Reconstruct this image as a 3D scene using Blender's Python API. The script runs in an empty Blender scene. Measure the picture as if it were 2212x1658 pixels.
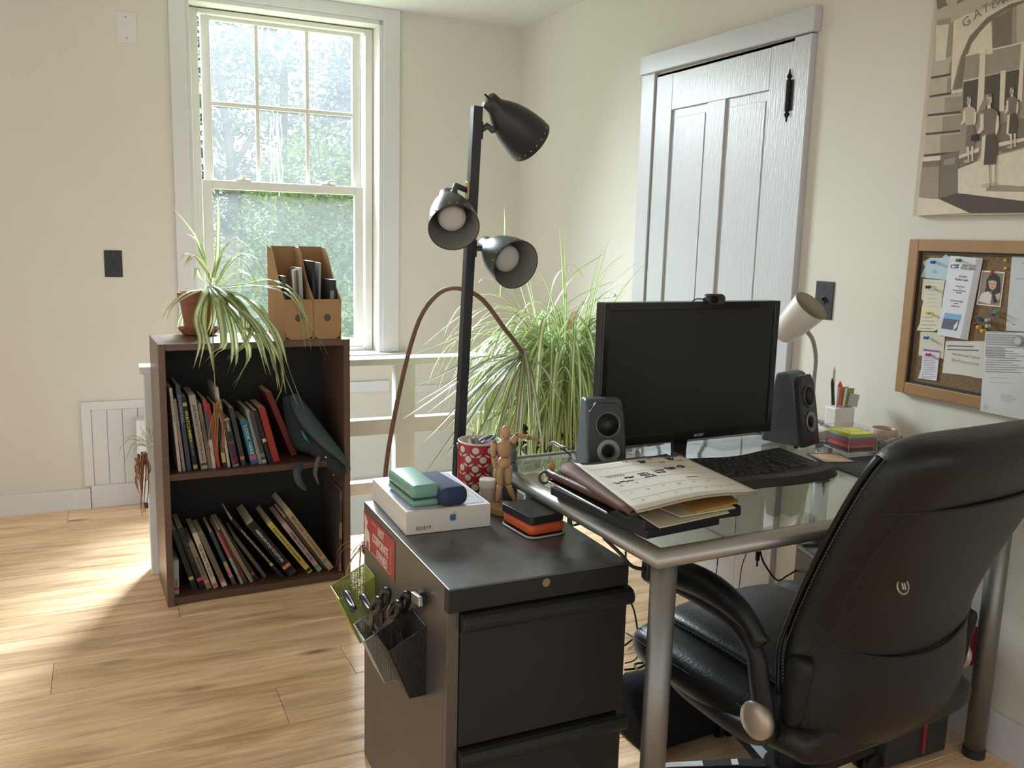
import bpy, bmesh, math, random
from mathutils import Vector as V, Matrix, Euler
from math import sin, cos, pi, radians, sqrt
rnd = random.Random(7)
sc = bpy.context.scene
COL = sc.collection
# ------------------------------------------------------------------ camera
FPX, W, H = 1889.33, 2212, 1658
CAM = V((-1.9457, -4.1193, 1.22))
RIGHT = V((0.90698537, -0.4202944, 0.02702146)); DOWN = V((-0.04543375, -0.16142624, -0.9858384)); FWD = V((0.41870433, 0.89291331, -0.16550679))
cd = bpy.data.cameras.new('camera'); cam = bpy.data.objects.new('camera', cd); COL.objects.link(cam)
cd.sensor_fit = 'HORIZONTAL'; cd.sensor_width = 36; cd.lens = 36 * FPX / W; cd.clip_start = .05; cd.clip_end = 200
mw = Matrix((RIGHT, -DOWN, -FWD)).transposed().to_4x4(); mw.translation = CAM; cam.matrix_world = mw
sc.camera = cam
# ------------------------------------------------------------------ world, daylight, exposure
sc.view_settings.view_transform = 'Standard'; sc.view_settings.look = 'None'
sc.view_settings.gamma = 1; sc.view_settings.use_curve_mapping = False; sc.view_settings.exposure = 0.12
sc.cycles.use_denoising = True
sc.cycles.max_bounces = 8; sc.cycles.transparent_max_bounces = 16; sc.cycles.sample_clamp_indirect = 6
SKY = 1.10
wd = bpy.data.worlds.new('overcast'); sc.world = wd; wd.use_nodes = True
nt = wd.node_tree; bg = nt.nodes['Background']
tc = nt.nodes.new('ShaderNodeTexCoord'); sx = nt.nodes.new('ShaderNodeSeparateXYZ'); cr = nt.nodes.new('ShaderNodeValToRGB')
nt.links.new(tc.outputs['Generated'], sx.inputs[0]); nt.links.new(sx.outputs['Z'], cr.inputs[0]); nt.links.new(cr.outputs[0], bg.inputs['Color'])
cr.color_ramp.elements[0].position = 0; cr.color_ramp.elements[0].color = (.97, .97, .95, 1)
cr.color_ramp.elements[1].position = .5; cr.color_ramp.elements[1].color = (.93, .97, 1, 1)
bg.inputs['Strength'].default_value = SKY
def area(name, loc, target, sx_, sy_, power, col):
    l = bpy.data.lights.new(name, 'AREA'); l.shape = 'RECTANGLE'; l.size = sx_; l.size_y = sy_; l.energy = power; l.color = col
    o = bpy.data.objects.new(name, l); COL.objects.link(o); o.location = loc
    o.rotation_euler = (V(target) - V(loc)).to_track_quat('-Z', 'Y').to_euler(); return o
area('window_daylight', (-1.25, 1.55, 3.05), (-1.0, -1.0, .55), 2.6, 2.0, 2450, (.80, .90, 1))

# ------------------------------------------------------------------ helpers
def hx(h, k=1.0):
    h = h.lstrip('#'); o = []
    for i in (0, 2, 4):
        v = int(h[i:i+2], 16) / 255; v = v / 12.92 if v <= .04045 else ((v + .055) / 1.055) ** 2.4; o.append(v * k)
    return (*o, 1)
MATS = {}
def pm(name, col, rough=.5, metal=0., var=.06, vs=8., bump=0., bs=60., spec=.5, alpha=1., coat=0., aniso=(1, 1, 1), trans=0.):
    if name in MATS: return MATS[name]
    m = bpy.data.materials.new(name); m.use_nodes = True; n = m.node_tree.nodes; L = m.node_tree.links
    b = n['Principled BSDF']; c = hx(col) if isinstance(col, str) else (*col, 1)
    b.inputs['Roughness'].default_value = rough; b.inputs['Metallic'].default_value = metal
    b.inputs['Specular IOR Level'].default_value = spec; b.inputs['Coat Weight'].default_value = coat
    g = n.new('ShaderNodeTexCoord'); mp = n.new('ShaderNodeMapping'); mp.inputs['Scale'].default_value = aniso
    L.new(g.outputs['Object'], mp.inputs[0])
    t = n.new('ShaderNodeTexNoise'); t.inputs['Scale'].default_value = vs; t.inputs['Detail'].default_value = 4; L.new(mp.outputs[0], t.inputs['Vector'])
    mx = n.new('ShaderNodeMix'); mx.data_type = 'RGBA'; L.new(t.outputs['Fac'], mx.inputs['Factor'])
    mx.inputs['A'].default_value = (*[max(0, x * (1 - var * 2)) for x in c[:3]], 1); mx.inputs['B'].default_value = (*[min(1, x * (1 + var * 2)) for x in c[:3]], 1)
    L.new(mx.outputs['Result'], b.inputs['Base Color'])
    if bump:
        t2 = n.new('ShaderNodeTexNoise'); t2.inputs['Scale'].default_value = bs; t2.inputs['Detail'].default_value = 3; L.new(mp.outputs[0], t2.inputs['Vector'])
        bp = n.new('ShaderNodeBump'); bp.inputs['Strength'].default_value = bump; bp.inputs['Distance'].default_value = .002
        L.new(t2.outputs['Fac'], bp.inputs['Height']); L.new(bp.outputs[0], b.inputs['Normal'])
    if alpha < 1: b.inputs['Alpha'].default_value = alpha
    if trans: b.inputs['Transmission Weight'].default_value = trans
    MATS[name] = m; return m
def glass(name, tint=(.97, .99, .98), gloss=1., rough=.0, haze=0.):
    if name in MATS: return MATS[name]
    m = bpy.data.materials.new(name); m.use_nodes = True; n = m.node_tree.nodes; L = m.node_tree.links
    n.remove(n['Principled BSDF']); out = n['Material Output']
    tr = n.new('ShaderNodeBsdfTransparent'); tr.inputs[0].default_value = (*tint, 1); gl = n.new('ShaderNodeBsdfGlossy'); gl.inputs['Roughness'].default_value = rough
    fr = n.new('ShaderNodeFresnel'); gg = n.new('ShaderNodeNewGeometry'); ir = n.new('ShaderNodeMapRange'); ir.inputs['To Min'].default_value = 1.5; ir.inputs['To Max'].default_value = 1 / 1.5; L.new(gg.outputs['Backfacing'], ir.inputs['Value']); L.new(ir.outputs[0], fr.inputs[0]); mu = n.new('ShaderNodeMath'); mu.operation = 'MULTIPLY'; mu.inputs[1].default_value = gloss
    L.new(fr.outputs[0], mu.inputs[0]); mx = n.new('ShaderNodeMixShader'); L.new(mu.outputs[0], mx.inputs[0]); L.new(tr.outputs[0], mx.inputs[1]); L.new(gl.outputs[0], mx.inputs[2])
    last = mx
    if haze:  # pale translucent film puts the haze of the bright view into the pane
        dn = n.new('ShaderNodeTexNoise'); dn.inputs['Scale'].default_value = 5; dn.inputs['Detail'].default_value = 5; dr_ = n.new('ShaderNodeMapRange'); dr_.inputs['To Min'].default_value = haze * .6; dr_.inputs['To Max'].default_value = haze * 1.4; L.new(dn.outputs['Fac'], dr_.inputs['Value'])
        td_ = n.new('ShaderNodeBsdfTranslucent'); td_.inputs[0].default_value = (.9, .92, .95, 1); last = n.new('ShaderNodeMixShader'); L.new(dr_.outputs[0], last.inputs[0]); L.new(mx.outputs[0], last.inputs[1]); L.new(td_.outputs[0], last.inputs[2])
    L.new(last.outputs[0], out.inputs[0]); MATS[name] = m; return m
def leafmat(name, edge, mid, lo=.3, hi=.42, transl=.45):
    if name in MATS: return MATS[name]
    m = bpy.data.materials.new(name); m.use_nodes = True; n = m.node_tree.nodes; L = m.node_tree.links
    b = n['Principled BSDF']; out = n['Material Output']
    uv = n.new('ShaderNodeUVMap'); uv.uv_map = 'UVMap'; s = n.new('ShaderNodeSeparateXYZ'); L.new(uv.outputs[0], s.inputs[0])
    d = n.new('ShaderNodeMath'); d.operation = 'SUBTRACT'; d.inputs[1].default_value = .5; L.new(s.outputs[0], d.inputs[0])
    a = n.new('ShaderNodeMath'); a.operation = 'ABSOLUTE'; L.new(d.outputs[0], a.inputs[0])
    r = n.new('ShaderNodeValToRGB'); r.color_ramp.elements[0].position = lo * .5; r.color_ramp.elements[0].color = hx(mid); r.color_ramp.elements[1].position = hi * .5; r.color_ramp.elements[1].color = hx(edge)
    L.new(a.outputs[0], r.inputs[0])
    t = n.new('ShaderNodeTexNoise'); t.inputs['Scale'].default_value = 9; mx = n.new('ShaderNodeMix'); mx.data_type = 'RGBA'; mx.blend_type = 'MULTIPLY'; mx.inputs['Factor'].default_value = .15
    L.new(r.outputs[0], mx.inputs['A']); L.new(t.outputs['Fac'], mx.inputs['B'])
    L.new(mx.outputs['Result'], b.inputs['Base Color']); b.inputs['Roughness'].default_value = .42
    tl = n.new('ShaderNodeBsdfTranslucent'); L.new(mx.outputs['Result'], tl.inputs[0])
    ms = n.new('ShaderNodeMixShader'); ms.inputs[0].default_value = transl; L.new(b.outputs[0], ms.inputs[1]); L.new(tl.outputs[0], ms.inputs[2]); L.new(ms.outputs[0], out.inputs[0])
    MATS[name] = m; return m
# --- photo ray onto a real plane (used to find where things stand)
def ray(px, py): return RIGHT * ((px - 1106) / FPX) + DOWN * ((py - 829) / FPX) + FWD
def onz(px, py, z=0.): r = ray(px, py); return CAM + r * ((z - CAM.z) / r.z)
def ony(px, py, y=0.): r = ray(px, py); return CAM + r * ((y - CAM.y) / r.y)
def onx(px, py, x=0.): r = ray(px, py); return CAM + r * ((x - CAM.x) / r.x)
def frame(o, X, Y):
    X = V(X).normalized(); Y = V(Y); Z = X.cross(Y).normalized(); Y = Z.cross(X)
    m = Matrix((X, Y, Z)).transposed().to_4x4(); m.translation = V(o); return m
ROOTM = {}
def setp(o, label=None, cat=None, group=None, kind=None):
    if label: o['label'] = label
    if cat: o['category'] = cat
    if group: o['group'] = group
    if kind: o['kind'] = kind
    return o
def root(name, label=None, cat=None, loc=(0, 0, 0), rz=0., group=None, kind=None, M=None):
    o = bpy.data.objects.new(name, None); COL.objects.link(o); o.empty_display_size = .05
    m = M if M is not None else Matrix.Translation(V(loc)) @ Matrix.Rotation(rz, 4, 'Z')
    o.matrix_world = m; ROOTM[o.name] = m.copy(); return setp(o, label, cat, group, kind)
class B:
    def __init__(s): s.bm = bmesh.new(); s.uv = None
    def _x(s, vs, M):
        if M is not None: bmesh.ops.transform(s.bm, matrix=M, verts=vs)
    def box(s, a, b, M=None):
        x0, y0, z0 = a; x1, y1, z1 = b
        vs = [s.bm.verts.new(p) for p in ((x0, y0, z0), (x1, y0, z0), (x1, y1, z0), (x0, y1, z0), (x0, y0, z1), (x1, y0, z1), (x1, y1, z1), (x0, y1, z1))]
        for f in ((3, 2, 1, 0), (4, 5, 6, 7), (0, 1, 5, 4), (1, 2, 6, 5), (2, 3, 7, 6), (3, 0, 4, 7)): s.bm.faces.new([vs[i] for i in f])
        s._x(vs, M); return s
    def prism(s, pts, z0, z1, M=None):      # polygon in xy, extruded in z
        a = [s.bm.verts.new((x, y, z0)) for x, y in pts]; b = [s.bm.verts.new((x, y, z1)) for x, y in pts]; n = len(pts)
        s.bm.faces.new(a[::-1]); s.bm.faces.new(b)
        for i in range(n): s.bm.faces.new((a[i], a[(i+1) % n], b[(i+1) % n], b[i]))
        s._x(a + b, M); return s
    def tube(s, pts, r, seg=8, closed=False, sq=False, cap=True, sy=1.):
        pts = [V(p) for p in pts]; n = len(pts); rs = r if isinstance(r, (list, tuple)) else [r] * n
        tang = []
        for i in range(n):
            if closed: d = (pts[(i+1) % n] - pts[i]).normalized() + (pts[i] - pts[i-1]).normalized()
            elif i == 0: d = pts[1] - pts[0]
            elif i == n - 1: d = pts[-1] - pts[-2]
            else: d = (pts[i+1] - pts[i]).normalized() + (pts[i] - pts[i-1]).normalized()
            tang.append(d.normalized())
        up = V((0, 0, 1)) if abs(tang[0].z) < .9 else V((0, 1, 0))
        rings = []; u = None
        for i in range(n):
            t = tang[i]
            u = (up - t * up.dot(t)).normalized() if u is None else (u - t * u.dot(t)).normalized()
            w = t.cross(u); dv = None; k = 1.
            if closed or 0 < i < n - 1:
                d1 = (pts[i] - pts[i-1]).normalized(); d2 = (pts[(i+1) % n] - pts[i]).normalized(); dv = d2 - d1
                k = max(.35, d1.dot(t)); dv = dv.normalized() if dv.length > 1e-4 else None
            ring = []
            for j in range(seg):
                a = 2 * pi * j / seg + (pi / 4 if sq else 0); rr = rs[i] * (1.4142 if sq else 1)
                off = u * (cos(a) * rr) + w * (sin(a) * rr * sy)
                if dv is not None: off = off + dv * (off.dot(dv) * (1 / k - 1))
                ring.append(s.bm.verts.new(pts[i] + off))
            rings.append(ring)
        m = n if closed else n - 1
        for i in range(m):
            A, C = rings[i], rings[(i+1) % n]
            for j in range(seg): s.bm.faces.new((A[j], A[(j+1) % seg], C[(j+1) % seg], C[j]))
        if cap and not closed: s.bm.faces.new(rings[0][::-1]); s.bm.faces.new(rings[-1])
        return s
    def cyl(s, p0, p1, r0, r1=None, seg=16): return s.tube([p0, p1], [r0, r0 if r1 is None else r1], seg)
    def lathe(s, prof, seg=24, M=None, cap=True):
        rings = []; allv = []
        for r, z in prof:
            ring = [s.bm.verts.new((r * cos(2*pi*j/seg), r * sin(2*pi*j/seg), z)) for j in range(seg)]; rings.append(ring); allv += ring
        for A, C in zip(rings, rings[1:]):
            for j in range(seg): s.bm.faces.new((A[j], A[(j+1) % seg], C[(j+1) % seg], C[j]))
        if cap: s.bm.faces.new(rings[0][::-1]); s.bm.faces.new(rings[-1])
        s._x(allv, M); return s
    def sph(s, c, r, sc_=(1, 1, 1), seg=16, M=None):
        m = Matrix.Translation(V(c)) @ Matrix.Diagonal((*[r * k for k in sc_], 1))
        res = bmesh.ops.create_uvsphere(s.bm, u_segments=seg, v_segments=max(6, seg // 2), radius=1, matrix=m if M is None else M @ m); return s
    def ribbon(s, pts, w, fold=.25, nrm=None, tip=True, base=.6):
        uv = s.bm.loops.layers.uv.get('UVMap') or s.bm.loops.layers.uv.new('UVMap'); n = len(pts); pts = [V(p) for p in pts]; rows = []
        for i, p in enumerate(pts):
            t = (pts[min(i+1, n-1)] - pts[max(i-1, 0)]).normalized()
            side = t.cross(V(nrm) if nrm else V((0, 0, 1)))
            if side.length < .05: side = t.cross(V((.3, 1, .1)))
            side.normalize()
            if rows and side.dot(rows[-1][3]) < 0: side = -side
            k = i / (n - 1); ww = w * .5 * min(1, base + k * 2.2) * ((1 - k ** 2.2) if tip else 1) + .0004
            up = side.cross(t)
            rows.append((s.bm.verts.new(p - side * ww + up * ww * fold), s.bm.verts.new(p), s.bm.verts.new(p + side * ww + up * ww * fold), side))
        for i in range(n - 1):
            for q in (0, 1):
                f = s.bm.faces.new((rows[i][q], rows[i][q+1], rows[i+1][q+1], rows[i+1][q])); k0, k1 = i / (n-1), (i+1) / (n-1)
                for l, c in zip(f.loops, ((q * .5, k0), (q * .5 + .5, k0), (q * .5 + .5, k1), (q * .5, k1))): l[uv].uv = c
        return s
    def poly(s, pts, M=None):
        vs = [s.bm.verts.new((*p, 0) if len(p) == 2 else p) for p in pts]; s.bm.faces.new(vs); s._x(vs, M); return s
    def obj(s, name, mat, parent=None, bevel=0., bseg=2, smooth=False, sub=0, M=None, world=False, solid=0., origin=None):
        me = bpy.data.meshes.new(name); 
        bmesh.ops.recalc_face_normals(s.bm, faces=s.bm.faces[:]) if not s.bm.loops.layers.uv.active else None
        if M is not None: bmesh.ops.transform(s.bm, matrix=M, verts=s.bm.verts[:])
        if world and parent is not None: bmesh.ops.transform(s.bm, matrix=ROOTM[parent.name].inverted(), verts=s.bm.verts[:])
        if origin is not None: bmesh.ops.translate(s.bm, vec=-V(origin), verts=s.bm.verts[:])
        s.bm.to_mesh(me); s.bm.free()
        if mat: me.materials.append(mat)
        if smooth: me.polygons.foreach_set('use_smooth', [True] * len(me.polygons))
        o = bpy.data.objects.new(name, me); COL.objects.link(o)
        if parent is not None: o.parent = parent; ROOTM[o.name] = ROOTM[parent.name]
        else: ROOTM[o.name] = Matrix.Translation(V(origin)) if origin is not None else Matrix()
        if origin is not None: o.location = origin
        if solid: md = o.modifiers.new('solid', 'SOLIDIFY'); md.thickness = solid; md.offset = 0
        if bevel: md = o.modifiers.new('bevel', 'BEVEL'); md.width = bevel; md.segments = bseg; md.limit_method = 'ANGLE'; md.angle_limit = radians(35); md.harden_normals = False
        if sub: md = o.modifiers.new('sub', 'SUBSURF'); md.levels = sub; md.render_levels = sub
        return o
def rm(o): return ROOTM[o.name]
def text(s, size, mat, parent, M, name='lettering', width=None, bold=0., ext=.0002, align='CENTER', world=True, spacing=1.):
    cu = bpy.data.curves.new('t', 'FONT'); cu.body = s; cu.size = size; cu.align_x = align; cu.align_y = 'CENTER'; cu.extrude = ext; cu.offset = bold; cu.space_line = spacing; cu.resolution_u = 2
    o = bpy.data.objects.new('t', cu); COL.objects.link(o); dg = bpy.context.evaluated_depsgraph_get()
    me = bpy.data.meshes.new_from_object(o.evaluated_get(dg)); bpy.data.objects.remove(o); bpy.data.curves.remove(cu)
    if width:
        xs = [v.co.x for v in me.vertices]; w0 = max(xs) - min(xs)
        if w0 > 0: me.transform(Matrix.Diagonal((width / w0, 1, 1, 1)))
    me.transform(M if not (world and parent is not None) else ROOTM[parent.name].inverted() @ M)
    me.materials.clear(); me.materials.append(mat); me.name = name
    t = bpy.data.objects.new(name, me); COL.objects.link(t); t.parent = parent; ROOTM[t.name] = ROOTM[parent.name]
    return t
def squig(n, w, h, seed, r=.0005, amp=1.):  # scribbled handwriting line, local xy
    q = random.Random(seed); pts = []; x = 0
    for i in range(n): x += w / n * q.uniform(.5, 1.5); pts.append((x, q.uniform(-h, h) * amp))
    k = w / max(x, 1e-6); return [(a * k, b) for a, b in pts]
def spl(pts, n=12):   # Catmull-Rom
    P = [V(p) for p in pts]; P = [P[0] * 2 - P[1]] + P + [P[-1] * 2 - P[-2]]; out = []; m = len(P) - 3
    for i in range(n + 1):
        t = i / n * m; k = min(int(t), m - 1); t -= k; a, b, c, d = P[k:k+4]
        out.append(.5 * ((2*b) + (c-a)*t + (2*a-5*b+4*c-d)*t*t + (3*b-a-3*c+d)*t*t*t))
    return out
def copytree(o, parent=None):
    c = o.copy(); COL.objects.link(c); c.parent = parent; ROOTM[c.name] = ROOTM.get(o.name, Matrix())
    for ch in list(o.children): copytree(ch, c)
    return c
def rrect(w, h, r, n=5):   # rounded rectangle outline centred on 0
    o = []
    for cx_, cy_, a0 in ((w/2-r, h/2-r, 0), (-w/2+r, h/2-r, 90), (-w/2+r, -h/2+r, 180), (w/2-r, -h/2+r, 270)):
        for i in range(n + 1): a = radians(a0 + 90 * i / n); o.append((cx_ + r * cos(a), cy_ + r * sin(a)))
    return o
# ------------------------------------------------------------------ common materials
WALL = pm('wall_paint', '#d9d4c8', .85, var=.015, vs=3, bump=.15, bs=180, spec=.2)
TRIM = pm('trim_paint', '#d9d8d8', .45, var=.015, vs=5, bump=.12, bs=40, aniso=(6, 6, 1))
DOORP = pm('door_paint', '#c6c5c6', .33, var=.015, vs=5, bump=.55, bs=26, aniso=(5, 7, 1))
CEILM = pm('ceiling_paint', '#dcd9d6', .9, var=.01, spec=.1)
BLACKP = pm('black_plastic', (.018, .018, .019), .42, var=.1)
BLACKM = pm('black_matte', (.022, .022, .023), .6, var=.1)
SILVER = pm('silver_metal', (.42, .41, .385), .33, .85, var=.03, bump=.05, bs=400)
WHITE = pm('white_plastic', '#e6e2dc', .35, var=.02)
PAPER = pm('white_paper', '#e4e1dc', .8, var=.02, spec=.1)
INK = pm('black_ink', (.015, .015, .016), .6)
# ================================================================== SETTING
CH = 2.238
def struct(name, b, m, **k): return setp(b.obj(name, m, **k), kind='structure')
# window wall with its opening (x -1.566..-.741, z .63..2.19)
WX0, WX1, WZ0, WZ1 = -1.566, -.741, .632, 2.165
b = B(); 
b.box((-4.7, 0, -2.4), (WX0, .16, CH)); b.box((WX1, 0, -2.4), (0.16, .16, CH)); b.box((WX0, 0, -2.4), (WX1, .16, WZ0)); b.box((WX0, 0, WZ1), (WX1, .16, CH))
struct('wall_back', b, WALL)
struct('wall_right', B().box((0, -6.2, -2.4), (.16, 0, CH)), WALL)
struct('ceiling', B().box((-4.7, -6.2, CH), (.16, .16, CH + .12)), CEILM)
# stairwell below the guard railing
SX0, SY0 = -1.775, -.87
struct('wall_stairwell', B().box((SX0 - .05, SY0, -2.4), (SX0, 0, -.001)).box((SX0, SY0 - .05, -2.4), (0, SY0, -.03)).box((SX0, SY0, -2.45), (0, 0, -2.4)), TRIM)
# ------- floor of single planks
m = bpy.data.materials.new('oak_planks'); m.use_nodes = True; n = m.node_tree.nodes; L = m.node_tree.links; pb = n['Principled BSDF']
g = n.new('ShaderNodeNewGeometry'); oi = n.new('ShaderNodeObjectInfo'); mp = n.new('ShaderNodeMapping'); mp.inputs['Scale'].default_value = (1.1, 9, 1)
ad = n.new('ShaderNodeVectorMath'); ad.operation = 'MULTIPLY_ADD'; ad.inputs[1].default_value = (37, 11, 5); L.new(oi.outputs['Random'], ad.inputs[0]); L.new(g.outputs['Position'], ad.inputs[2])
L.new(ad.outputs[0], mp.inputs[0])
n1 = n.new('ShaderNodeTexNoise'); n1.inputs['Scale'].default_value = 2.2; n1.inputs['Detail'].default_value = 7; n1.inputs['Roughness'].default_value = .62; n1.inputs['Distortion'].default_value = .6; L.new(mp.outputs[0], n1.inputs['Vector'])
r1 = n.new('ShaderNodeValToRGB'); e = r1.color_ramp.elements; e[0].position = .28; e[0].color = hx('#a3856a'); e[1].position = .72; e[1].color = hx('#e2c8aa'); x = e.new(.5); x.color = hx('#cbad8c'); L.new(n1.outputs['Fac'], r1.inputs[0])
mp2 = n.new('ShaderNodeMapping'); mp2.inputs['Scale'].default_value = (1.5, 5.2, 1); L.new(ad.outputs[0], mp2.inputs[0])
vo = n.new('ShaderNodeTexVoronoi'); vo.inputs['Scale'].default_value = 1.5; L.new(mp2.outputs[0], vo.inputs['Vector'])
r2 = n.new('ShaderNodeValToRGB'); r2.color_ramp.elements[0].position = .03; r2.color_ramp.elements[0].color = (.22, .17, .14, 1); r2.color_ramp.elements[1].position = .16; r2.color_ramp.elements[1].color = (1, 1, 1, 1); L.new(vo.outputs['Distance'], r2.inputs[0])
mp3 = n.new('ShaderNodeMapping'); mp3.inputs['Scale'].default_value = (3, 90, 1); L.new(ad.outputs[0], mp3.inputs[0])
n3 = n.new('ShaderNodeTexNoise'); n3.inputs['Scale'].default_value = 2; n3.inputs['Detail'].default_value = 3; L.new(mp3.outputs[0], n3.inputs['Vector'])
mu = n.new('ShaderNodeMix'); mu.data_type = 'RGBA'; mu.blend_type = 'MULTIPLY'; mu.inputs['Factor'].default_value = .8; L.new(r1.outputs[0], mu.inputs['A']); L.new(r2.outputs[0], mu.inputs['B'])
mu2 = n.new('ShaderNodeMix'); mu2.data_type = 'RGBA'; mu2.blend_type = 'OVERLAY'; mu2.inputs['Factor'].default_value = .35; L.new(mu.outputs['Result'], mu2.inputs['A']); L.new(n3.outputs['Fac'], mu2.inputs['B'])
hs = n.new('ShaderNodeHueSaturation'); mr = n.new('ShaderNodeMapRange'); mr.inputs['To Min'].default_value = 1.38; mr.inputs['To Max'].default_value = 1.62; hs.inputs['Saturation'].default_value = 1.06; L.new(oi.outputs['Random'], mr.inputs['Value']); L.new(mr.outputs[0], hs.inputs['Value']); L.new(mu2.outputs['Result'], hs.inputs['Color'])
L.new(hs.outputs[0], pb.inputs['Base Color']); pb.inputs['Roughness'].default_value = .42; pb.inputs['Specular IOR Level'].default_value = .35
bp = n.new('ShaderNodeBump'); bp.inputs['Strength'].default_value = .12; bp.inputs['Distance'].default_value = .002; L.new(n3.outputs['Fac'], bp.inputs['Height']); L.new(bp.outputs[0], pb.inputs['Normal'])
OAK = m
fl = struct('floor', B().box((-4.7, -6.2, -.05), (0, SY0, -.012)).box((-4.7, SY0, -.05), (SX0, 0, -.012)), pm('subfloor', '#4a3a2a', .9))
PW = .187
def plank(x0, x1, y0, y1):
    bb = B(); c = .0016; z1 = 0.
    bb.box((0, 0, -.012), (x1 - x0 - .001, y1 - y0 - .0012, -c)); bb.bm.faces.ensure_lookup_table()
    bb.bm.faces.remove(bb.bm.faces[1]); vs = [v for v in bb.bm.verts if abs(v.co.z + c) < 1e-6]; vs = [vs[0], vs[1], vs[2], vs[3]]
    X, Y = x1 - x0 - .001, y1 - y0 - .0012
    t = [bb.bm.verts.new(p) for p in ((c, c, 0), (X-c, c, 0), (X-c, Y-c, 0), (c, Y-c, 0))]
    bb.bm.faces.new(t)
    for i in range(4): bb.bm.faces.new((vs[i], vs[(i+1) % 4], t[(i+1) % 4], t[i]))
    o = bb.obj('plank', OAK, fl); o.location = (x0, y0, 0)
y = -.0; k = 0
while y > -5.2:
    xe = 0 if y - PW < SY0 + .02 else SX0
    y0 = y - PW
    x1 = xe; off = [.35, 1.1, .7, 1.35, .15, .95][k % 6]; first = True
    while x1 > -4.7:
        ln = off if first else 1.42; first = False
        x0 = max(-4.7, x1 - ln)
        if x1 - x0 > .05: plank(x0, x1, max(y0, -5.2), y)
        x1 = x0
    y = y0; k += 1
# ------- baseboards and the small access panel at the left
bbm = TRIM
struct('baseboard_back', B().box((-4.7, -.016, 0), (-2.037, 0, .09)).box((-2.034, -.014, .0), (-1.78, 0, .1)), bbm, bevel=.002)
struct('baseboard_right', B().box((-.016, -6.2, 0), (0, -2.06, .105)).box((-.016, SY0 - .02, 0), (0, -1.13, .105)), bbm, bevel=.002)
t1 = struct('trim_1', B().box((-2.057, -.012, .1), (-2.02, 0, .472)).box((-2.02, -.012, .435), (-1.78, 0, .472)), TRIM, bevel=.0015)
for i in range(4): B().box((-2.019 + i * .062, -.006, .1), (-1.959 + i * .062, 0, .434)).obj('board', TRIM, t1, bevel=.002)
# trim bands on the wall below the window, seen through the railing
struct('trim_2', B().box((-1.7, -.012, .455), (-.69, 0, .508)).box((-.68, -.008, .438), (0, 0, .474)), TRIM, bevel=.002)
struct('trim_3', B().box((-1.72, -.022, .0), (0, 0, .02)), TRIM, bevel=.002)
# ------- window
win = setp(bpy.data.objects.new('window_1', None), kind='structure'); COL.objects.link(win); ROOTM[win.name] = Matrix()
cs = .018
B().box((-1.649, -cs, .65), (-1.583, 0, CH)).obj('casing', TRIM, win, bevel=.002)
B().box((-1.583, -cs * .55, .65), (WX0, 0, WZ1)).obj('casing_bead', TRIM, win, bevel=.002)
B().box((-.723, -cs, .65), (-.643, 0, CH)).obj('casing', TRIM, win, bevel=.002)
B().box((WX1, -cs * .55, .65), (-.723, 0, WZ1)).obj('casing_bead', TRIM, win, bevel=.002)
B().box((-1.583, -cs, WZ1 + .02), (-.723, 0, CH)).obj('casing', TRIM, win, bevel=.002)
B().box((WX0, -cs * .55, WZ1), (WX1, 0, WZ1 + .02)).obj('casing_bead', TRIM, win, bevel=.002)
B().box((-1.70, -.055, .624), (-.60, .012, .648)).obj('stool', TRIM, win, bevel=.005)
B().box((WX0, .0, .62), (WX1, .16, .648)).obj('sill', TRIM, win, bevel=.003)
VIN = pm('white_vinyl', '#d9d6cf', .3, var=.02)
fr = B(); fx0, fx1, fz0, fz1 = WX0 + .005, WX1 - .005, .648, WZ1 - .005
fr.box((fx0, .085, fz0), (fx0 + .035, .16, fz1)).box((fx1 - .035, .085, fz0), (fx1, .16, fz1)).box((fx0 + .035, .085, fz1 - .02), (fx1 - .035, .16, fz1)).box((fx0 + .035, .085, fz0), (fx1 - .035, .16, fz0 + .02))
fr.obj('window_frame', VIN, win, bevel=.003)
def sash(name, y0, y1, x0, x1, z0, z1, sw, tw, bw):
    s_ = B(); s_.box((x0, y0, z0), (x0 + sw, y1, z1)).box((x1 - sw, y0, z0), (x1, y1, z1)).box((x0 + sw, y0, z1 - tw), (x1 - sw, y1, z1)).box((x0 + sw, y0, z0), (x1 - sw, y1, z0 + bw))
    o = s_.obj(name, VIN, win, bevel=.003); return o
lx0, lx1 = -1.523, -.790
lo = sash('lower_sash', .09, .118, lx0, lx1, .668, 1.437, .042, .04, .04)
up = sash('upper_sash', .12, .148, lx0 + .012, lx1 - .004, 1.40, 2.16, .04, .036, .035)
GL = glass('window_glass', (.97, .985, .98), .9, haze=.010)  # slight film paints outdoor haze over the panes
B().box((lx0 + .042, .102, .708), (lx1 - .042, .105, 1.397)).obj('pane', GL, lo)
B().box((lx0 + .05, .133, 1.43), (lx1 - .04, .136, 2.125)).obj('pane', GL, up)
for x in (-1.272, -1.045): B().box((x - .009, .128, 1.43), (x + .009, .141, 2.125)).obj('muntin', VIN, up, bevel=.003)
B().box((lx0 + .05, .127, 1.762), (lx1 - .04, .142, 1.782)).obj('muntin', VIN, up, bevel=.003)
for x in (-1.345, -.955): 
    lk = B().box((x - .035, .095, 1.437), (x + .035, .125, 1.446)).cyl((x, .11, 1.446), (x, .11, 1.458), .014).box((x - .006, .085, 1.452), (x + .03, .1, 1.46)).obj('sash_lock', VIN, lo, bevel=.002)
SM = pm('lime_streak', '#f4f6f4', .8)
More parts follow.
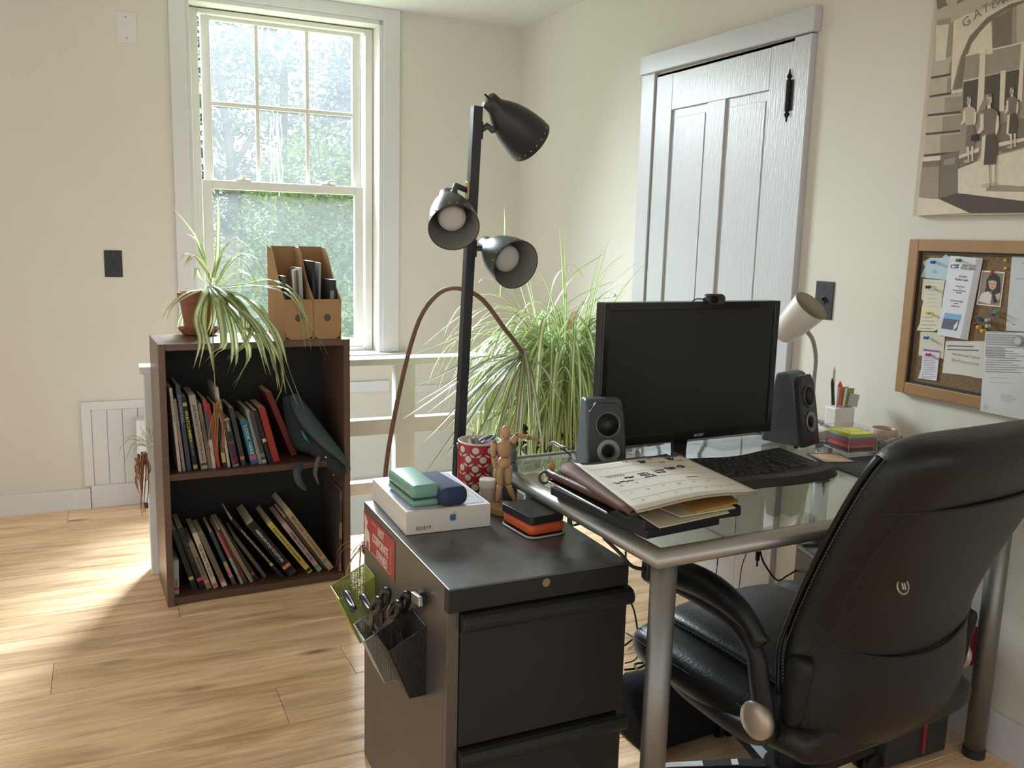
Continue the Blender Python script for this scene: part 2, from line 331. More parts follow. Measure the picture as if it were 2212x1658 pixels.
for i, (x, l) in enumerate(((-1.215, .33), (-1.2, .34), (-1.185, .32), (-1.178, .36), (-1.166, .35))):
    z = 1.74 + .01 * (i % 3); pts = [(x + .004 * sin(j * 1.7 + i), z - l * j / 8) for j in range(9)]
    B().tube([(a, .1325, c) for a, c in pts], [.0012 + .0012 * abs(sin(j + i)) for j in range(9)], 5).obj('streak', SM, up)
# ------- door in the right wall
dr = setp(bpy.data.objects.new('door_1', None), kind='structure'); COL.objects.link(dr); ROOTM[dr.name] = Matrix()
DY0, DY1 = onx(1424, 162).y, onx(1727, 86).y            # far and hinge side of the slab
zt = 1.83
cy0, cy1 = onx(1398, 125).y, onx(1767, 75).y
B().box((-.022, cy1, 0), (0, DY1 - .004, zt + .006)).obj('casing', DOORP, dr, bevel=.0025)
B().box((-.018, DY0 + .003, 0), (0, cy0, zt + .03)).obj('casing', DOORP, dr, bevel=.0025)
hb = B(); zl, zr_ = onx(1398, 125).z, onx(1774, 14).z; zl0, zr0 = onx(1424, 159).z, onx(1727, 84).z
hb.prism([(cy1 - .012, zr0 + .004), (cy0, zl0 + .002), (cy0, zl), (cy1 - .012, zr_)], 0, .03, Matrix(((0, 0, -1, 0), (1, 0, 0, 0), (0, 1, 0, 0), (0, 0, 0, 1)))); hb.obj('head_casing', DOORP, dr, bevel=.003)
fx = -.010
def dboard(name, y0, y1, z0, z1, x=fx, xb=0., bv=.0015): return B().box((x, min(y0, y1), z0), (xb, max(y0, y1), z1)).obj(name, DOORP, dr, bevel=bv)
p1 = (onx(1456, 214).y, onx(1535, 197).y); p2 = (onx(1574, 188).y, onx(1668, 168).y); pz = 1.70
B().box((.0, DY1 - .01, 0), (.001, DY0 + .01, zt + .01)).obj('jamb_gap', pm('gap_dark', '#2a2622', .9), dr)
dboard('stile', DY0 - .001, p1[0], .0, zt); dboard('stile', p2[1], DY1 + .003, .0, zt); dboard('mullion', p1[1], p2[0], .80, pz); dboard('mullion', p1[1], p2[0], .2, .62)
dboard('top_rail', p1[0] - .0006, p2[1] + .0006, pz, zt - .001); dboard('bottom_rail', p1[0], p2[1], .0, .2); dboard('lock_rail', p1[0], p2[1], .62, .80)
for a, c in (p1, p2):
    for z0, z1 in ((.80, pz), (.2, .62)):
        q = dboard('door_panel', a, c, z0, z1, x=-.0012)
        B().box((-.0040, c + .018, z0 + .03), (-.001, a - .018, z1 - .03)).obj('raised_field', DOORP, q, bevel=.0015)
hg = B(); hy = DY1 + .004; zc = 1.668
hg.cyl((-.024, hy, zc - .045), (-.024, hy, zc + .045), .0085, seg=12)
for s_ in (1, -1): hg.lathe([(.0085, 0), (.004, .003), (.0085, .010), (.006, .016), (.003, .022), (.0035, .026), (.001, .034)], 10, Matrix.Translation((-.024, hy, zc + s_ * .045)) @ (Matrix() if s_ > 0 else Matrix.Rotation(pi, 4, 'X')))
hg.box((-.024, hy - .02, zc - .045), (-.0205, hy + .006, zc + .045)); hg.obj('hinge', pm('black_iron', (.02, .02, .022), .5, .6), dr, smooth=False)
# ------- guard railing round the stairwell
rl = root('guard_railing', 'white painted wooden guard railing below the window, behind the bookcase', 'railing', (-1.84, -.909, 0))
RY = -.909
B().box((-1.848, RY - .004, .722), (0, RY + .09, .748)).obj('cap_rail', TRIM, rl, world=True, bevel=.003)
B().box((-1.826, RY, .45), (-.0, RY + .045, .512)).obj('mid_rail', TRIM, rl, world=True, bevel=.002)
B().box((-1.826, RY, .215), (-.0, RY + .045, .264)).obj('bottom_rail', TRIM, rl, world=True, bevel=.002)
B().box((-1.835, RY - .001, 0), (-1.772, RY + .07, .722)).obj('newel_post', TRIM, rl, world=True, bevel=.002)
for x in (-.936, -.10): B().box((x, RY - .001, -.012), (x + .078, RY + .055, .722)).obj('post', TRIM, rl, world=True, bevel=.002)
# white box with a rounded lower corner standing behind the newel
wb = root('low_white_cabinet', 'white low cabinet with a rounded lower corner and black foot behind the railing newel', 'cabinet', (-1.845, -.12, 0))
b = B(); pr = [(.02, .035), (.006, .05), (0, .07), (0, .40), (.055, .40), (.055, .03)]
b.prism([(x, z) for x, z in pr], 0, .085, Matrix(((1, 0, 0, 0), (0, 0, 1, 0), (0, 1, 0, 0), (0, 0, 0, 1)))); b.obj('body', TRIM, wb)
B().cyl((.03, .04, 0), (.03, .04, .034), .010).obj('foot', BLACKP, wb)
# ------- wall plates
def plate(name, label, M, w, h, mat, toggle=None, screws=True, slot=None):
    r = root(name, label, 'wall plate' if not toggle else 'switch', M=M)
    B().prism(rrect(w, h, .003), 0, .0035).obj('plate', mat, r, bevel=.0015)
    if screws:
        for s_ in (1, -1): B().cyl((0, s_ * h * .335, .003), (0, s_ * h * .335, .0045), .0033, seg=10).obj('screw', pm('screw_' + mat.name, '#8f8a80' if mat is not BLACKP else '#55524e', .3, .6), r)
    if toggle: B().box((-.005, -.011, .003), (.005, .011, .006)).box((-.0035, -.002, .005), (.0035, .009, .014)).obj('toggle', mat, r, bevel=.001)
    return r
pl = plate('blank_plate', 'white blank wall plate high on the wall left of the window', frame((ony(273, 60).x, 0, ony(273, 60).z), (1, 0, 0), (0, 0, 1)), .076, .123, TRIM)
pl = plate('light_switch', 'black wall switch plate on the wall left of the window', frame((ony(245, 569.5).x, 0, ony(245, 569.5).z), (1, 0, 0), (0, 0, 1)), .07, .113, BLACKP, toggle=True)
pl = plate('light_switch', 'black wall switch plate behind the white desk lamp', frame((0, onx(1781, 648).y, onx(1781, 648).z), (0, -1, 0), (0, 0, 1)), .072, .112, BLACKP, toggle=True)
# ================================================================== OUTSIDE
GRASS = pm('lawn_grass', '#9fbf6a', .9, var=.25, vs=3, bump=.8, bs=60)
b = B(); N = 24
for i in range(N):
    for j in range(N):
        def zz(x, y): return -.75 + max(0, y - 3) * .04 + .12 * sin(x * .7 + y * .4)
        x0, y0 = -18 + i * 1.6, .3 + j * 1.6
        b.poly([(x0, y0, zz(x0, y0)), (x0 + 1.6, y0, zz(x0 + 1.6, y0)), (x0 + 1.6, y0 + 1.6, zz(x0 + 1.6, y0 + 1.6)), (x0, y0 + 1.6, zz(x0, y0 + 1.6))])
bmesh.ops.remove_doubles(b.bm, verts=b.bm.verts[:], dist=.001)
gr = setp(b.obj('lawn', GRASS, smooth=True), 'pale green lawn outside the window', 'lawn', kind='structure')
BARK = pm('bark', '#8b8684', .9, var=.2, vs=12)
def bush(name, label, cat, c, blobs, nl, ls, col, trunk=None, group=None, seed=1):
    q = random.Random(seed); r = root(name, label, cat, (c[0], c[1], c[2]), group=group)
    nl *= 4.6; ls *= .62
    bb = B(); lm = pm('leaf_' + col.strip('#'), hx(col, .72)[:3], .6, var=.35, vs=1.5)
    for (x, y, z, rr, sx_, sz_) in blobs:
        for i in range(int(nl * rr * rr * sx_ * sz_)):
            th, u = q.uniform(0, 2 * pi), q.uniform(-1, 1); k = q.uniform(.55, 1.05) * rr; s_ = sqrt(1 - u * u)
            p = V((x + k * s_ * cos(th) * sx_, y + k * s_ * sin(th) * sx_, z + k * u * sz_)); a = V((q.gauss(0, 1), q.gauss(0, 1), q.gauss(0, .6))).normalized(); d = a.cross(V((q.gauss(0, 1), q.gauss(0, 1), q.gauss(0, 1)))).normalized(); l = ls * q.uniform(.6, 1.4)
            vs = [bb.bm.verts.new(t) for t in (p - a * l, p + d * l * .45, p + a * l, p - d * l * .45)]; bb.bm.faces.new(vs)
    setp(bb.obj('foliage', lm, r), kind='stuff')
    if trunk:
        tb = B(); 
        for pts, rad in trunk: tb.tube(spl(pts, 8), [rad * (1 - .06 * i) for i in range(9)], 7)
        tb.obj('trunk', BARK, r)
    return r
bush('shrub', 'pale yellow-green shrub outside low in the window at the left', 'shrub', (.15, 6.2, -.7), [(0, 0, .35, .75, 1.1, .8), (-.5, .3, .2, .5, 1, 1)], 900, .05, '#b9c894', seed=3)
bush('shrub', 'mid green hedge outside filling the lower window sash', 'shrub', (1.0, 8.6, -.6), [(-1.2, 0, .7, 1.0, 1.1, .9), (.1, .2, .9, 1.1, 1.1, .9), (1.3, -.1, .8, 1.0, 1.1, 1), (2.3, 0, .7, .9, 1, 1), (-2.2, .2, .7, 1, 1, 1)], 620, .075, '#86a878', seed=4)
bush('tree', 'bright yellow-green tree outside low in the upper window sash', 'tree', (1.55, 10.5, -.4), [(-.2, 0, 2.4, .95, 1, 1), (.5, .2, 1.9, .9, 1, 1), (-.9, 0, 1.8, .7, 1, 1)], 560, .075, '#a3bd6c', [([(0, 0, 0), (.1, 0, 1), (0, 0, 2)], .1)], seed=5)
bush('tree', 'dark blue-green conifer outside at the right of the upper sash', 'tree', (3.3, 15, 0), [(0, 0, 1.5, 1.5, 1, 1), (-.1, 0, 3.2, 1.25, 1, 1.1), (0, 0, 4.6, .8, .9, 1.2)], 330, .11, '#7d979c', [([(0, 0, 0), (0, 0, 2), (0, 0, 5)], .16)], seed=6)
bush('tree', 'grey-green tree with bare branches outside at the left of the upper sash', 'tree', (.1, 13, 0), [(-.4, 0, 3.5, .9, 1, .8), (.3, 0, 4.5, 1.0, 1.1, .6), (-.9, 0, 2.1, .9, 1, 1), (.6, 0, 1.6, 1.0, 1, 1)], 300, .09, '#8aa09c', [([(.1, 0, 0), (.2, 0, 2), (.0, 0, 4)], .12), ([(.2, 0, 1.8), (-.5, 0, 2.8), (-1.2, 0, 3.3)], .06), ([(.15, 0, 2.2), (.7, 0, 3.2), (1.0, 0, 4)], .06), ([(.1, 0, 2.6), (-.3, 0, 3.4), (-.6, .1, 4.3)], .05), ([(-.4, 0, 2.7), (-.9, 0, 2.6), (-1.5, 0, 2.9)], .03)], seed=7)
bush('tree', 'pale green tree outside behind the middle of the upper sash', 'tree', (2.1, 18, 0), [(-.5, 0, 3.0, 1.4, 1, 1), (.6, 0, 4.6, 1.3, 1, .9), (-.9, 0, 5.0, .9, 1, .8)], 200, .12, '#9fb39c', [([(0, 0, 0), (0, 0, 2), (.1, 0, 5)], .18)], seed=8)
bush('shrub', 'dark green wooded bank outside far behind the hedge', 'shrub', (3.0, 23.5, .3), [(-2.5, 0, .9, 1.4, 1.2, 1), (0, .4, 1.1, 1.5, 1.2, 1), (2.4, 0, 1.0, 1.5, 1.2, 1), (4.5, 0, 1.0, 1.5, 1.2, 1)], 300, .1, '#86a48c', seed=9)
# ================================================================== BOOKCASE
BA = radians(2.4); BO = V((-1.802, -1.222, 0)); BW, BD, BH = .612, .276, .862
BM = Matrix.Translation(BO) @ Matrix.Rotation(BA, 4, 'Z'); BI = BM.inverted()
WALN = pm('walnut_laminate', '#6b5345', .36, var=.12, vs=5, aniso=(1, 1, 12))
WALE = pm('walnut_edge', '#5a4133', .45, var=.12, vs=5, aniso=(12, 1, 1))
DARKB = pm('bookcase_back', '#2b2927', .7, var=.1)
bc = root('bookcase', 'dark walnut bookcase with two shelves of leaning books, in front of the white railing', 'bookcase', M=BM)
pt = .021
for x in (0, BW - pt): B().box((x, 0, 0), (x + pt, BD, BH)).obj('side_panel', WALN, bc, bevel=.0012)
B().box((pt, .002, BH - .021), (BW - pt, BD, BH)).obj('top_panel', WALN, bc, bevel=.0012)
SH1 = .442; SH0 = .027
B().box((pt, .006, SH1 - .021), (BW - pt, BD - .008, SH1)).obj('shelf', WALE, bc, bevel=.0012)
B().box((pt, .004, SH0 - .021), (BW - pt, BD - .008, SH0)).obj('shelf', WALE, bc, bevel=.0012)
B().box((pt, BD - .008, 0), (BW - pt, BD - .002, BH - .021)).obj('back_panel', DARKB, bc)
PAGES = pm('book_pages', '#cfc3a8', .9, var=.08, vs=200, aniso=(1, 1, .02))
def lb(px, py, inset):   # pixel -> bookcase-local point on the plane y'=inset
    r = ray(px, py); o = BI @ CAM; d = BI.to_3x3() @ r; t = (inset - o.y) / d.y; return o + d * t
BK = 'books on the upper shelf'; BL_ = 'books on the lower shelf'
def cm(h): return pm('cover_' + h.strip('#'), h, .45, var=.08, vs=20)
def book(label, top, bot, th, zsh, col, depth=.17, inset=.035, group=None, texts=(), stickers=(), bands=(), thick_cover=.0018, hard=False):
    a = lb(*top, inset); b = lb(*bot, inset); dx = a.x - b.x; dz = a.z - b.z; ht = sqrt(dx * dx + dz * dz); an = math.atan2(dx, dz)   # lean to the left = negative
    # bottom centre is at b; lowest corner sits on the shelf
    z0 = zsh + abs(sin(an)) * th / 2 + .0006
    ht = (a.z - z0) / cos(an)
    M = BM @ Matrix.Translation((b.x, inset, z0)) @ Matrix.Rotation(an, 4, 'Y')
    r = root('book', label, 'book', M=M, group=group)
    c = thick_cover
    cov = B().box((-th/2, 0, 0), (-th/2 + c, depth, ht)).box((th/2 - c, 0, 0), (th/2, depth, ht)).box((-th/2 + c, 0, 0), (th/2 - c, c, ht))
    cov.obj('cover', cm(col), r, bevel=.0006 if hard else 0)
    B().box((-th/2 + c, c, .002 if hard else .0005), (th/2 - c, depth - .003, ht - (.003 if hard else .0005))).obj('pages', PAGES, r)
    for z_, h_, colr in bands:      # coloured field on the spine, fraction of height
        B().box((-th/2 + .0002, -.0003, z_ * ht), (th/2 - .0002, .0002, (z_ + h_) * ht)).obj('spine_band', cm(colr), r)
    for z_, colr, *wd_ in stickers:
        B().box((-th/2 + .0008, -.0006, z_ * ht), (th/2 - .0008, -.0001, z_ * ht + (wd_[0] if wd_ else .016))).obj('sticker', cm(colr), r)
    for s_, zc_, ln, sz, colr in texts:
        T = M @ frame((0, -.0008, zc_ * ht), (0, 0, -1), (1, 0, 0)); text(s_, sz, cm(colr), r, T, 'spine_lettering', width=ln * ht, bold=.0002)
    return r
U = dict(zsh=SH1, group=BK)
book('thin white paperback at the left end of the upper shelf', (368, 838), (389, 1022), .009, col='#cfc8c0', texts=[('NOTES', .75, .3, .006, '#8a8580')], **U)
book('thin pinkish beige paperback, second from the left on the upper shelf', (377, 862), (398, 1018), .009, col='#9d8577', **U)
book('slate blue book with faint pale spine lettering on the upper shelf', (384, 832), (409, 1014), .013, col='#3a4757', texts=[('JOURNAL', .72, .35, .009, '#8d98a6')], **U)
book('black book with large yellow spine lettering on the upper shelf', (397, 856), (423, 1008), .014, col='#151617', texts=[('WATCHMEN', .60, .42, .0125, '#d8c948'), ('and other stories', .30, .2, .006, '#8e949a')], stickers=[(.015, '#b5a84c', .014), (.87, '#b9a85a', .012)], **U)
book('grey-white book with dark and red spine lettering on the upper shelf', (415, 853), (442, 1009), .02, col='#a8a397', texts=[('JOE SACCO', .72, .3, .011, '#4b4540'), ('FOOTNOTES IN GAZA', .33, .44, .011, '#8b4138')], stickers=[(.05, '#3f4640', .009)], **U)
book('beige paperback beside the grey-white book on the upper shelf', (431, 872), (455, 1010), .011, col='#80705c', texts=[('COLLECTED', .55, .4, .006, '#5a4d3f')], **U)
book('grey-blue paperback with a red head on the upper shelf', (441, 862), (463, 1010), .011, col='#4f5a62', bands=[(.82, .18, '#a8403a'), (.0, .42, '#cbbfae')], **U)
book('narrow red paperback on the upper shelf', (449, 872), (473, 1010), .011, col='#a5322f', **U)
book('dark book with a yellow label at the head on the upper shelf', (464, 874), (486, 1008), .012, col='#26241f', bands=[(.82, .16, '#c8b866'), (.08, .16, '#c8b866')], **U)
book('tall thin white book standing above its neighbours on the upper shelf', (468, 836), (495, 1008), .0085, col='#c3bcae', **U)
book('dark comic with a white-framed column of pictures on its spine', (490, 904), (510, 1000), .019, col='#b5b2aa', bands=[(.03, .94, '#3b3c42'), (.06, .16, '#a03a62'), (.24, .13, '#6c4a78'), (.39, .13, '#8b6a8e'), (.56, .12, '#5d7a78')], texts=[('COMICS', .85, .22, .01, '#d8d4c6')], **U)
book('dark grey book with an orange label low on the upper shelf', (500, 880), (527, 1000), .014, col='#3d3f3c', stickers=[(.10, '#c4783c', .012)], **U)
book('bright blue book with large pale lettering on the upper shelf', (527, 908), (550, 998), .022, col='#2f6f92', texts=[('LOOK HERE', .56, .66, .015, '#cfdcc8')], stickers=[(.10, '#c9548c', .015)], **U)
book('white-edged book leaning beside the blue book on the upper shelf', (535, 884), (563, 998), .012, col='#8d8f8a', **U)
book('dark grey book with a green label at its foot on the upper shelf', (543, 890), (572, 998), .014, col='#45484a', stickers=[(.13, '#4f9a55', .012), (.01, '#b9ad9c', .012)], **U)
book('black book with a white label beside the red book on the upper shelf', (552, 886), (585, 996), .014, col='#1f2124', stickers=[(.40, '#c9b8a2', .012)], **U)
book('thick red hardback leaning on the upper shelf', (566, 880), (598, 993), .022, col='#9b3229', hard=True, **U)
book('dark red book tilted far over behind the plush toy on the upper shelf', (578, 846), (636, 985), .02, col='#7c2b27', inset=.10, depth=.15, hard=True, **U)
Lw = dict(zsh=SH0, group=BL_)
book('small pale blue book upright at the left end of the lower shelf', (380, 1210), (381, 1280), .017, col='#b3bfc0', depth=.11, texts=[('POEMS', .35, .2, .007, '#4d4a66')], stickers=[(.12, '#c0476a', .011)], **Lw)
book('black hardback with a yellow label, second on the lower shelf', (379, 1144), (421, 1262), .016, col='#232327', stickers=[(.16, '#c9bf60', .012)], inset=.05, **Lw)
book('black hardback with a pink label on the lower shelf', (393, 1140), (438, 1258), .02, col='#1d1d22', stickers=[(.12, '#cf5473', .012)], inset=.05, texts=[('ART', .6, .4, .007, '#5d5a55')], **Lw)
book('tan paperback with a pink label and ragged spine on the lower shelf', (416, 1172), (452, 1260), .016, col='#8a7b66', stickers=[(.13, '#d87a76', .012)], texts=[('ESSAYS', .5, .4, .008, '#4e4438')], **Lw)
book('cream paperback with dark serif lettering on the lower shelf', (427, 1150), (466, 1250), .016, col='#cabfa5', stickers=[(.02, '#cf5a72', .013)], texts=[('THE WILL TO LIVE', .5, .6, .011, '#5b5348')], **Lw)
book('grey-brown paperback with a bright pink foot on the lower shelf', (443, 1153), (485, 1246), .017, col='#6c6356', bands=[(0, .12, '#c9c4c4')], stickers=[(.08, '#d44d7f', .013)], **Lw)
book('dark blue paperback with a beige label on the lower shelf', (461, 1148), (507, 1250), .012, col='#2f3f4c', bands=[(.14, .3, '#a5937a'), (0, .14, '#5c4a40')], stickers=[(.2, '#d2587a', .011)], **Lw)
book('narrow book with pink and teal spine on the lower shelf', (475, 1150), (523, 1250), .0095, col='#a9585c', bands=[(0, .52, '#7fa597')], stickers=[(.14, '#d2507a', .012)], **Lw)
book('dark red paperback on the lower shelf', (484, 1142), (531, 1236), .012, col='#5d2724', **Lw)
book('beige-grey paperback leaning on the lower shelf', (489, 1140), (544, 1236), .013, col='#857967', bands=[(.05, .12, '#6f8a5e')], **Lw)
book('dark brown paperback with a pink label on the lower shelf', (500, 1148), (553, 1230), .014, col='#3f342d', stickers=[(.10, '#bb4a66', .011)], inset=.05, **Lw)
book('grey paperback deep in the middle of the lower shelf', (520, 1158), (573, 1228), .012, col='#5e5a52', inset=.06, **Lw)
book('long thin black book with torn white edges on the lower shelf', (497, 1122), (612, 1252), .0105, col='#1b1b1c', stickers=[(.22, '#c9c46a', .012)], texts=[('NOTES AND SKETCHES FROM THE STUDIO', .55, .55, .0065, '#b9b3a4')], inset=.028, depth=.2, **Lw)
book('thick black hardback with white lettering on the lower shelf', (534, 1130), (634, 1248), .030, col='#17181a', texts=[('AMERICAN FOLK SCULPTURE', .56, .62, .0125, '#d6d2c8')], stickers=[(.14, '#d8825a', .013), (.02, '#2f3d42', .010)], inset=.034, depth=.21, **Lw)
book('yellow-spined book leaning on the lower shelf', (574, 1130), (671, 1245), .018, col='#c3b552', texts=[('Francis Bacon: A Retrospective', .57, .66, .011, '#4f4a2c')], stickers=[(.16, '#d8925a', .013), (.03, '#2c2b22', .012)], inset=.036, depth=.21, hard=True, **Lw)
book('pale pink book with bold dark lettering on the lower shelf', (605, 1132), (692, 1243), .017, col='#b99a9a', texts=[('WOMEN ARTISTS: 1550-1950', .52, .6, .011, '#40322f')], stickers=[(.07, '#5f9a62', .012)], inset=.04, depth=.21, **Lw)
book('dark grey book between the pink and the cream hardback on the lower shelf', (609, 1118), (705, 1238), .012, col='#4a4238', stickers=[(.1, '#3f6a48', .011)], inset=.05, **Lw)
book('large cream hardback at the right end of the leaning row', (614, 1102), (716, 1236), .021, col='#b59b78', texts=[("BRUEGEL'S PAINTINGS", .56, .66, .015, '#6f5a3f')], stickers=[(.13, '#5f9a62', .013)], inset=.036, depth=.22, hard=True, **Lw)
book('clear plastic sleeve with a pink label upright against the right side of the lower shelf', (737, 1058), (735, 1236), .010, col='#4f4444', bands=[(.4, .2, '#a58575'), (.86, .13, '#6a625e'), (0, .03, '#8a8280')], stickers=[(.04, '#c04a62', .014)], inset=.02, **Lw)
# ---- plush toy flopped over the upper shelf (one continuous body)
def skin(name, pts, edges, mat, parent=None, sub=2, rootv=0, world=True):
    me = bpy.data.meshes.new(name); P = [V(p[:3]) for p in pts]
    if world and parent is not None: P = [ROOTM[parent.name].inverted() @ p for p in P]
    me.from_pydata(P, edges, []); o = bpy.data.objects.new(name, me); COL.objects.link(o)
    md = o.modifiers.new('skin', 'SKIN'); md.use_smooth_shade = True; md.branch_smoothing = .4
    for i, p in enumerate(pts): 
        sv = me.skin_vertices[0].data[i]; r_ = p[3]; sv.radius = (r_, p[4] if len(p) > 4 else r_); sv.use_root = i == rootv
    o.modifiers.new('sub', 'SUBSURF').levels = sub; o.modifiers['sub'].render_levels = sub
    bpy.context.view_layer.update(); dg = bpy.context.evaluated_depsgraph_get(); m2 = bpy.data.meshes.new_from_object(o.evaluated_get(dg)); bpy.data.objects.remove(o)
    m2.materials.clear(); m2.materials.append(mat); m2.polygons.foreach_set('use_smooth', [True] * len(m2.polygons)); m2.name = name
    o = bpy.data.objects.new(name, m2); COL.objects.link(o)
    if parent is not None: o.parent = parent; ROOTM[o.name] = ROOTM[parent.name]
    return o
FELT = pm('teal_felt', '#4a575a', .9, var=.15, vs=30, bump=.5, bs=250, spec=.1); FELTD = pm('dark_felt', '#3a3e40', .9, var=.15, vs=30, bump=.5, bs=250, spec=.1)
px_ = lambda x, y, d: BM @ lb(x, y, d)
toy = root('plush_toy', 'dark teal plush toy slumped over the edge of the upper shelf', 'soft toy', tuple(px_(640, 1003, .08)))
tp = [(*px_(655, 978, .10), .046), (*px_(638, 930, .11), .046), (*px_(628, 885, .115), .034), (*px_(622, 850, .12), .020), (*px_(682, 962, .07), .044), (*px_(712, 990, .035), .040), (*px_(734, 1012, .008), .032), (*px_(735, 1030, -.002), .018)]
skin('body', tp, [(0, 1), (1, 2), (2, 3), (1, 4), (4, 5), (5, 6), (6, 7)], FELTD, toy)
hp = [(*px_(632, 850, .10), .014, .02), (*px_(650, 885, .065), .032, .026), (*px_(676, 922, .035), .036, .024), (*px_(708, 957, .005), .029, .018), (*px_(736, 985, -.012), .018, .012), (*px_(750, 1004, -.018), .009, .007), (*px_(757, 1015, -.020), .003)]
skin('hood', hp, [(i, i + 1) for i in range(6)], FELT, toy)
fp = [(*px_(652, 1000, .03), .016), (*px_(640, 1018, -.012), .014, .022), (*px_(646, 1042, -.018), .012, .026), (*px_(662, 1058, -.016), .004, .01)]
skin('flipper', fp, [(0, 1), (1, 2), (2, 3)], FELT, toy)
fp = [(*px_(690, 985, .0), .008), (*px_(684, 1000, -.012), .007, .009), (*px_(680, 1022, -.016), .006, .010), (*px_(688, 1046, -.014), .002)]
skin('flipper', fp, [(0, 1), (1, 2), (2, 3)], pm('grey_felt', '#5f6264', .9), toy)
B().sph(px_(704, 987, -.012), .0035, seg=10).obj('eye', WHITE, toy, world=True, smooth=True)
B().sph(px_(720, 1025, -.024), .003, seg=10).obj('eye', pm('eye_grey', '#8d9298', .3), toy, world=True, smooth=True)
B().tube(spl([px_(651, 928, .055), px_(660, 945, .04), px_(668, 955, .035)], 8), [.001, .003, .004, .005, .005, .004, .003, .002, .001], 6).obj('turquoise_edge', pm('turquoise', '#3f8f9b', .6), toy, world=True)
# ---- cardboard magazine files on the bookcase
CARD = pm('cardboard', '#b48e68', .8, var=.06, vs=4, spec=.2, bump=.1, bs=30)
def magfile(label, x0, fill):
    z = BH + .0005; w = .095; dpt = .25; fh = .135; bh = .305; t = .0028
    r = root('magazine_file', label, 'magazine file', M=BM @ Matrix.Translation((x0, .012, z)), group='cardboard magazine files on the bookcase')
    prof = [(0, 0), (dpt, 0), (dpt, bh), (dpt * .93, bh), (dpt * .78, bh * .985), (dpt * .62, bh * .90), (dpt * .45, bh * .74), (dpt * .25, bh * .58), (.0, fh)]
    sm = Matrix(((0, 0, 1, 0), (1, 0, 0, 0), (0, 1, 0, 0), (0, 0, 0, 1)))
    B().prism(prof, 0, t, sm).obj('side', CARD, r); B().prism(prof, w - t, w, sm).obj('side', CARD, r)
    fb = B(); hole = (w / 2, .073); N_ = 20; hr = .0125
    rect = []
    for i in range(N_):
        a = 2 * pi * i / N_; c_, s_ = cos(a), sin(a); k = min((w / 2 - t) / abs(c_) if abs(c_) > 1e-6 else 9, ((fh - hole[1]) if s_ > 0 else hole[1]) / abs(s_) if abs(s_) > 1e-6 else 9)
        rect.append((hole[0] + c_ * k, hole[1] + s_ * k))
    for yy, fl_ in ((0, 0), (t, 1)):
        A = [fb.bm.verts.new((x, yy, z_)) for x, z_ in rect]; C_ = [fb.bm.verts.new((hole[0] + hr * cos(2*pi*i/N_), yy, hole[1] + hr * sin(2*pi*i/N_))) for i in range(N_)]
        for i in range(N_): fb.bm.faces.new((A[i], A[(i+1) % N_], C_[(i+1) % N_], C_[i]))
    for sgn, X in ((0, t), (1, w - t)):
        for zz0, zz1 in ((0, .03), (.12, fh)): fb.box((X - .0012, 0, zz0), (X + .0012, t, zz1))
    fb.obj('front', CARD, r)
    B().cyl((hole[0], t + .0005, hole[1]), (hole[0], t + .006, hole[1]), hr + .002, seg=20).obj('finger_hole', pm('hole_grey', '#5d6168', .8), r)
    B().box((t, dpt - t, 0), (w - t, dpt, bh)).box((t, t, 0), (w - t, dpt - t, t)).obj('back', CARD, r)
    return r
f1 = magfile('left cardboard magazine file, full of white papers', .394, 0); f2 = magfile('right cardboard magazine file, holding a dark binder and a dark cassette case', .4905, 1)
def sheet(nm, label, cat, fm, x, y, h, w, th, tilt, mat, lean=0, grp=None, extra=None):
    M = rm(fm) @ Matrix.Translation((x, y, .0035)) @ Matrix.Rotation(lean, 4, 'Y') @ Matrix.Rotation(tilt, 4, 'Z')
    r = root(nm, label, cat, M=M, group=grp)
    B().box((-th / 2, 0, 0), (th / 2, w, h)).obj('sheets', mat, r)
    if extra: extra(r, M)
    return r
def prt(r, M):
    for i in range(16): B().box((.0032, .05, .21 - i * .007), (.0035, .16 - (i % 4) * .01, .2115 - i * .007)).obj('text_line', pm('grey_ink', '#8b8b90', .8), r)
sheet('paper_stack', 'printed white papers standing in the left magazine file', 'papers', f1, .054, .06, .225, .17, .006, -.5, PAPER, -.05, extra=prt)
sheet('paper_stack', 'white papers leaning at the right side of the left magazine file', 'papers', f1, .076, .06, .232, .16, .011, -.05, pm('paper_grey', '#c8c5c4', .8), -.03)
sheet('paper_stack', 'dark folded booklet at the left side of the left magazine file', 'papers', f1, .026, .05, .205, .15, .010, 0, pm('booklet_dark', '#55585c', .6), -.06)
sheet('binder', 'dark binder with white sheets in the right magazine file', 'binder', f2, .022, .06, .255, .17, .010, 0, pm('binder_black', '#2c2f35', .5), -.02)
sheet('paper_stack', 'clear sheet protector in the right magazine file', 'papers', f2, .036, .07, .250, .16, .006, 0, pm('sheet_grey', '#b4b5b8', .5), .03)
def cas(r, M): B().box((-.0085, -.0006, .12), (.004, 0, .158)).obj('label', pm('cassette_label', '#9a9f98', .6), r)
sheet('cassette_case', 'dark green cassette case at the right of the right magazine file', 'case', f2, .072, .03, .195, .10, .022, 0, pm('case_green', '#353c39', .4), .02, extra=cas)
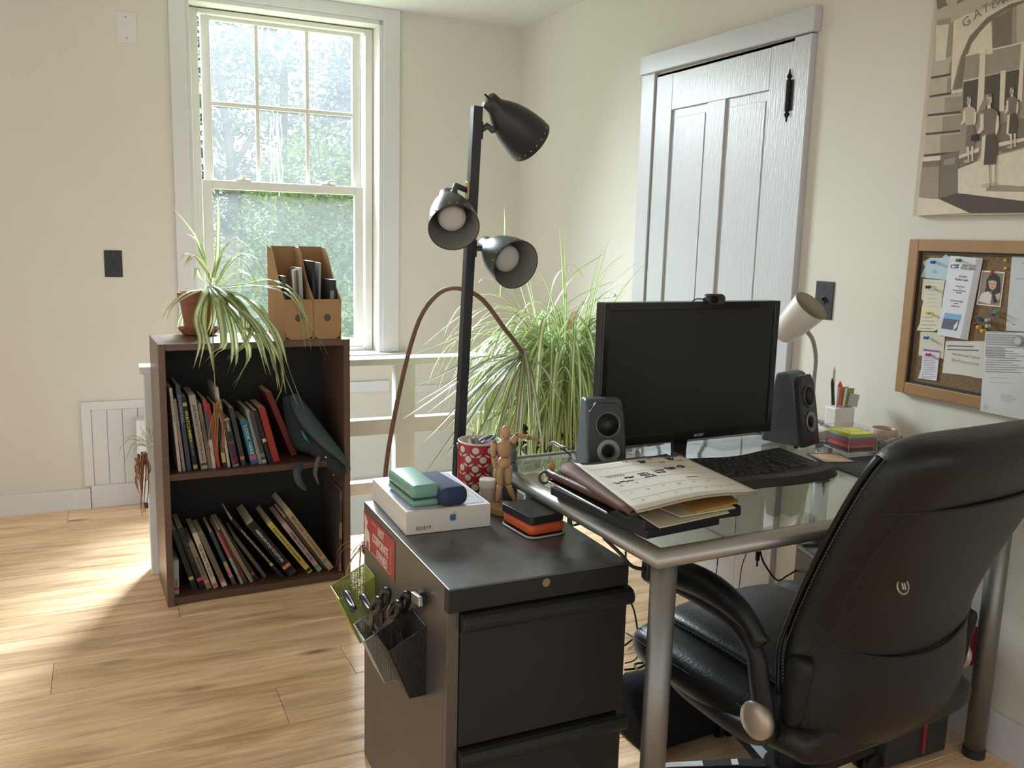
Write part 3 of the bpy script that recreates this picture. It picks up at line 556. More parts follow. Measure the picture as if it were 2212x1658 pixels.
# ---- terracotta pot with spider plant
TC = pm('terracotta', '#96644e', .85, var=.15, vs=14, bump=.2, bs=90, spec=.2); SOIL = pm('soil', '#3a2c22', .95, var=.3, vs=60, bump=1, bs=80)
LEAF1 = leafmat('leaf_variegated', '#90a85c', '#f1f0cc', .36, .66, .4); LEAF2 = leafmat('leaf_green', '#8fae58', '#ecefc6', .25, .6, .42); LEAF3 = leafmat('leaf_dry', '#b08a66', '#c9a888', .3, .5, .3); LEAF4 = leafmat('leaf_greyed', '#858c6a', '#cfccb0', .25, .5, .35)
P0 = onz(430, 722, BH); P0 = V((P0.x, P0.y, BH))
sp = root('spider_plant', 'spider plant in a terracotta pot on the bookcase, leaves hanging over the front', 'plant', P0 + V((0, 0, .0006)))
B().lathe([(.045, 0), (.056, .004), (.066, .02), (.069, .024), (.066, .024), (.060, .012), (.044, .008), (.001, .008)], 28).obj('saucer', TC, sp, smooth=False, bevel=0)
B().lathe([(.044, .009), (.058, .112), (.064, .112), (.067, .144), (.060, .144), (.055, .13), (.001, .128)], 28).obj('pot', TC, sp)
B().lathe([(.001, .131), (.054, .131)], 20, cap=False).obj('soil', SOIL, sp)
def leafpx(parent, pts, w, mat=None, n=12, nrm=None, fold=.25):
    P = [V((min(p.x, -.02), p.y, p.z)) for p in [onz_y(*p) for p in pts]]; b_ = B(); b_.ribbon(spl(P, n), w, fold, nrm); return b_.obj('leaf', mat or LEAF1, parent, world=True, smooth=True)
def onz_y(px, py, y): return ony(px, py, y)
cb = (425, 640, -1.0)
L_ = [  # (pixel, pixel, depth) along each leaf
 [(455, 620, -1.0), (430, 530, -1.0), (408, 490, -1.02), (373, 448, -1.05)], [(458, 615, -1.0), (470, 560, -1.02), (472, 480, -1.03), (470, 420, -1.05)],
 [(455, 610, -1.0), (440, 560, -1.0), (425, 520, -.98), (400, 503, -.97)], [(455, 610, -1.0), (432, 560, -1.02), (405, 548, -1.05), (387, 562, -1.08)],
 [(455, 600, -1.0), (425, 555, -1.05), (408, 562, -1.08), (396, 587, -1.1)], [(455, 615, -1.0), (432, 600, -1.02), (424, 580, -1.05), (416, 632, -1.06)],
 [(460, 600, -1.02), (480, 545, -1.0), (510, 518, -1.0), (540, 535, -1.02)], [(465, 610, -1.02), (520, 553, -1.05), (555, 560, -1.07), (580, 605, -1.1)],
 [(465, 620, -1.02), (500, 560, -1.0), (528, 570, -1.0), (560, 615, -1.02)], [(465, 625, -1.02), (510, 585, -1.05), (548, 605, -1.08), (566, 650, -1.1)],
 [(470, 620, -1.03), (530, 615, -1.1), (600, 608, -1.14), (650, 650, -1.2), (672, 755, -1.25)], [(470, 625, -1.03), (540, 620, -1.1), (620, 625, -1.2), (665, 690, -1.26), (718, 783, -1.27)],
 [(465, 625, -1.05), (520, 640, -1.15), (570, 690, -1.24), (605, 760, -1.28), (610, 830, -1.28), (595, 870, -1.28)], [(465, 630, -1.05), (530, 650, -1.15), (590, 720, -1.25), (612, 800, -1.29), (645, 880, -1.28)],
 [(460, 630, -1.05), (505, 660, -1.15), (560, 720, -1.24), (590, 780, -1.28), (600, 840, -1.28)], [(460, 625, -1.05), (480, 650, -1.15), (500, 720, -1.22), (502, 770, -1.27), (490, 810, -1.27)],
 [(455, 625, -1.05), (470, 660, -1.18), (482, 740, -1.27), (462, 760, -1.28), (440, 785, -1.28)], [(452, 620, -1.05), (440, 640, -1.13), (424, 690, -1.16), (432, 740, -1.24), (418, 795, -1.28)],
 [(452, 620, -1.05), (445, 650, -1.13), (440, 700, -1.17), (452, 750, -1.26), (460, 800, -1.28)], [(455, 618, -1.05), (462, 640, -1.13), (463, 690, -1.17), (452, 725, -1.2)],
 [(455, 615, -1.05), (475, 640, -1.14), (515, 700, -1.2), (540, 760, -1.27), (525, 800, -1.28), (505, 840, -1.28)], [(455, 615, -1.05), (490, 640, -1.14), (545, 700, -1.22), (566, 745, -1.26), (575, 790, -1.28)],
 [(460, 615, -1.05), (500, 650, -1.15), (525, 690, -1.2), (522, 740, -1.25)], [(460, 615, -1.05), (515, 655, -1.15), (545, 700, -1.2), (530, 745, -1.26), (492, 775, -1.28)],
 [(460, 615, -1.05), (500, 640, -1.1), (560, 660, -1.15), (600, 730, -1.22), (610, 770, -1.28)], [(440, 625, -1.0), (405, 640, -1.05), (375, 660, -1.08), (360, 690, -1.1)], [(440, 635, -.98), (405, 665, -.95), (388, 690, -.93), (383, 715, -.92)],
 [(470, 640, -1.1), (520, 700, -1.2), (560, 740, -1.25), (585, 810, -1.29)], [(466, 630, -1.06), (535, 680, -1.2), (575, 740, -1.26), (592, 800, -1.29)], [(470, 640, -1.05), (545, 690, -1.18), (590, 750, -1.27), (606, 790, -1.29), (618, 850, -1.28)]]
for i, l in enumerate(L_): leafpx(sp, l, .0185 + .006 * ((i * 7) % 5) / 5, LEAF1 if i % 5 else LEAF2, 14, nrm=None)
q = random.Random(8)
for i, l in enumerate(L_[6:30]):
    j = q.uniform(-16, 20); leafpx(sp, [l[0]] + [(a + j * (k + 1) / len(l), c + q.uniform(-8, 8), d + .012) for k, (a, c, d) in enumerate(l[1:])], .019, LEAF1 if i % 4 else LEAF2, 14)
B().tube(spl([ony(462, 700, -1.25), ony(460, 740, -1.27), ony(462, 790, -1.28), ony(466, 860, -1.285)], 10), .0018, 6).obj('runner', pm('runner_tan', '#8c8a5c', .6), sp, world=True)
q = random.Random(3); rt = B()
for i in range(16):
    x0 = q.uniform(462, 478); xs = q.uniform(-16, 14)
    rt.tube(spl([ony(x0, q.uniform(860, 885), -1.283), ony(x0 + xs * .6, 915, -1.285 - q.uniform(0, .015)), ony(x0 + xs * q.uniform(.3, 1), q.uniform(935, 960), -1.285), ony(x0 + xs * .4, q.uniform(960, 1000), -1.283)], 8), [.0022, .0022, .002, .002, .0018, .0016, .0014, .0011, .0008], 5)
ROOTC = pm('orange_roots', '#9c6a48', .8, var=.2, vs=30)
setp(rt.obj('hanging_roots', ROOTC, sp, world=True, smooth=True), kind='stuff')
# ---- bare-rooted offset hanging at the railing's newel
P1 = ony(312, 958, -1.06)
ar = root('air_plant', 'small spider plant offset with bare orange roots hanging beside the bookcase', 'plant', P1)
AL = [[(322, 960), (312, 935), (303, 925), (305, 915)], [(326, 955), (320, 920), (335, 902)], [(328, 955), (326, 925), (333, 905)], [(318, 955), (290, 942), (266, 950)], [(316, 962), (285, 948), (262, 965), (257, 985)], [(316, 962), (290, 960), (275, 985), (264, 1020)], [(318, 960), (300, 950), (283, 965), (278, 985)], [(320, 965), (300, 962), (290, 975), (292, 990)], [(318, 960), (308, 935), (306, 960)], [(322, 970), (328, 965), (338, 957)]]
for i, l in enumerate(AL): leafpx(ar, [(a, c, -1.06 - .02 * (i % 3)) for a, c in l], .011, LEAF1 if i % 3 else LEAF2, 10)
rt = B()
for i in range(22):
    x0 = q.uniform(292, 318); zt_ = q.uniform(975, 990); x1 = x0 + q.uniform(-8, 8); ye = q.uniform(1030, 1120) if i % 3 else q.uniform(1000, 1050)
    rt.tube(spl([ony(x0, zt_, -1.06), ony(x1, (zt_ * 2 + ye) / 3, -1.06 - q.uniform(0, .03)), ony(x1 + q.uniform(-7, 7), (zt_ + 2 * ye) / 3, -1.07), ony((x1 + 305) / 2, ye, -1.06)], 8), [.0026, .0026, .0024, .0022, .002, .0018, .0016, .0012, .0008], 5)
setp(rt.obj('roots', ROOTC, ar, world=True, smooth=True), kind='stuff')
# ================================================================== FLOOR LAMP (three heads)
LY = -1.98
LB = V((-1.118, LY, 0)); LT = V((-1.0625, LY, 1.545))
LAMP = pm('lamp_black', (.028, .029, .031), .38, var=.08, bump=.08, bs=300); LAMPI = pm('lamp_inside', '#8d8a82', .5); BULB = pm('bulb_white', '#d9d5cc', .5); LGREY = pm('lamp_grey', (.07, .07, .075), .4)
fl_ = root('floor_lamp', 'black floor lamp with three swivel cone shades on a square pole, behind the filing cabinet', 'floor lamp', LB)
B().lathe([(.001, 0), (.125, 0), (.125, .012), (.11, .02), (.02, .03), (.001, .03)], 32).obj('base', LAMP, fl_, smooth=False)
B().tube([LB + V((0, 0, .02)), LT], .0125, 4, sq=True).obj('pole', LAMP, fl_, world=True, bevel=.0015)
BRASS = pm('brass', (.5, .36, .16), .35, .9)
def shade(neck, axis, arm_pts, br, ln=.168, rm_=.064, roll=0):
    ax = V(axis).normalized(); M = frame(neck, ax.cross(V((.1, .2, 1))).normalized(), ax.cross(ax.cross(V((.1, .2, 1)))).normalized())
    z = M.to_3x3() @ V((0, 0, 1))
    if z.dot(ax) < 0: M = M @ Matrix.Rotation(pi, 4, 'X')
    prof = [(.001, 0), (.020, 0), (.0225, .003), (.0235, .025), (.028, .034), (.036, .048), (.046, .070), (.0545, .097), (.060, .125), (.063, .150), (.064, ln)]
    out = prof + [(r - .0016, z_) for r, z_ in prof[:0:-1]] + [(.001, .002)]
    b_ = B(); b_.lathe(prof, 36, cap=False); b_.lathe([(r - .0018, z_) for r, z_ in prof[3:]], 36, cap=False)
    b_.lathe([(prof[-1][0], ln), (prof[-1][0] - .0018, ln)], 36, cap=False)
    o = b_.obj('lamp_shade', LAMP, fl_, M=M, world=True, smooth=True)
    b_ = B(); b_.lathe([(r - .0022, z_ - .0005) for r, z_ in prof[4:]], 36, cap=False).obj('shade_lining', LAMPI, o, M=M, world=True, smooth=True)
    hb_ = B()
    for i in range(20):
        a = 2 * pi * i / 20; hb_.cyl((.0624 * cos(a), .0624 * sin(a), ln - .012), (.0645 * cos(a), .0645 * sin(a), ln - .0123), .0017, seg=6)
    hb_.obj('vent_holes', pm('vent_light', '#c9c6bc', .8), o, M=M, world=True)
    B().lathe([(.014, .03), (.017, .06), (.02, .066), (.026, .085), (.033, .112), (.035, .120), (.033, .126), (.02, .1285), (.001, .129)], 28).obj('bulb', BULB, fl_, M=M, world=True, smooth=True)
    B().lathe([(.0345, .098), (.0365, .100), (.0365, .117), (.0345, .119)], 28, cap=False).obj('bulb_collar', LAMPI, fl_, M=M, world=True, smooth=True)
    B().cyl((0.005, 0, -.018), (0.005, 0, .001), .0028, seg=8).obj('switch_knob', BLACKM, fl_, M=M, world=True)
    B().tube(arm_pts, .0075, 8).obj('arm', LGREY, fl_, world=True, smooth=True)
    c = V(arm_pts[0]); B().box(c - V((.0035, .009, .022)), c + V((.0035, .009, .022))).obj('bracket', br, fl_, world=True, bevel=.001)
    e = V(arm_pts[-1]); B().sph(e, .0095, seg=10).obj('swivel_joint', LGREY, fl_, world=True, smooth=True)
pl_ = lambda px, py, d=0: ony(px, py, LY + d)
pole_at = lambda z: LB + (LT - LB) * (z / LT.z)
def axis(px, py, right, down, toward): return -ray(px, py).normalized() * toward + RIGHT * right + DOWN * down
s1 = pl_(1055, 215, -.02); shade(s1, axis(1055, 215, .58, .58, -.55), [pole_at(1.487) + V((.014, 0, 0)), pl_(1052, 272), pl_(1064, 280, -.01)], LAMP)
s2 = pl_(966, 421, .05); shade(s2, axis(966, 421, .11, .53, .84), [pole_at(1.335) + V((-.014, 0, 0)), pl_(985, 401), pl_(981, 416, -.02)], BRASS)
s3 = pl_(1047, 527, .04); shade(s3, axis(1047, 527, .50, .33, .80), [pole_at(1.188) + V((.014, 0, 0)), pl_(1040, 536), pl_(1052, 540, -.01)], LGREY)
# ================================================================== BIG SPIDER PLANT, DRACAENA
def arch(b_, p, az, el, ln, w, g=2.2, n=11, q=random):
    d = V((cos(az) * cos(el), sin(az) * cos(el), sin(el))); pts = [V(p)]; ds = ln / n
    for i in range(n):
        d = (d + V((0, 0, -g * ds * (1 + i * .12)))).normalized(); nx_p = pts[-1] + d * ds; nx_p.x = min(nx_p.x, .43); pts.append(nx_p)
    b_.ribbon(pts, w, .22)
PC = V((-.46, -1.36, .60))
ps = root('plant_stand', 'black wrought-iron plant stand with leaf ornaments under the big spider plant', 'plant stand', (PC.x, PC.y, 0))
IRON = pm('iron', (.035, .026, .022), .55, .5, var=.2, vs=30); b = B()
for k in range(3):
    a = 2 * pi * k / 3 + .5; c_, s_ = cos(a), sin(a)
    B().tube(spl([(.19 * c_, .19 * s_, 0), (.12 * c_, .12 * s_, .10), (.11 * c_, .11 * s_, .3), (.14 * c_, .14 * s_, .43), (.125 * c_, .125 * s_, .48)], 14), .006, 6).obj('leg', IRON, ps)
for z_, r_ in ((.45, .125), (.2, .115)): B().tube([(r_ * cos(2*pi*i/28), r_ * sin(2*pi*i/28), z_) for i in range(28)], .005, 6, closed=True).obj('ring', IRON, ps)
B().lathe([(.001, .448), (.13, .448), (.13, .453), (.001, .453)], 24).obj('tray', IRON, ps)
def ileaf(px, py, ang, ln=.05):
    c = ony(px, py, -1.55); d = V((cos(ang), 0, sin(ang))); P = [c + d * ln * i / 6 for i in range(7)]; b_ = B(); b_.ribbon(P, .02, .3, nrm=(0, -1, 0)); b_.obj('iron_leaf', IRON, ps, world=True, solid=.002)
B().tube(spl([ony(1108, 978, -1.55), ony(1130, 940, -1.55), ony(1160, 932, -1.55), ony(1190, 955, -1.55), ony(1215, 935, -1.56)], 14), .004, 6).obj('scroll', IRON, ps, world=True)
B().tube([ony(1090, 955, -1.55), ony(1165, 956, -1.55)], .004, 6).obj('scroll', IRON, ps, world=True)
B().tube([ony(1148, 1010, -1.55), ony(1148, 957, -1.55), ony(1152, 940, -1.5)], .005, 6).obj('stem', IRON, ps, world=True)
for px, py, a_ in ((1148, 975, .5), (1148, 985, -.3), (1152, 978, -1.0), (1138, 930, 2.2), (1160, 930, .4), (1118, 950, 2.6), (1128, 938, 1.4), (1208, 940, -.6), (1196, 948, 1.2)): ileaf(px, py, a_, .034)
bp_ = root('spider_plant', 'large spider plant with long striped leaves between the lamp and the monitor', 'plant', (PC.x, PC.y, .4535))
B().lathe([(.075, 0), (.10, .13), (.108, .13), (.11, .16), (.1, .16), (.095, .145), (.001, .143)], 28).obj('pot', pm('pot_brown', '#6b4a3a', .6), bp_)
q = random.Random(11); mass = B()
def lim(az, ln): return min(ln, .40) if cos(az) > .55 else ln
for i in range(500):
    az = q.uniform(0, 2 * pi); rr_ = .13 * sqrt(q.random()); a2 = az + q.uniform(-.8, .8); p = V((rr_ * cos(a2), rr_ * sin(a2), .21 + .24 * q.random()))
    if i % 22: el = radians(q.uniform(0, 66)); ln = q.uniform(.34, .62); g = q.uniform(3.6, 8.0); w = q.uniform(.011, .018)
    else: el = radians(q.uniform(60, 86)); ln = q.uniform(.36, .52); g = q.uniform(1.0, 2.4); w = q.uniform(.009, .013)
    ln = lim(az, ln)
    if i < 225: b_ = B(); arch(b_, p, az, el, ln, w, g, 11); b_.obj('leaf', (LEAF2 if i % 3 else LEAF1) if i % 19 else LEAF3, bp_, smooth=True)
    else: arch(mass, p, az, el, ln, w, g, 9)
setp(mass.obj('leaf_mass', LEAF2, bp_, smooth=True), kind='stuff')
# baby plants on runners at the lower left and right of the big plant
def baby(c, n, ln, seed):
    q_ = random.Random(seed)
    for i in range(n):
        b_ = B(); arch(b_, V(c) - V((PC.x, PC.y, .4535)), q_.uniform(0, 6.28), radians(q_.uniform(0, 80)), ln * q_.uniform(.6, 1.2), .006, 6, 8); b_.obj('leaf', LEAF1, bp_, smooth=True)
baby(ony(1030, 950, -1.55), 20, .12, 1); baby(ony(1245, 965, -1.5), 20, .12, 2); baby(ony(1235, 830, -1.6), 18, .2, 4)
for px in ((1245, 965), (1030, 950), (1235, 830)):
    e = ony(*px, -1.53); B().tube(spl([PC + V((0, 0, .03)), (PC + e) / 2 + V((0, -.1, .12)), e + V((0, 0, .04)), e], 10), .002, 5).obj('runner', pm('runner_tan', '#8c8a5c', .6), bp_, world=True)
long_ = [[(1180, 690, -1.4), (1235, 600, -1.4), (1290, 558, -1.35), (1308, 548, -1.3)], [(1190, 690, -1.4), (1250, 640, -1.3), (1320, 610, -1.1), (1392, 611, -.95)], [(1180, 680, -1.4), (1200, 600, -1.4), (1235, 572, -1.4), (1262, 600, -1.38)], [(1080, 640, -1.35), (1085, 560, -1.3), (1090, 500, -1.28), (1089, 445, -1.27)], [(1170, 690, -1.45), (1080, 665, -1.5), (1000, 680, -1.55), (915, 745, -1.6)], [(1170, 690, -1.45), (1060, 700, -1.5), (960, 740, -1.55), (890, 765, -1.6)], [(1150, 690, -1.4), (1090, 620, -1.4), (1050, 600, -1.4), (1030, 612, -1.4)], [(1200, 690, -1.45), (1280, 650, -1.45), (1330, 640, -1.4), (1300, 620, -1.35)]]
for l in long_: leafpx(bp_, l, .012, LEAF2, 14)
# dracaena: a bare cane that arches over and hangs its head of leaves
DP = V((-1.085, -1.30, 0))
dc = root('dracaena', 'dracaena with a long bare arching cane and drooping leaf head behind the lamp pole', 'plant', DP)
B().lathe([(.06, 0), (.085, .13), (.09, .13), (.092, .155), (.082, .155), (.078, .14), (.001, .138)], 24).obj('pot', pm('pot_redbrown', '#5e3a2c', .6), dc)
cane = spl([DP + V((.0, 0, .13)), ony(832, 1030, -1.32), ony(862, 850, -1.36), ony(900, 705, -1.42), ony(940, 640, -1.5), ony(985, 622, -1.6), ony(1040, 645, -1.66), ony(1090, 710, -1.7), ony(1110, 735, -1.7), ony(1135, 772, -1.7)], 40)
B().tube(cane, [.0085 - .002 * i / 40 for i in range(41)], 8).obj('cane', pm('cane_bark', '#77594a', .8, var=.25, vs=60, bump=.8, bs=120), dc, world=True, smooth=True)
tip = V(cane[-1]); q = random.Random(21); td = V((.12, -.1, -1)).normalized()
tg = [(945, 1010), (905, 1040), (960, 990), (925, 890), (900, 870), (940, 850), (1000, 920), (1015, 980), (1060, 1000), (1090, 960), (1120, 980), (1150, 930), (1200, 940), (1220, 880), (980, 830), (870, 905), (910, 960), (1040, 930), (1145, 1000), (1175, 985), (895, 835), (1070, 905), (950, 940), (1105, 1010), (1130, 880), (1000, 860)]
for i, (px, py) in enumerate(tg):
    e = ony(px, py, -1.72 - .14 * (i % 3)); m_ = tip.lerp(e, .45) + V((0, 0, .035)); b_ = B(); b_.ribbon(spl([tip - td * .02 * (i % 4) * .5, m_, tip.lerp(e, .8) + V((0, 0, .012)), e], 12), .0135, .25); b_.obj('leaf', LEAF4 if i % 3 else LEAF2, dc, world=True, smooth=True)
dd = ony(775, 1150, -1.12)
for i in range(26):
    b_ = B(); arch(b_, V((-.06 + q.uniform(-.03, .05), q.uniform(-.05, .05), .15)), q.uniform(1.5, 5.2), radians(q.uniform(10, 70)), q.uniform(.08, .2), .007, 14, 9); b_.obj('dry_leaf', LEAF3, dc, smooth=True)
# ================================================================== FILING CABINET
CT = .622
_a, _b, _c = onz(968, 1272, CT), onz(1362, 1215, CT), onz(785, 1083, CT)
CX0, CX1, CYF, CYB = _a.x, _b.x, (_a.y + _b.y) / 2, _c.y
CABM = pm('cabinet_paint_floor_lit', (.13, .118, .106), .34, .55, var=.10, vs=6, bump=.06, bs=500, spec=.6); CABT = pm('cabinet_top_dusty', (.075, .077, .077), .27, .0, var=.5, vs=9, bump=.08, bs=200, spec=.7); CABF = pm('cabinet_paint_shaded', (.014, .014, .0135), .5, var=.1, spec=.4)  # side colour lightened for floor reflection, front colour darkened for shade; top dusty
fc = root('filing_cabinet', 'dark two-drawer metal filing cabinet under the left end of the desk', 'filing cabinet', (CX0, CYF, 0))
B().box((CX0, CYF + .02, .0), (CX0 + .002, CYB, CT - .002)).box((CX1 - .002, CYF + .02, 0), (CX1, CYB, CT - .002)).box((CX0, CYB - .002, 0), (CX1, CYB, CT - .002)).box((CX0, CYF + .018, 0), (CX1, CYF + .04, .02)).obj('body', CABM, fc, world=True)
B().box((CX0, CYF + .0, CT - .004), (CX1, CYB, CT)).obj('top', CABT, fc, world=True, bevel=.0015)
B().box((CX0, CYF, CT - .045), (CX1, CYF + .02, CT - .004)).obj('top_lip', CABF, fc, world=True, bevel=.002)
B().box((CX0, CYF + .004, .0), (CX0 + .022, CYF + .02, CT - .045)).obj('front_post', CABM, fc, world=True, bevel=.001)
lk_ = ony(1179, 1257, CYF); B().cyl(lk_ + V((0, -.002, 0)), lk_ + V((0, .003, 0)), .008, seg=18).cyl(lk_ + V((0, -.0028, 0)), lk_, .0045, seg=10).obj('lock', pm('lock_brass', (.35, .3, .2), .35, .9), fc, world=True)
for z0, z1 in ((.322, CT - .047), (.02, .317)):
    d = B().box((CX0 + .023, CYF - .0, z0), (CX1 - .001, CYF + .016, z1 - .035)).obj('drawer', CABF, fc, world=True, bevel=.002)
    # rolled full-width finger pull along the top of the drawer
    pr = [(0, 0), (-.010, .002), (-.017, .010), (-.018, .020), (-.012, .029), (-.004, .033), (.01, .034), (.01, 0)]
    B().prism([(y_, z_) for y_, z_ in pr], 0, CX1 + .006 - CX0 - .023, Matrix(((0, 0, 1, CX0 + .023), (1, 0, 0, CYF), (0, 1, 0, z1 - .035), (0, 0, 0, 1)))).obj('pull', CABF, d, world=True, bevel=.002)
# --- red sticker on the cabinet's side
def side(y, z): return V((CX0 - .0006, y, z))      # left side, seen looking towards +x
SIDEF = lambda y, z: frame((CX0 - .0007, y, z), (0, -1, 0), (0, 0, 1))
st = root('bumper_sticker', 'red sticker with a white figure and white lettering on the cabinet side', 'sticker', M=SIDEF(onx(787, 1100, CX0).y, onx(787, 1100, CX0).z))
B().prism([(0, 0), (.232, .003), (.232, -.084), (0, -.082)], 0, .0004).obj('backing', pm('sticker_red', '#a3262b', .4), st)
TW = pm('sticker_white', '#d9cfc8', .5)
T0 = rm(st)
moose = [(.012, -.082), (.006, -.05), (.012, -.035), (.008, -.022), (.003, -.016), (.002, -.010), (.008, -.014), (.012, -.004), (.015, -.014), (.022, -.008), (.024, -.018), (.032, -.014), (.031, -.024), (.024, -.028), (.028, -.036), (.042, -.038), (.048, -.05), (.05, -.082), (.042, -.082), (.04, -.064), (.024, -.064), (.022, -.082)]
B().prism(moose, .0004, .0007).obj('animal_silhouette', TW, st)
for s_, x, y_, w_ in (('NOT', .135, -.016, .045), ('CORPORATE', .128, -.042, .115), ('OWNED', .142, -.069, .08)): text(s_, .028, TW, st, T0 @ Matrix.Translation((x, y_, .0005)), 'lettering', width=w_, bold=.0006)
B().box((.205, -.078, .0004), (.206, -.02, .0006)).box((.06, -.0795, .0004), (.206, -.0785, .0006)).box((.06, -.01, .0004), (.1, -.009, .0006)).obj('border_line', TW, st)
# --- magnetic mesh baskets on the cabinet's side
def meshmat(nm, col, hole=.55, sc_=900):
    if nm in MATS: return MATS[nm]
    m = bpy.data.materials.new(nm); m.use_nodes = True; n = m.node_tree.nodes; L = m.node_tree.links; b = n['Principled BSDF']; b.inputs['Base Color'].default_value = hx(col) if isinstance(col, str) else (*col, 1); b.inputs['Roughness'].default_value = .4
    g = n.new('ShaderNodeTexCoord'); s = n.new('ShaderNodeSeparateXYZ'); L.new(g.outputs['Object'], s.inputs[0])
    def line(a):
        w = n.new('ShaderNodeMath'); w.operation = 'SINE'; k = n.new('ShaderNodeMath'); k.operation = 'MULTIPLY'; k.inputs[1].default_value = sc_ * 2; L.new(a, k.inputs[0]); L.new(k.outputs[0], w.inputs[0]); return w
    ad_ = n.new('ShaderNodeMath'); L.new(s.outputs['X'], ad_.inputs[0]); L.new(s.outputs['Y'], ad_.inputs[1])
    a1, a2 = line(ad_.outputs[0]), line(s.outputs['Z']); mx = n.new('ShaderNodeMath'); mx.operation = 'MAXIMUM'; L.new(a1.outputs[0], mx.inputs[0]); L.new(a2.outputs[0], mx.inputs[1])
    gt = n.new('ShaderNodeMath'); gt.operation = 'GREATER_THAN'; gt.inputs[1].default_value = hole; L.new(mx.outputs[0], gt.inputs[0]); L.new(gt.outputs[0], b.inputs['Alpha']); MATS[nm] = m; return m
def basket(name, label, yc, zt_, w, hgt, dp, solid, mesh, front_solid=None):
    # back against the side x=CX0; opens upward, front leans outward
    r = root(name, label, 'basket', (CX0 - .0005, yc, zt_ - hgt)); y0, y1 = -w / 2, w / 2; hb_ = hgt; hf = hgt * .72; db = dp * .42
    A = [(0, y0, 0), (0, y1, 0), (0, y1, hb_), (0, y0, hb_)]; F = [(-db, y0, 0), (-db, y1, 0), (-dp, y1, hf), (-dp, y0, hf)]
    B().box((-.002, y0, .0), (0, y1, hb_)).obj('back_plate', solid, r, bevel=.0008)
    B().poly(F).obj('front_panel', front_solid or mesh, r, solid=.0012)
    B().poly([A[0], F[0], F[3], A[3]]).obj('side_panel', mesh, r, solid=.0006); B().poly([A[1], F[1], F[2], A[2]]).obj('side_panel', mesh, r, solid=.0006)
    B().poly([A[0], A[1], F[1], F[0]]).obj('bottom_panel', solid, r, solid=.001)
    B().tube([A[3], F[3], F[2], A[2]], .0018, 6).tube([F[3], F[0], F[1], F[2]], .0014, 6).obj('rim_wire', solid, r)
    m_ = [((a[0] + c[0]) * .5, a[1], .62 * hgt) for a, c in ((A[0], F[3]), (A[1], F[2]))]
    B().poly([(-dp * .45, y0, .01), (-dp * .45, y1, .01), (-dp * .5, y1, hgt * .78), (-dp * .5, y0, hgt * .78)]).obj('divider', mesh, r, solid=.0006)
    return r
GRN = pm('lime_green', '#9aa455', .45, var=.04); GRNM = meshmat('lime_mesh', '#8f9a4c', .35, 900); BLKM = meshmat('black_mesh', (.02, .02, .02), .15, 900); BLK2 = pm('basket_black', (.02, .02, .02), .4); GRYM = meshmat('grey_mesh', '#8a857c', .2, 900); GRYP = pm('basket_grey', '#b0a99d', .45)
bk1 = basket('mesh_basket', 'lime green magnetic mesh basket on the cabinet side, farthest back', *onx(800, 1230, CX0)[1:], .080, .150, .080, GRN, GRNM, GRN)
bk2 = basket('mesh_basket', 'pale grey magnetic mesh basket holding the scissors on the cabinet side', *onx(850, 1316, CX0)[1:], .082, .135, .072, GRYP, GRYM, GRYP)
bk3 = basket('mesh_basket', 'black magnetic mesh basket nearest the front on the cabinet side', *onx(906, 1332, CX0)[1:], .080, .138, .072, BLK2, BLKM)
def scissors(lab, px1, px2, x):
    a = onx(*px1, x); b_ = onx(*px2, x); r = root('scissors', lab, 'scissors', b_)
    d = (a - b_)
    for k in (0, 1):
        o1 = V((-.012 + .03 * k - .008, .012 - .03 * k, 0)); c = a + o1; dz = d.normalized()
        loop = [c + V((0, 0, 0)) + (dz * .030 * cos(t) + V((.2, -.75, 0)).normalized() * .012 * sin(t)) for t in [2 * pi * i / 18 for i in range(18)]]
        B().tube(loop, [.0052 + .0022 * cos(2 * pi * i / 18) ** 2 for i in range(18)], 8, closed=True).obj('handle', pm('handle_black', (.015, .015, .016), .3), r, world=True, smooth=True)
        B().tube([c - dz * .03, b_ + o1 * .2, b_ - dz * .05 + o1 * -.3], [.005, .005, .002], 4).obj('blade', pm('blade_grey', '#6e6a62', .3, .8), r, world=True)
scissors('large black-handled scissors upright in the green basket', (778, 1300), (800, 1345), CX0 - .05)
scissors('black-handled scissors leaning in the grey basket', (838, 1310), (806, 1370), CX0 - .045)
scissors('second black-handled scissors beside the others in the grey basket', (856, 1295), (832, 1365), CX0 - .03)
def stick(name, label, cat, p, d, l, r_, mat, tipm=None):
    p = V(p); d = V(d).normalized(); r = root(name, label, cat, p); B().cyl(p, p + d * l, r_, seg=8).obj('barrel', mat, r, world=True)
    B().cyl(p + d * l, p + d * (l + .012), r_, r_ * .2, seg=8).obj('tip', tipm or mat, r, world=True); return r
GOLD = pm('gold_metal', (.55, .42, .2), .35, .8)
b3 = ROOTM[bk3.name].translation
for i, (y_, z_, dx, dy, dz) in enumerate(((b3.y + .02, b3.z + .028, .1, .35, .9), (b3.y - .015, b3.z + .02, .0, .8, .35), (b3.y + .015, b3.z + .015, .1, -.9, .25), (b3.y, b3.z + .02, -.1, -.7, .5))):
    stick('pin_tool', ('brass-coloured pointed tool standing', 'small brass pin lying to the right', 'short brass pin lying to the left', 'brass pin leaning')[i] + ' in the black mesh basket', 'tool', (CX0 - .028, y_, z_), (dx, dy, dz), (.062, .03, .028, .035)[i], .0022, GOLD)
rr = root('tape_roll', 'violet roll of tape in the green basket', 'tape', ROOTM[bk1.name].translation + V((-.04, 0, .09)))
B().lathe([(.012, -.006), (.02, -.006), (.02, .006), (.012, .006), (.012, -.006)], 20, cap=False).obj('roll', pm('violet', '#6f6aa8', .4), rr, M=Matrix.Rotation(.9, 4, 'Y'), smooth=False)
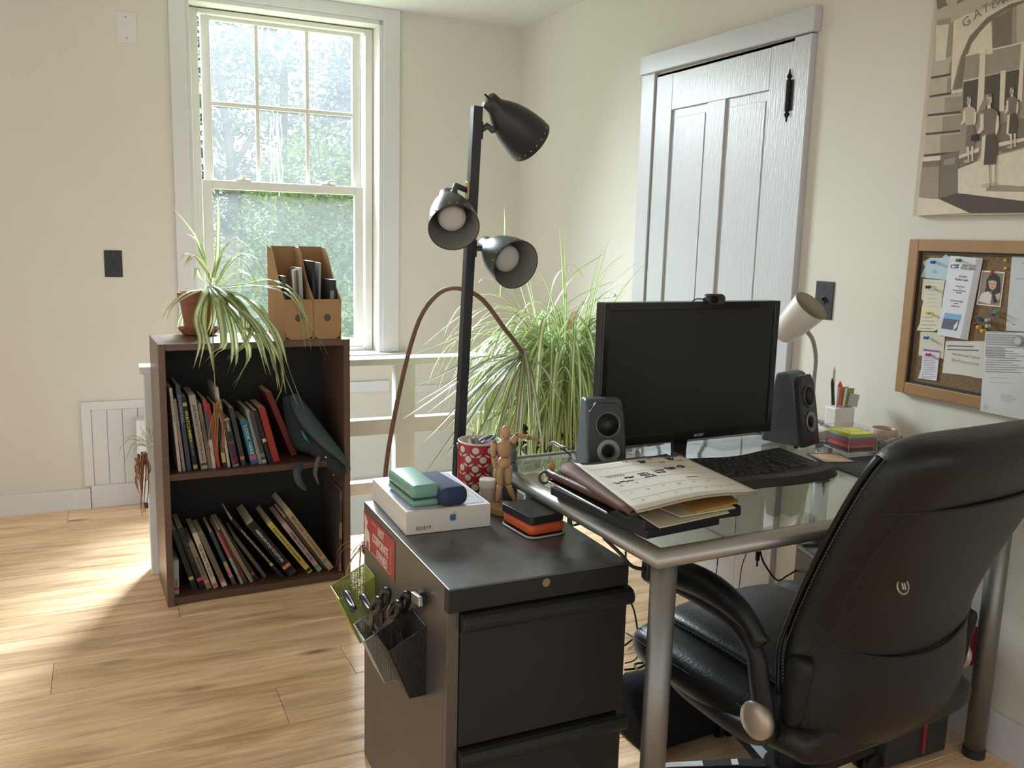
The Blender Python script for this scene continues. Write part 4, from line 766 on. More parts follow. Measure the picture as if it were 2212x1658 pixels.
# magnet clip
mc = root('magnet_clip', 'silver magnetic clip on the cabinet side near the front', 'clip', onx(918, 1290, CX0))
B().box((-.012, -.007, -.014), (0, .007, .014)).obj('magnet', BLACKM, mc); B().box((-.020, -.024, -.009), (-.012, .022, .009)).obj('bar', pm('brushed_silver', (.55, .54, .52), .3, .9), mc, bevel=.0015, M=Matrix.Rotation(-.15, 4, 'X'))
# ================================================================== THINGS ON THE CABINET
zc = CT + .0006
c1, c2, c3 = onz(877, 1157, CT), onz(1059, 1136, CT), onz(806, 1075, CT)
Xb = (c2 - c1); wB = Xb.length; ab = math.atan2(Xb.y, Xb.x); dB = .262; hB = .049
BXM = Matrix.Translation((c1.x, c1.y, zc)) @ Matrix.Rotation(ab, 4, 'Z')
bx = root('tablet_box', 'white tablet box with fruit logo and number, lying on the filing cabinet', 'box', M=BXM)
BOXW = pm('box_white', '#d9d3c9', .5, var=.015)
B().box((0, 0, 0), (wB, dB, hB)).obj('carton', BOXW, bx, bevel=.001)
B().prism([(x + wB / 2, y_ + dB / 2) for x, y_ in rrect(wB - .012, dB - .018, .012)], hB, hB + .0004).obj('tablet_print', pm('print_lilac', '#a9abc9', .4), bx)
B().prism([(x + wB / 2, y_ + dB / 2) for x, y_ in rrect(wB - .024, dB - .032, .006)], hB + .0004, hB + .0007).obj('screen_print', pm('print_pale', '#cfd3dc', .3), bx)
B().prism([(wB * .52, dB * .5), (wB * .9, dB * .42), (wB * .9, dB * .86), (wB * .6, dB * .9)], hB + .0007, hB + .0009).obj('picture_print', pm('print_blue', '#9db6da', .3), bx)
B().prism([(wB * .66, dB * .28), (wB * .9, dB * .22), (wB * .9, dB * .44), (wB * .70, dB * .47)], hB + .0007, hB + .0010).obj('picture_print', pm('print_yellow', '#d9cf8a', .3), bx)
text('301819', .0125, pm('ink_grey', '#4b463f', .6), bx, BXM @ frame((.036, -.0003, .0115), (1, 0, 0), (0, 0, 1)), 'number', width=.032)
ap = [(0, .0062), (.0022, .0072), (.0052, .0066), (.0068, .0042), (.0054, .0012), (.0068, -.003), (.0040, -.0076), (.0018, -.0070), (0, -.0066), (-.0018, -.0070), (-.0042, -.0076), (-.0068, -.0030), (-.0072, .0015), (-.0056, .0056), (-.0024, .0072)]
B().prism(ap, 0, .0004, frame((wB * .545, -.0003, .028), (1, 0, 0), (0, 0, 1))).prism([(.0004, .0078), (.0022, .0112), (.0036, .0122), (.0030, .0092)], 0, .0004, frame((wB * .545, -.0003, .028), (1, 0, 0), (0, 0, 1))).obj('logo', pm('logo_blue', '#4d6795', .4), bx)
B().box((-.0006, .02, .004), (0, .05, .006)).box((wB * .25, -.0005, hB - .002), (wB * .7, .012, hB + .0008)).obj('peeled_film', pm('film', '#cfc6ba', .3), bx)
def case(name, label, px, ang, w, l, h, mat, split=True, rr_=.02):
    p = onz(*px, CT + hB); M = Matrix.Translation((p.x, p.y, zc + hB + .0012)) @ Matrix.Rotation(ang, 4, 'Z'); r = root(name, label, 'eyeglass case', M=M)
    hs_ = h * .36 if split else 0
    if split: B().box((-w/2, -l/2, 0), (w/2, l/2, hs_ - .0007)).obj('lower_shell', mat, r, bevel=rr_ * .5, bseg=4, smooth=True)
    B().box((-w/2, -l/2, hs_ + (.0002 if split else 0)), (w/2, l/2, h)).obj('upper_shell', mat, r, bevel=rr_ * .55, bseg=5, smooth=True)
    if split: B().box((-w/2 + .003, -l/2 + .003, hs_ - .002), (w/2 - .003, l/2 - .003, hs_ + .002)).obj('seam', pm('seam_dark', '#2f4a40', .6), r)
    return r
case('eyeglass_case', 'mint green hinged eyeglass case on the tablet box', (892, 1073), ab + .05, .060, .158, .045, pm('mint', '#75a392', .32, var=.03), True, .018)
case('eyeglass_case', 'dark navy fabric eyeglass case beside the green one on the tablet box', (952, 1075), ab + .10, .062, .150, .040, pm('navy_felt', '#2f3a58', .85, var=.1, vs=60, bump=.4, bs=400), False, .03)
# mug with flower pattern
mp_ = onz(1034, 1052, CT); mp_.z = zc; MR = .052; MHt = .118
MUGR = pm('mug_red', '#a8232d', .3, var=.03); CRM = pm('mug_cream', '#d8cdbf', .35)
mg = root('mug', 'red ceramic mug with cream flower pattern, stuffed with pens and a cable', 'mug', mp_)
B().lathe([(.001, 0), (MR - .008, 0), (MR - .001, .006), (MR, .02), (MR, MHt - .004)], 40, cap=False).obj('body', MUGR, mg, smooth=True)
B().lathe([(MR, MHt - .004), (MR + .0006, MHt - .001), (MR - .001, MHt), (MR - .003, MHt - .001), (MR - .004, .02), (.001, .012)], 40, cap=False).obj('lining', CRM, mg, smooth=True)
def onmug(poly_, ca, cz): # wrap a flat motif onto the mug
    b_ = B(); vs = []
    for x, z_ in poly_:
        a = ca + x / MR; vs.append(b_.bm.verts.new(((MR + .0005) * cos(a), (MR + .0005) * sin(a), cz + z_)))
    c_ = b_.bm.verts.new(((MR + .0007) * cos(ca + sum(x for x, _ in poly_) / len(poly_) / MR), (MR + .0007) * sin(ca + sum(x for x, _ in poly_) / len(poly_) / MR), cz + sum(z_ for _, z_ in poly_) / len(poly_)))
    for i in range(len(vs)): b_.bm.faces.new((vs[i], vs[(i+1) % len(vs)], c_))
    return b_.obj('flower', CRM, mg)
for row in range(5):
    for k in range(9):
        ca = -pi * .62 + (k + .5 * (row % 2)) * .0365 / MR - .9 + 0; cz_ = .102 - row * .022
        if cz_ < .004 or not (-3.6 < ca < 1.4): continue
        onmug([(.0085 * cos(2*pi*i/14), .0082 * sin(2*pi*i/14)) for i in range(14)], ca, cz_)
        for s_ in (1, -1): onmug([(s_ * x, z_) for x, z_ in ((.001, -.0175), (.004, -.0128), (.0105, -.0098), (.0135, -.0082), (.0125, -.0125), (.008, -.0165))], ca, cz_)
q = random.Random(4)
for i, (dx, dy, nm_, lab, colr) in enumerate(((-.028, .01, 'pen', 'silver pen leaning at the left in the red mug', '#9a9b9e'), (-.015, .0, 'pen', 'white pen in the red mug', '#d6d6d8'))):
    stick(nm_, lab, 'pen', mp_ + V((dx * .4, dy, .02)), (dx * 2, dy - .01, .12), .088 + .006 * i, .0042, pm('pen' + str(i), colr, .3, .4 if i == 0 else 0))
cbm = root('cable', 'coiled grey cable stuffed in the red mug', 'cable', mp_ + V((.005, 0, .09)))
B().tube([V((.026 * cos(t) + .004, .016 * sin(t), .021 + .011 * sin(t * 2 + 1))) for t in [2 * pi * i / 24 for i in range(24)]], .0034, 8, closed=True).tube([V((.02 * cos(t) + .012, .014 * sin(t) - .004, .028 + .008 * cos(t))) for t in [2 * pi * i / 24 for i in range(24)]], .0032, 8, closed=True).obj('coil', pm('cable_grey', '#707276', .4), cbm, smooth=True)
cdd = root('plastic_card', 'lilac-white plastic card in the red mug', 'card', mp_ + V((.018, -.012, .085))); B().box((-.02, -.0006, 0), (.022, .0006, .034)).obj('card', pm('card_lilac', '#bdb6c9', .4), cdd, M=Matrix.Rotation(.45, 4, 'Y') @ Matrix.Rotation(.3, 4, 'X'))
# frosted jar
jp = onz(1052, 1096, CT); jr = root('jar', 'small frosted white jar in front of the red mug', 'jar', (jp.x, jp.y, zc))
B().lathe([(.001, 0), (.0165, 0), (.0175, .003), (.0175, .048), (.001, .048)], 24).obj('body', pm('frosted', '#bcb5a8', .4), jr); B().lathe([(.0178, .046), (.0188, .048), (.0188, .064), (.017, .066), (.001, .066)], 24).obj('lid', pm('frosted_lid', '#cdc8bd', .35), jr)
# spray bottle
spb = onz(1098, 1086, CT); sb = root('spray_bottle', 'clear spray bottle with a grey cap behind the wooden mannequin', 'bottle', (spb.x, spb.y, zc))
B().lathe([(.001, 0), (.019, 0), (.020, .003), (.020, .085), (.016, .096), (.010, .100), (.010, .104)], 24).obj('bottle', pm('bottle_blue', '#5b646d', .12, alpha=.75), sb, smooth=False)
B().lathe([(.0185, .004), (.0185, .035), (.001, .035)], 20).obj('liquid', pm('liquid_blue', '#46587a', .2), sb)
B().lathe([(.0165, .100), (.0175, .102), (.0175, .125), (.0145, .127), (.0135, .150), (.012, .153), (.001, .153)], 24).obj('cap', pm('cap_grey', '#7d7d80', .3, .3), sb)
# wooden artist mannequin
WOODM = pm('mannequin_wood', '#c39a70', .5, var=.08, vs=30, aniso=(1, 1, .15)); WOODJ = pm('mannequin_joint', '#8d6a4a', .6)
mb_ = onz(1088, 1106, CT); mb_.z = zc
mn = root('artist_mannequin', 'jointed wooden artist mannequin with one arm stretched out to the right', 'mannequin', mb_)
ypl = mb_.y
mq = lambda px, py, d=0: ony(px, py, ypl + d)
B().lathe([(.001, 0), (.031, 0), (.032, .003), (.032, .015), (.030, .017), (.001, .017)], 32).obj('base', WOODM, mn)
B().cyl(mb_ + V((-.002, .012, .015)), mq(1086, 1020, .012), .0015, seg=8).obj('rod', pm('steel_rod', (.5, .5, .5), .3, 1), mn, world=True)
def limb(nm, pts, rad): b_ = B(); b_.tube(spl(pts, 10), [rad[0] + (rad[1] - rad[0]) * i / 10 if len(rad) == 2 else (rad[0] * (1 - i / 5) + rad[1] * i / 5 if i <= 5 else rad[1] * (2 - i / 5) + rad[2] * (i / 5 - 1)) for i in range(11)], 12); return b_.obj(nm, WOODM, mn, world=True, smooth=True)
hd = mq(1092, 934); B().sph(hd, .0132, (.82, .85, 1.25), 16).obj('head', WOODM, mn, world=True, smooth=True)
limb('neck', [mq(1089, 948), mq(1088, 955)], (.0055, .006))
b_ = B()
def oval(b_, rows, seg=20):
    rings = []
    for c, rx, ry in rows: rings.append([b_.bm.verts.new(c + V((rx * cos(2*pi*j/seg), ry * sin(2*pi*j/seg), 0))) for j in range(seg)])
    for A, C_ in zip(rings, rings[1:]):
        for j in range(seg): b_.bm.faces.new((A[j], A[(j+1) % seg], C_[(j+1) % seg], C_[j]))
    b_.bm.faces.new(rings[0][::-1]); b_.bm.faces.new(rings[-1]); return b_
oval(b_, [(mq(1087, 953), .010, .007), (mq(1087, 956), .018, .010), (mq(1087, 965), .0185, .012), (mq(1089, 975), .0150, .0115), (mq(1090, 984), .0125, .0105), (mq(1090, 986), .008, .007)]).obj('chest', WOODM, mn, world=True, smooth=True)
b_ = B(); oval(b_, [(mq(1090, 987), .008, .007), (mq(1090, 988), .0115, .010), (mq(1089, 996), .0155, .0125), (mq(1088, 1004), .016, .013), (mq(1087, 1008), .0135, .011)]).obj('pelvis', WOODM, mn, world=True, smooth=True)
for nm, pts, rad in (('upper_arm', [mq(1068, 957), mq(1065, 972), mq(1066, 985)], (.0072, .0066, .005)), ('forearm', [mq(1066, 988), mq(1068, 1000), mq(1070, 1012)], (.0052, .0055, .0038)), ('hand', [mq(1071, 1014), mq(1070, 1022), mq(1067, 1032)], (.0042, .0055, .002)),
                     ('upper_arm', [mq(1106, 956), mq(1112, 947), mq(1116, 941)], (.0075, .007, .006)), ('forearm', [mq(1117, 940), mq(1130, 941), mq(1140, 945)], (.006, .0055, .004)), ('hand', [mq(1141, 945), mq(1152, 946), mq(1164, 951)], (.0042, .0048, .0015)),
                     ('thigh', [mq(1080, 1008), mq(1078, 1026), mq(1081, 1046)], (.0095, .009, .0065)), ('shin', [mq(1080, 1048), mq(1077, 1062), mq(1074, 1082)], (.0068, .0066, .0045)), ('foot', [mq(1074, 1084), mq(1073, 1090), mq(1075, 1096)], (.005, .0062, .005)),
                     ('thigh', [mq(1097, 1008), mq(1098, 1026), mq(1098, 1044)], (.0095, .009, .0065)), ('shin', [mq(1098, 1047), mq(1104, 1062), mq(1112, 1078)], (.0068, .0066, .0045)), ('foot', [mq(1112, 1080), mq(1114, 1087), mq(1110, 1094)], (.005, .006, .004))): limb(nm, pts, rad)
for p in ((1068, 955), (1107, 956), (1066, 986), (1116, 940), (1080, 1047), (1098, 1046), (1074, 1083), (1112, 1079), (1141, 945)): B().sph(mq(*p), .0056, seg=10).obj('ball_joint', WOODJ, mn, world=True, smooth=True)
# two portable drives with a cable under them
d1, d2, d3 = onz(1094, 1130, CT), onz(1132, 1166, CT), onz(1211, 1152, CT)
adr = math.atan2(d3.y - d2.y, d3.x - d2.x); ctr = d1 * .5 + d3 * .5
DM = Matrix.Translation((ctr.x, ctr.y, zc)) @ Matrix.Rotation(adr, 4, 'Z'); dw = (d3 - d2).length * .98; dl = .118
cbl = root('usb_cable', 'flat black and white cable coiled under the orange portable drive', 'cable', M=DM)
B().tube([V((x, y_, .0025)) for x, y_ in rrect(dw + .004, dl + .004, .02, 5)], .0024, 6, closed=True).obj('cord', pm('cord_white', '#b3ada2', .5), cbl, smooth=True); B().box((-dw/2 + .004, -dl/2 + .004, 0), (dw/2 - .004, dl/2 - .004, .0045)).obj('sleeve', BLACKM, cbl)
od = root('portable_drive', 'orange rubber-edged portable drive, lower of the two on the cabinet', 'hard drive', M=DM @ Matrix.Translation((0, 0, .0056)))
B().prism(rrect(dw, dl, .014, 6), 0, .021).obj('bumper', pm('orange_rubber', '#cf5a2c', .5, var=.03), od, bevel=.008, bseg=4, smooth=True)
bd = root('portable_drive', 'black ribbed portable drive stacked on the orange one', 'hard drive', M=DM @ Matrix.Translation((.001, .006, .0272)) @ Matrix.Rotation(.03, 4, 'Z'))
B().prism(rrect(dw * .97, dl * .98, .008, 4), 0, .016).obj('case', pm('drive_black', (.016, .016, .017), .45), bd, bevel=.001)
rb = B()
for i in range(22): rb.box((-dw * .47, -dl * .46 + i * dl * .042, .016), (dw * .47, -dl * .46 + i * dl * .042 + .0028, .0164))
rb.obj('ribbed_top', pm('drive_ribs', '#55564f', .6), bd)
# ================================================================== DESK
DZ = .702
DA = radians(2.2); DM_ = Matrix.Translation((-1.119, -2.952, 0)) @ Matrix.Rotation(DA, 4, 'Z')
DWd, DDp = 1.088, .665
STEEL_SHADED = pm('desk_tube_shaded', (.25, .245, .225), .4, .75, var=.03, bump=.06, bs=600)  # same steel as the tube, darkened for the dark things it reflects
STEEL = pm('desk_tube', (.42, .415, .39), .42, .75, var=.03, bump=.06, bs=600, spec=.6)
dk = root('desk', 'glass-topped desk with a round silver tube frame and silver legs', 'desk', M=DM_)
R_ = .0175
B().tube([(R_, R_, DZ - R_ - .001), (DWd - R_, R_, DZ - R_ - .001), (DWd - R_, DDp - R_, DZ - R_ - .001), (R_, DDp - R_, DZ - R_ - .001)], R_, 20, closed=True).obj('frame_rail', STEEL, dk, smooth=True)
DG = glass('desk_glass', (.86, .90, .88), 1.0, .0)
B().box((.018, .018, DZ - .006), (DWd - .018, DDp - .004, DZ)).obj('glass_top', DG, dk)
B().box((.018, DDp - .004, DZ - .008), (DWd - .018, DDp, DZ + .003)).obj('back_edge', pm('edge_white', '#cfd2d2', .3), dk)
for x, y_ in ((.043, .035), (.10, DDp - .05), (DWd - .028, .085), (DWd - .05, DDp - .05)):
    lg = B().cyl((x, y_, .02), (x, y_, DZ - 2 * R_), .0235, seg=24).obj('leg', STEEL_SHADED, dk, smooth=False)
    for p in lg.data.polygons: p.use_smooth = len(p.vertices) == 4
    B().cyl((x, y_, 0), (x, y_, .02), .026, seg=20).obj('foot', BLACKP, lg)
def on(px, py, z=DZ): return onz(px, py, z)
# ---- monitor
ml, mrr = at = None, None
MY = -2.432; mbase = on(1562, 988); mbase.y = MY + .0
Lp, Rp = ony(1297, 658, MY), ony(1693, 648, MY)
myaw = radians(3.0); mcx = (Lp.x + Rp.x) / 2; mwd = (Rp - Lp).length
MM = Matrix.Translation((mcx, MY, DZ + .0006)) @ Matrix.Rotation(myaw, 4, 'Z')
mo = root('monitor', 'black widescreen computer monitor, switched off, on the desk', 'monitor', M=MM)
mzt, mzb = ony(1500, 652, MY).z - DZ, ony(1500, 948, MY).z - DZ
mh = mzt - mzb
B().box((-mwd/2, .004, mzb), (mwd/2, .030, mzt)).obj('housing', BLACKP, mo, bevel=.003)
B().box((-mwd/2, -.004, mzb), (-mwd/2 + .016, .004, mzt)).box((mwd/2 - .016, -.004, mzb), (mwd/2, .004, mzt)).box((-mwd/2 + .016, -.004, mzt - .018), (mwd/2 - .016, .004, mzt)).box((-mwd/2 + .016, -.004, mzb), (mwd/2 - .016, .004, mzb + .022)).obj('bezel', pm('bezel_gloss', (.012, .012, .013), .18), mo, bevel=.0015)
B().box((-mwd/2 + .016, -.0005, mzb + .022), (mwd/2 - .016, .003, mzt - .018)).obj('screen', pm('screen_off', (.020, .022, .022), .32, spec=.35), mo)
text('acer', .013, pm('logo_silver', '#a9abac', .4), mo, MM @ frame((.028, -.0045, mzb + .011), (1, 0, 0), (0, 0, 1)), 'lettering', width=.032, bold=.0003)
B().prism([(-.018, 0), (.018, 0), (.026, mzb + .03), (-.026, mzb + .03)], -.006, .006, Matrix(((1, 0, 0, .0), (0, 0, -1, .035), (0, 1, 0, .004), (0, 0, 0, 1)))).obj('neck', pm('neck_gloss', (.012, .012, .013), .15), mo)
B().lathe([(.001, 0), (.105, 0), (.108, .003), (.105, .008), (.02, .011), (.001, .011)], 40, Matrix.Translation((.0, .02, 0))).obj('stand_base', pm('base_gloss', (.05, .05, .055), .08, coat=.5), mo, smooth=False)
wc = root('webcam', 'small black webcam clipped on top of the monitor', 'webcam', M=MM @ Matrix.Translation((.050, 0, mzt + .0005)))
B().prism(rrect(.056, .026, .012, 5), -.012, .008, Matrix(((1, 0, 0, 0), (0, 0, 1, 0), (0, 1, 0, .005), (0, 0, 0, 1)))).obj('body', pm('webcam_black', (.03, .03, .032), .3), wc, bevel=.004, bseg=3, smooth=True)
B().cyl((-.008, -.0155, .005), (-.008, -.011, .005), .009, seg=20).obj('lens', pm('lens', (.006, .006, .008), .05), wc); B().tube(spl([(-.025, .005, .004), (-.04, .006, .006), (-.052, .012, .001), (-.055, .028, -.02)], 10), .0016, 6).obj('cord', BLACKP, wc)
# ---- loudspeakers
SPK = pm('speaker_grey', '#4f555b', .5, var=.03, bump=.1, bs=500); SPKF = pm('speaker_front', (.02, .02, .021), .38, var=.06); CONE = pm('cone', (.03, .03, .03), .6); RINGM = pm('ring_grey', '#8f908c', .35, .3)
def speaker(label, p, yaw, h, w=.088, dpt=.11):
    M = Matrix.Translation((p.x, p.y, DZ + .006)) @ Matrix.Rotation(yaw, 4, 'Z'); r = root('loudspeaker', label, 'speaker', M=M, group='pair of desktop loudspeakers')
    lean = .03
    prof = [(-.0, 0), (lean * .55, h * .55), (lean, h * .90), (lean + .012, h * .985), (lean + .03, h), (lean + .05, h * .98), (dpt, 0)]
    B().prism(prof, -w/2 + .002, w/2 - .002, Matrix(((0, 0, 1, 0), (1, 0, 0, 0), (0, 1, 0, 0), (0, 0, 0, 1)))).obj('cabinet', SPK, r, bevel=.006, bseg=3)
    F = Matrix.Translation((0, -.004, 0)) @ Matrix.Rotation(-math.atan2(lean, h * .9), 4, 'X')
    out = [(-w/2 + .002, .0), (w/2 - .002, .0), (w/2 - .001, h * .5), (w/2 - .005, h * .86), (w/2 - .02, h * .98), (-w/2 + .02, h * .98), (-w/2 + .005, h * .86), (-w/2 + .001, h * .5)]
    G = F @ Matrix(((1, 0, 0, 0), (0, 0, -1, 0), (0, 1, 0, 0), (0, 0, 0, 1)))
    B().prism(out, -.004, .012, G).obj('front_baffle', SPKF, r, bevel=.003)
    for zc_, ro, ri, nm_, mt in ((h * .68, .029, .024, 'driver', CONE), (h * .33, .026, .013, 'port', RINGM)):
        Q = G @ Matrix.Translation((.002, zc_, .0122))
        B().lathe([(ro, 0), (ro, .003), (ro - .002, .004), (ri, .001 if nm_ == 'driver' else -.002), (ri, 0)], 32, Q, cap=False).obj(nm_ + '_ring', pm('ring_dark', '#5f605e', .35, .3) if nm_ == 'driver' else RINGM, r, smooth=True)
        B().lathe([(ri, .0012), (ri * .75, .0006), (ri * .42, .0008), (ri * .38, .0025), (ri * .2, .0045), (.0005, .005)] if nm_ == 'driver' else [(ri, .0005), (ri * .8, .0004), (.0005, .0003)], 28, Q).obj(nm_, CONE if nm_ == 'driver' else pm('hole_black', (.006, .006, .006), .8), r, smooth=True)
    for x in (-w/2 + .015, w/2 - .015): B().cyl((x, .015, -.006), (x, .015, .002), .006, seg=10).obj('foot', BLACKP, r)
    return r
sl = on(1308, 1032); speaker('loudspeaker standing left of the monitor, facing the chair', V((sl.x, sl.y, 0)), radians(-14), ony(1305, 862, sl.y + .03).z - DZ - .006)
sr = on(1742, 966); speaker('loudspeaker standing right of the monitor, turned aside', V((sr.x, sr.y, 0)), radians(20), .188)
# ---- keyboard
kr = on(1812, 1024); kb_ = on(1692, 979); ka = math.atan2(0, 1) + radians(6)
KW, KD = .455, .205
KM = Matrix.Translation((kr.x, kr.y - .008, DZ + .0006)) @ Matrix.Rotation(ka, 4, 'Z') @ Matrix.Translation((-KW, 0, 0))
kbd = root('keyboard', 'black curved keyboard with a padded wrist rest, partly under the calendar', 'keyboard', M=KM)
KB = pm('kb_black', (.022, .022, .023), .5, var=.1); KEYM = pm('key_black', (.03, .03, .031), .33, spec=.6)
b = B(); n = 24
def kback(t): return KD - .004 + .010 * cos((t - .22) * 2 * pi * 1.25) - .012 * max(0, t - .85) / .15
def kfront(t): return .004 * cos((t - .3) * 6) + .012 * (max(0, abs(t - .5) - .42) / .08) ** 2
def kz(t, v): return .009 + .014 * v + .003 * cos((t - .3) * 7)
rows = []
for i in range(n + 1):
    t = i / n; rows.append([(t * KW, kfront(t) + (kback(t) - kfront(t)) * v, kz(t, v) + (.009 * math.exp(-((v - .13) / .1) ** 2)) - (.012 if v in (0, 1) else 0)) for v in (0, .06, .14, .24, .27, .5, .75, .94, 1)])
vs = [[b.bm.verts.new(p) for p in r_] for r_ in rows]
for i in range(n):
    for j in range(8): b.bm.faces.new((vs[i][j], vs[i+1][j], vs[i+1][j+1], vs[i][j+1]))
bot = [[b.bm.verts.new((p[0], p[1], 0)) for p in (r_[0], r_[-1])] for r_ in rows]
for i in range(n):
    b.bm.faces.new((bot[i][0], bot[i][1], bot[i+1][1], bot[i+1][0])); b.bm.faces.new((vs[i][0], bot[i][0], bot[i+1][0], vs[i+1][0])); b.bm.faces.new((vs[i][8], vs[i+1][8], bot[i+1][1], bot[i][1]))
for i in (0, n): b.bm.faces.new(vs[i] + [bot[i][1], bot[i][0]])
b.obj('body', KB, kbd, smooth=False)
kmesh = {}
def key(x, y_, w, d):
    k_ = (round(w, 4), round(d, 4))
    t = (x + w / 2) / KW; f0, f1 = kfront(t), kback(t); v = (y_ + d / 2 - f0) / (f1 - f0); z = kz(t, v) + .0005
    if k_ not in kmesh:
        b_ = B(); a = .0016; b_.prism([(0, 0), (w, 0), (w, d), (0, d)], 0, .001); b_.bm.verts.ensure_lookup_table()
        b_ = B(); lo_ = [b_.bm.verts.new(p) for p in ((0, 0, 0), (w, 0, 0), (w, d, 0), (0, d, 0))]; hi_ = [b_.bm.verts.new(p) for p in ((a, a, .005), (w - a, a, .005), (w - a, d - a * .6, .0055), (a, d - a * .6, .0055))]
        b_.bm.faces.new(hi_)
        for i in range(4): b_.bm.faces.new((lo_[i], lo_[(i+1) % 4], hi_[(i+1) % 4], hi_[i]))
        me = bpy.data.meshes.new('key'); b_.bm.to_mesh(me); b_.bm.free(); me.materials.append(KEYM); kmesh[k_] = me
    o = bpy.data.objects.new('key', kmesh[k_]); COL.objects.link(o); o.parent = kbd; o.location = (x, y_ + .006 * cos((t - .22) * 7.8) * (1 if x < .3 else 0), z); return o
g_ = .0188; x0, y0 = .012, .058
rws = [[1.25, 1.25, 1.25, 5.6, 1.25, 1.25, 1.25, 1.25], [2.2] + [1] * 10 + [2.4], [1.75] + [1] * 11 + [1.9], [1.5] + [1] * 12 + [1.2], [1] * 13 + [1.7]]
for r_, row in enumerate(rws):
    x = x0
    for w in row: key(x, y0 + r_ * g_, w * g_ * .985 - .0018, g_ - .0022); x += w * g_ * .985
x = x0
for i in range(13): key(x, y0 + 5 * g_ + .005, g_ - .003, .012); x += g_ * (1.03 + (.35 if i in (0, 4, 8) else 0))
xn = x0 + 14.85 * g_
for r_, c_ in ((4, 0), (4, 1), (4, 2), (3, 0), (3, 1), (3, 2), (1, 1), (0, 0), (0, 1), (0, 2)): key(xn + c_ * g_, y0 + r_ * g_, g_ - .0022, g_ - .0022)
xp = xn + 3.3 * g_
for r_ in range(5):
    for c_ in range(4):
        if (r_, c_) in ((0, 1), (0, 3), (2, 3)): continue
        key(xp + c_ * g_, y0 + r_ * g_, (2 * g_ if (r_, c_) == (0, 0) else g_) - .0022, (g_ if (r_, c_) not in ((1, 3),) else g_) - .0022)
for i in range(5): key(xn + i * .026, y0 + 5 * g_ + .005, .020, .010)
# ---- mouse pad, printed picture card
mpd = on(1800, 1012); MPM = Matrix.Translation((mpd.x, mpd.y, DZ + .0006)) @ Matrix.Rotation(radians(-2), 4, 'Z')
mpad = root('mouse_pad', 'black mouse pad at the right front of the desk', 'mouse pad', M=MPM); B().prism([(x + .105, y_ - .03) for x, y_ in rrect(.21, .185, .015)], 0, .003).obj('pad', BLACKM, mpad)
pc_ = [on(*p) for p in ((1737, 982), (1779, 1003), (1852, 1002), (1818, 981))]
pcM = frame((pc_[1].x, pc_[1].y, DZ + .0006), pc_[2] - pc_[1], pc_[0] - pc_[1]); pw = (pc_[2] - pc_[1]).length; ph_ = .092
pcd = root('photo_card', 'dark-edged picture card lying between the keyboard and the notes', 'card', M=pcM); B().prism([(x + pw/2, y_ + ph_/2) for x, y_ in rrect(pw, ph_, .006)], 0, .004).obj('frame', BLACKM, pcd); B().box((.006, .007, .004), (pw - .006, ph_ - .007, .0044)).obj('picture', pm('sepia_print', '#c0a184', .4, var=.25, vs=60), pcd)
# ---- sticky notes in a clear box
nb = [on(*p) for p in ((1790, 962), (1832, 980), (1890, 976))]
nbM = frame((nb[1].x, nb[1].y, DZ + .0008), nb[2] - nb[1], nb[0] - nb[1]); nx, ny, nz = (nb[2] - nb[1]).length * 1.05, .092, .058
nh = root('note_holder', 'clear acrylic box holding the stack of coloured notes', 'box', M=nbM)
AC = glass('acrylic', (.96, .96, .97), 1.0)
t_ = .002
B().box((0, 0, 0), (nx, ny, t_)).box((0, 0, t_), (t_, ny, nz)).box((nx - t_, 0, t_), (nx, ny, nz)).box((t_, 0, t_), (nx - t_, t_, nz)).box((t_, ny - t_, t_), (nx - t_, ny, nz)).obj('acrylic_box', AC, nh)
eb = B()
for x in (0, nx):
    for y_ in (0, ny): eb.tube([(x, y_, 0), (x, y_, nz)], .0006, 4)
for z_ in (0, nz): eb.tube([(0, 0, z_), (nx, 0, z_), (nx, ny, z_), (0, ny, z_)], .0006, 4, closed=True)
eb.obj('bright_edges', pm('acrylic_edge', '#d8d5d8', .2), nh)
z_ = .0026
for i, (cl, lab, th) in enumerate((('#6a4458', 'dark plum', .009), ('#c98a5c', 'pale orange', .0075), ('#d8506e', 'pink-red', .008), ('#c76a9a', 'magenta', .004), ('#6f93a8', 'blue', .0065), ('#d0cf5a', 'yellow-green', .0095))):
    nr = root('sticky_note_pad', lab + (' note pad at the bottom of' if i == 0 else ' note pad on top of' if i == 5 else ' note pad within') + ' the stack in the clear box', 'notes', M=nbM @ Matrix.Translation((nx/2, ny/2, z_)), group='coloured note pads in the clear box')
    B().box((-nx/2 + .006, -ny/2 + .006, 0), (nx/2 - .006, ny/2 - .008, th - .0002)).obj('pad', pm('note_' + cl[1:], cl, .8, var=.08, vs=300, aniso=(.02, .02, 3)), nr); z_ += th
# ---- tan cup with a crumpled cloth
cu = on(1905, 972); cu = on(1906, 963) + V((0, 0, .0006)); cp = root('tan_cup', 'small round tan ceramic cup by the wall behind the clear note box', 'cup', cu)
TAN = pm('tan_ceramic', '#bfa592', .5)
B().lathe([(.001, 0), (.026, 0), (.036, .012), (.038, .03), (.033, .045), (.031, .049), (.027, .047), (.030, .03), (.02, .008), (.001, .006)], 32).obj('body', TAN, cp, smooth=True)
cl_ = root('crumpled_cloth', 'crumpled olive-grey cloth in front of the tan cup', 'cloth', on(1922, 976) + V((0.012, 0, .0006)))
b = B(); bmesh.ops.create_icosphere(b.bm, subdivisions=4, radius=1)
from mathutils import noise as mno
for v in b.bm.verts:
    p = v.co.copy(); k = 1 + .32 * mno.noise(p * 1.8) + .22 * abs(mno.noise(p * 4.2)); v.co = V((p.x * .04 * k, p.y * .032 * k, max(0, (p.z * .019 + .015) * k)))
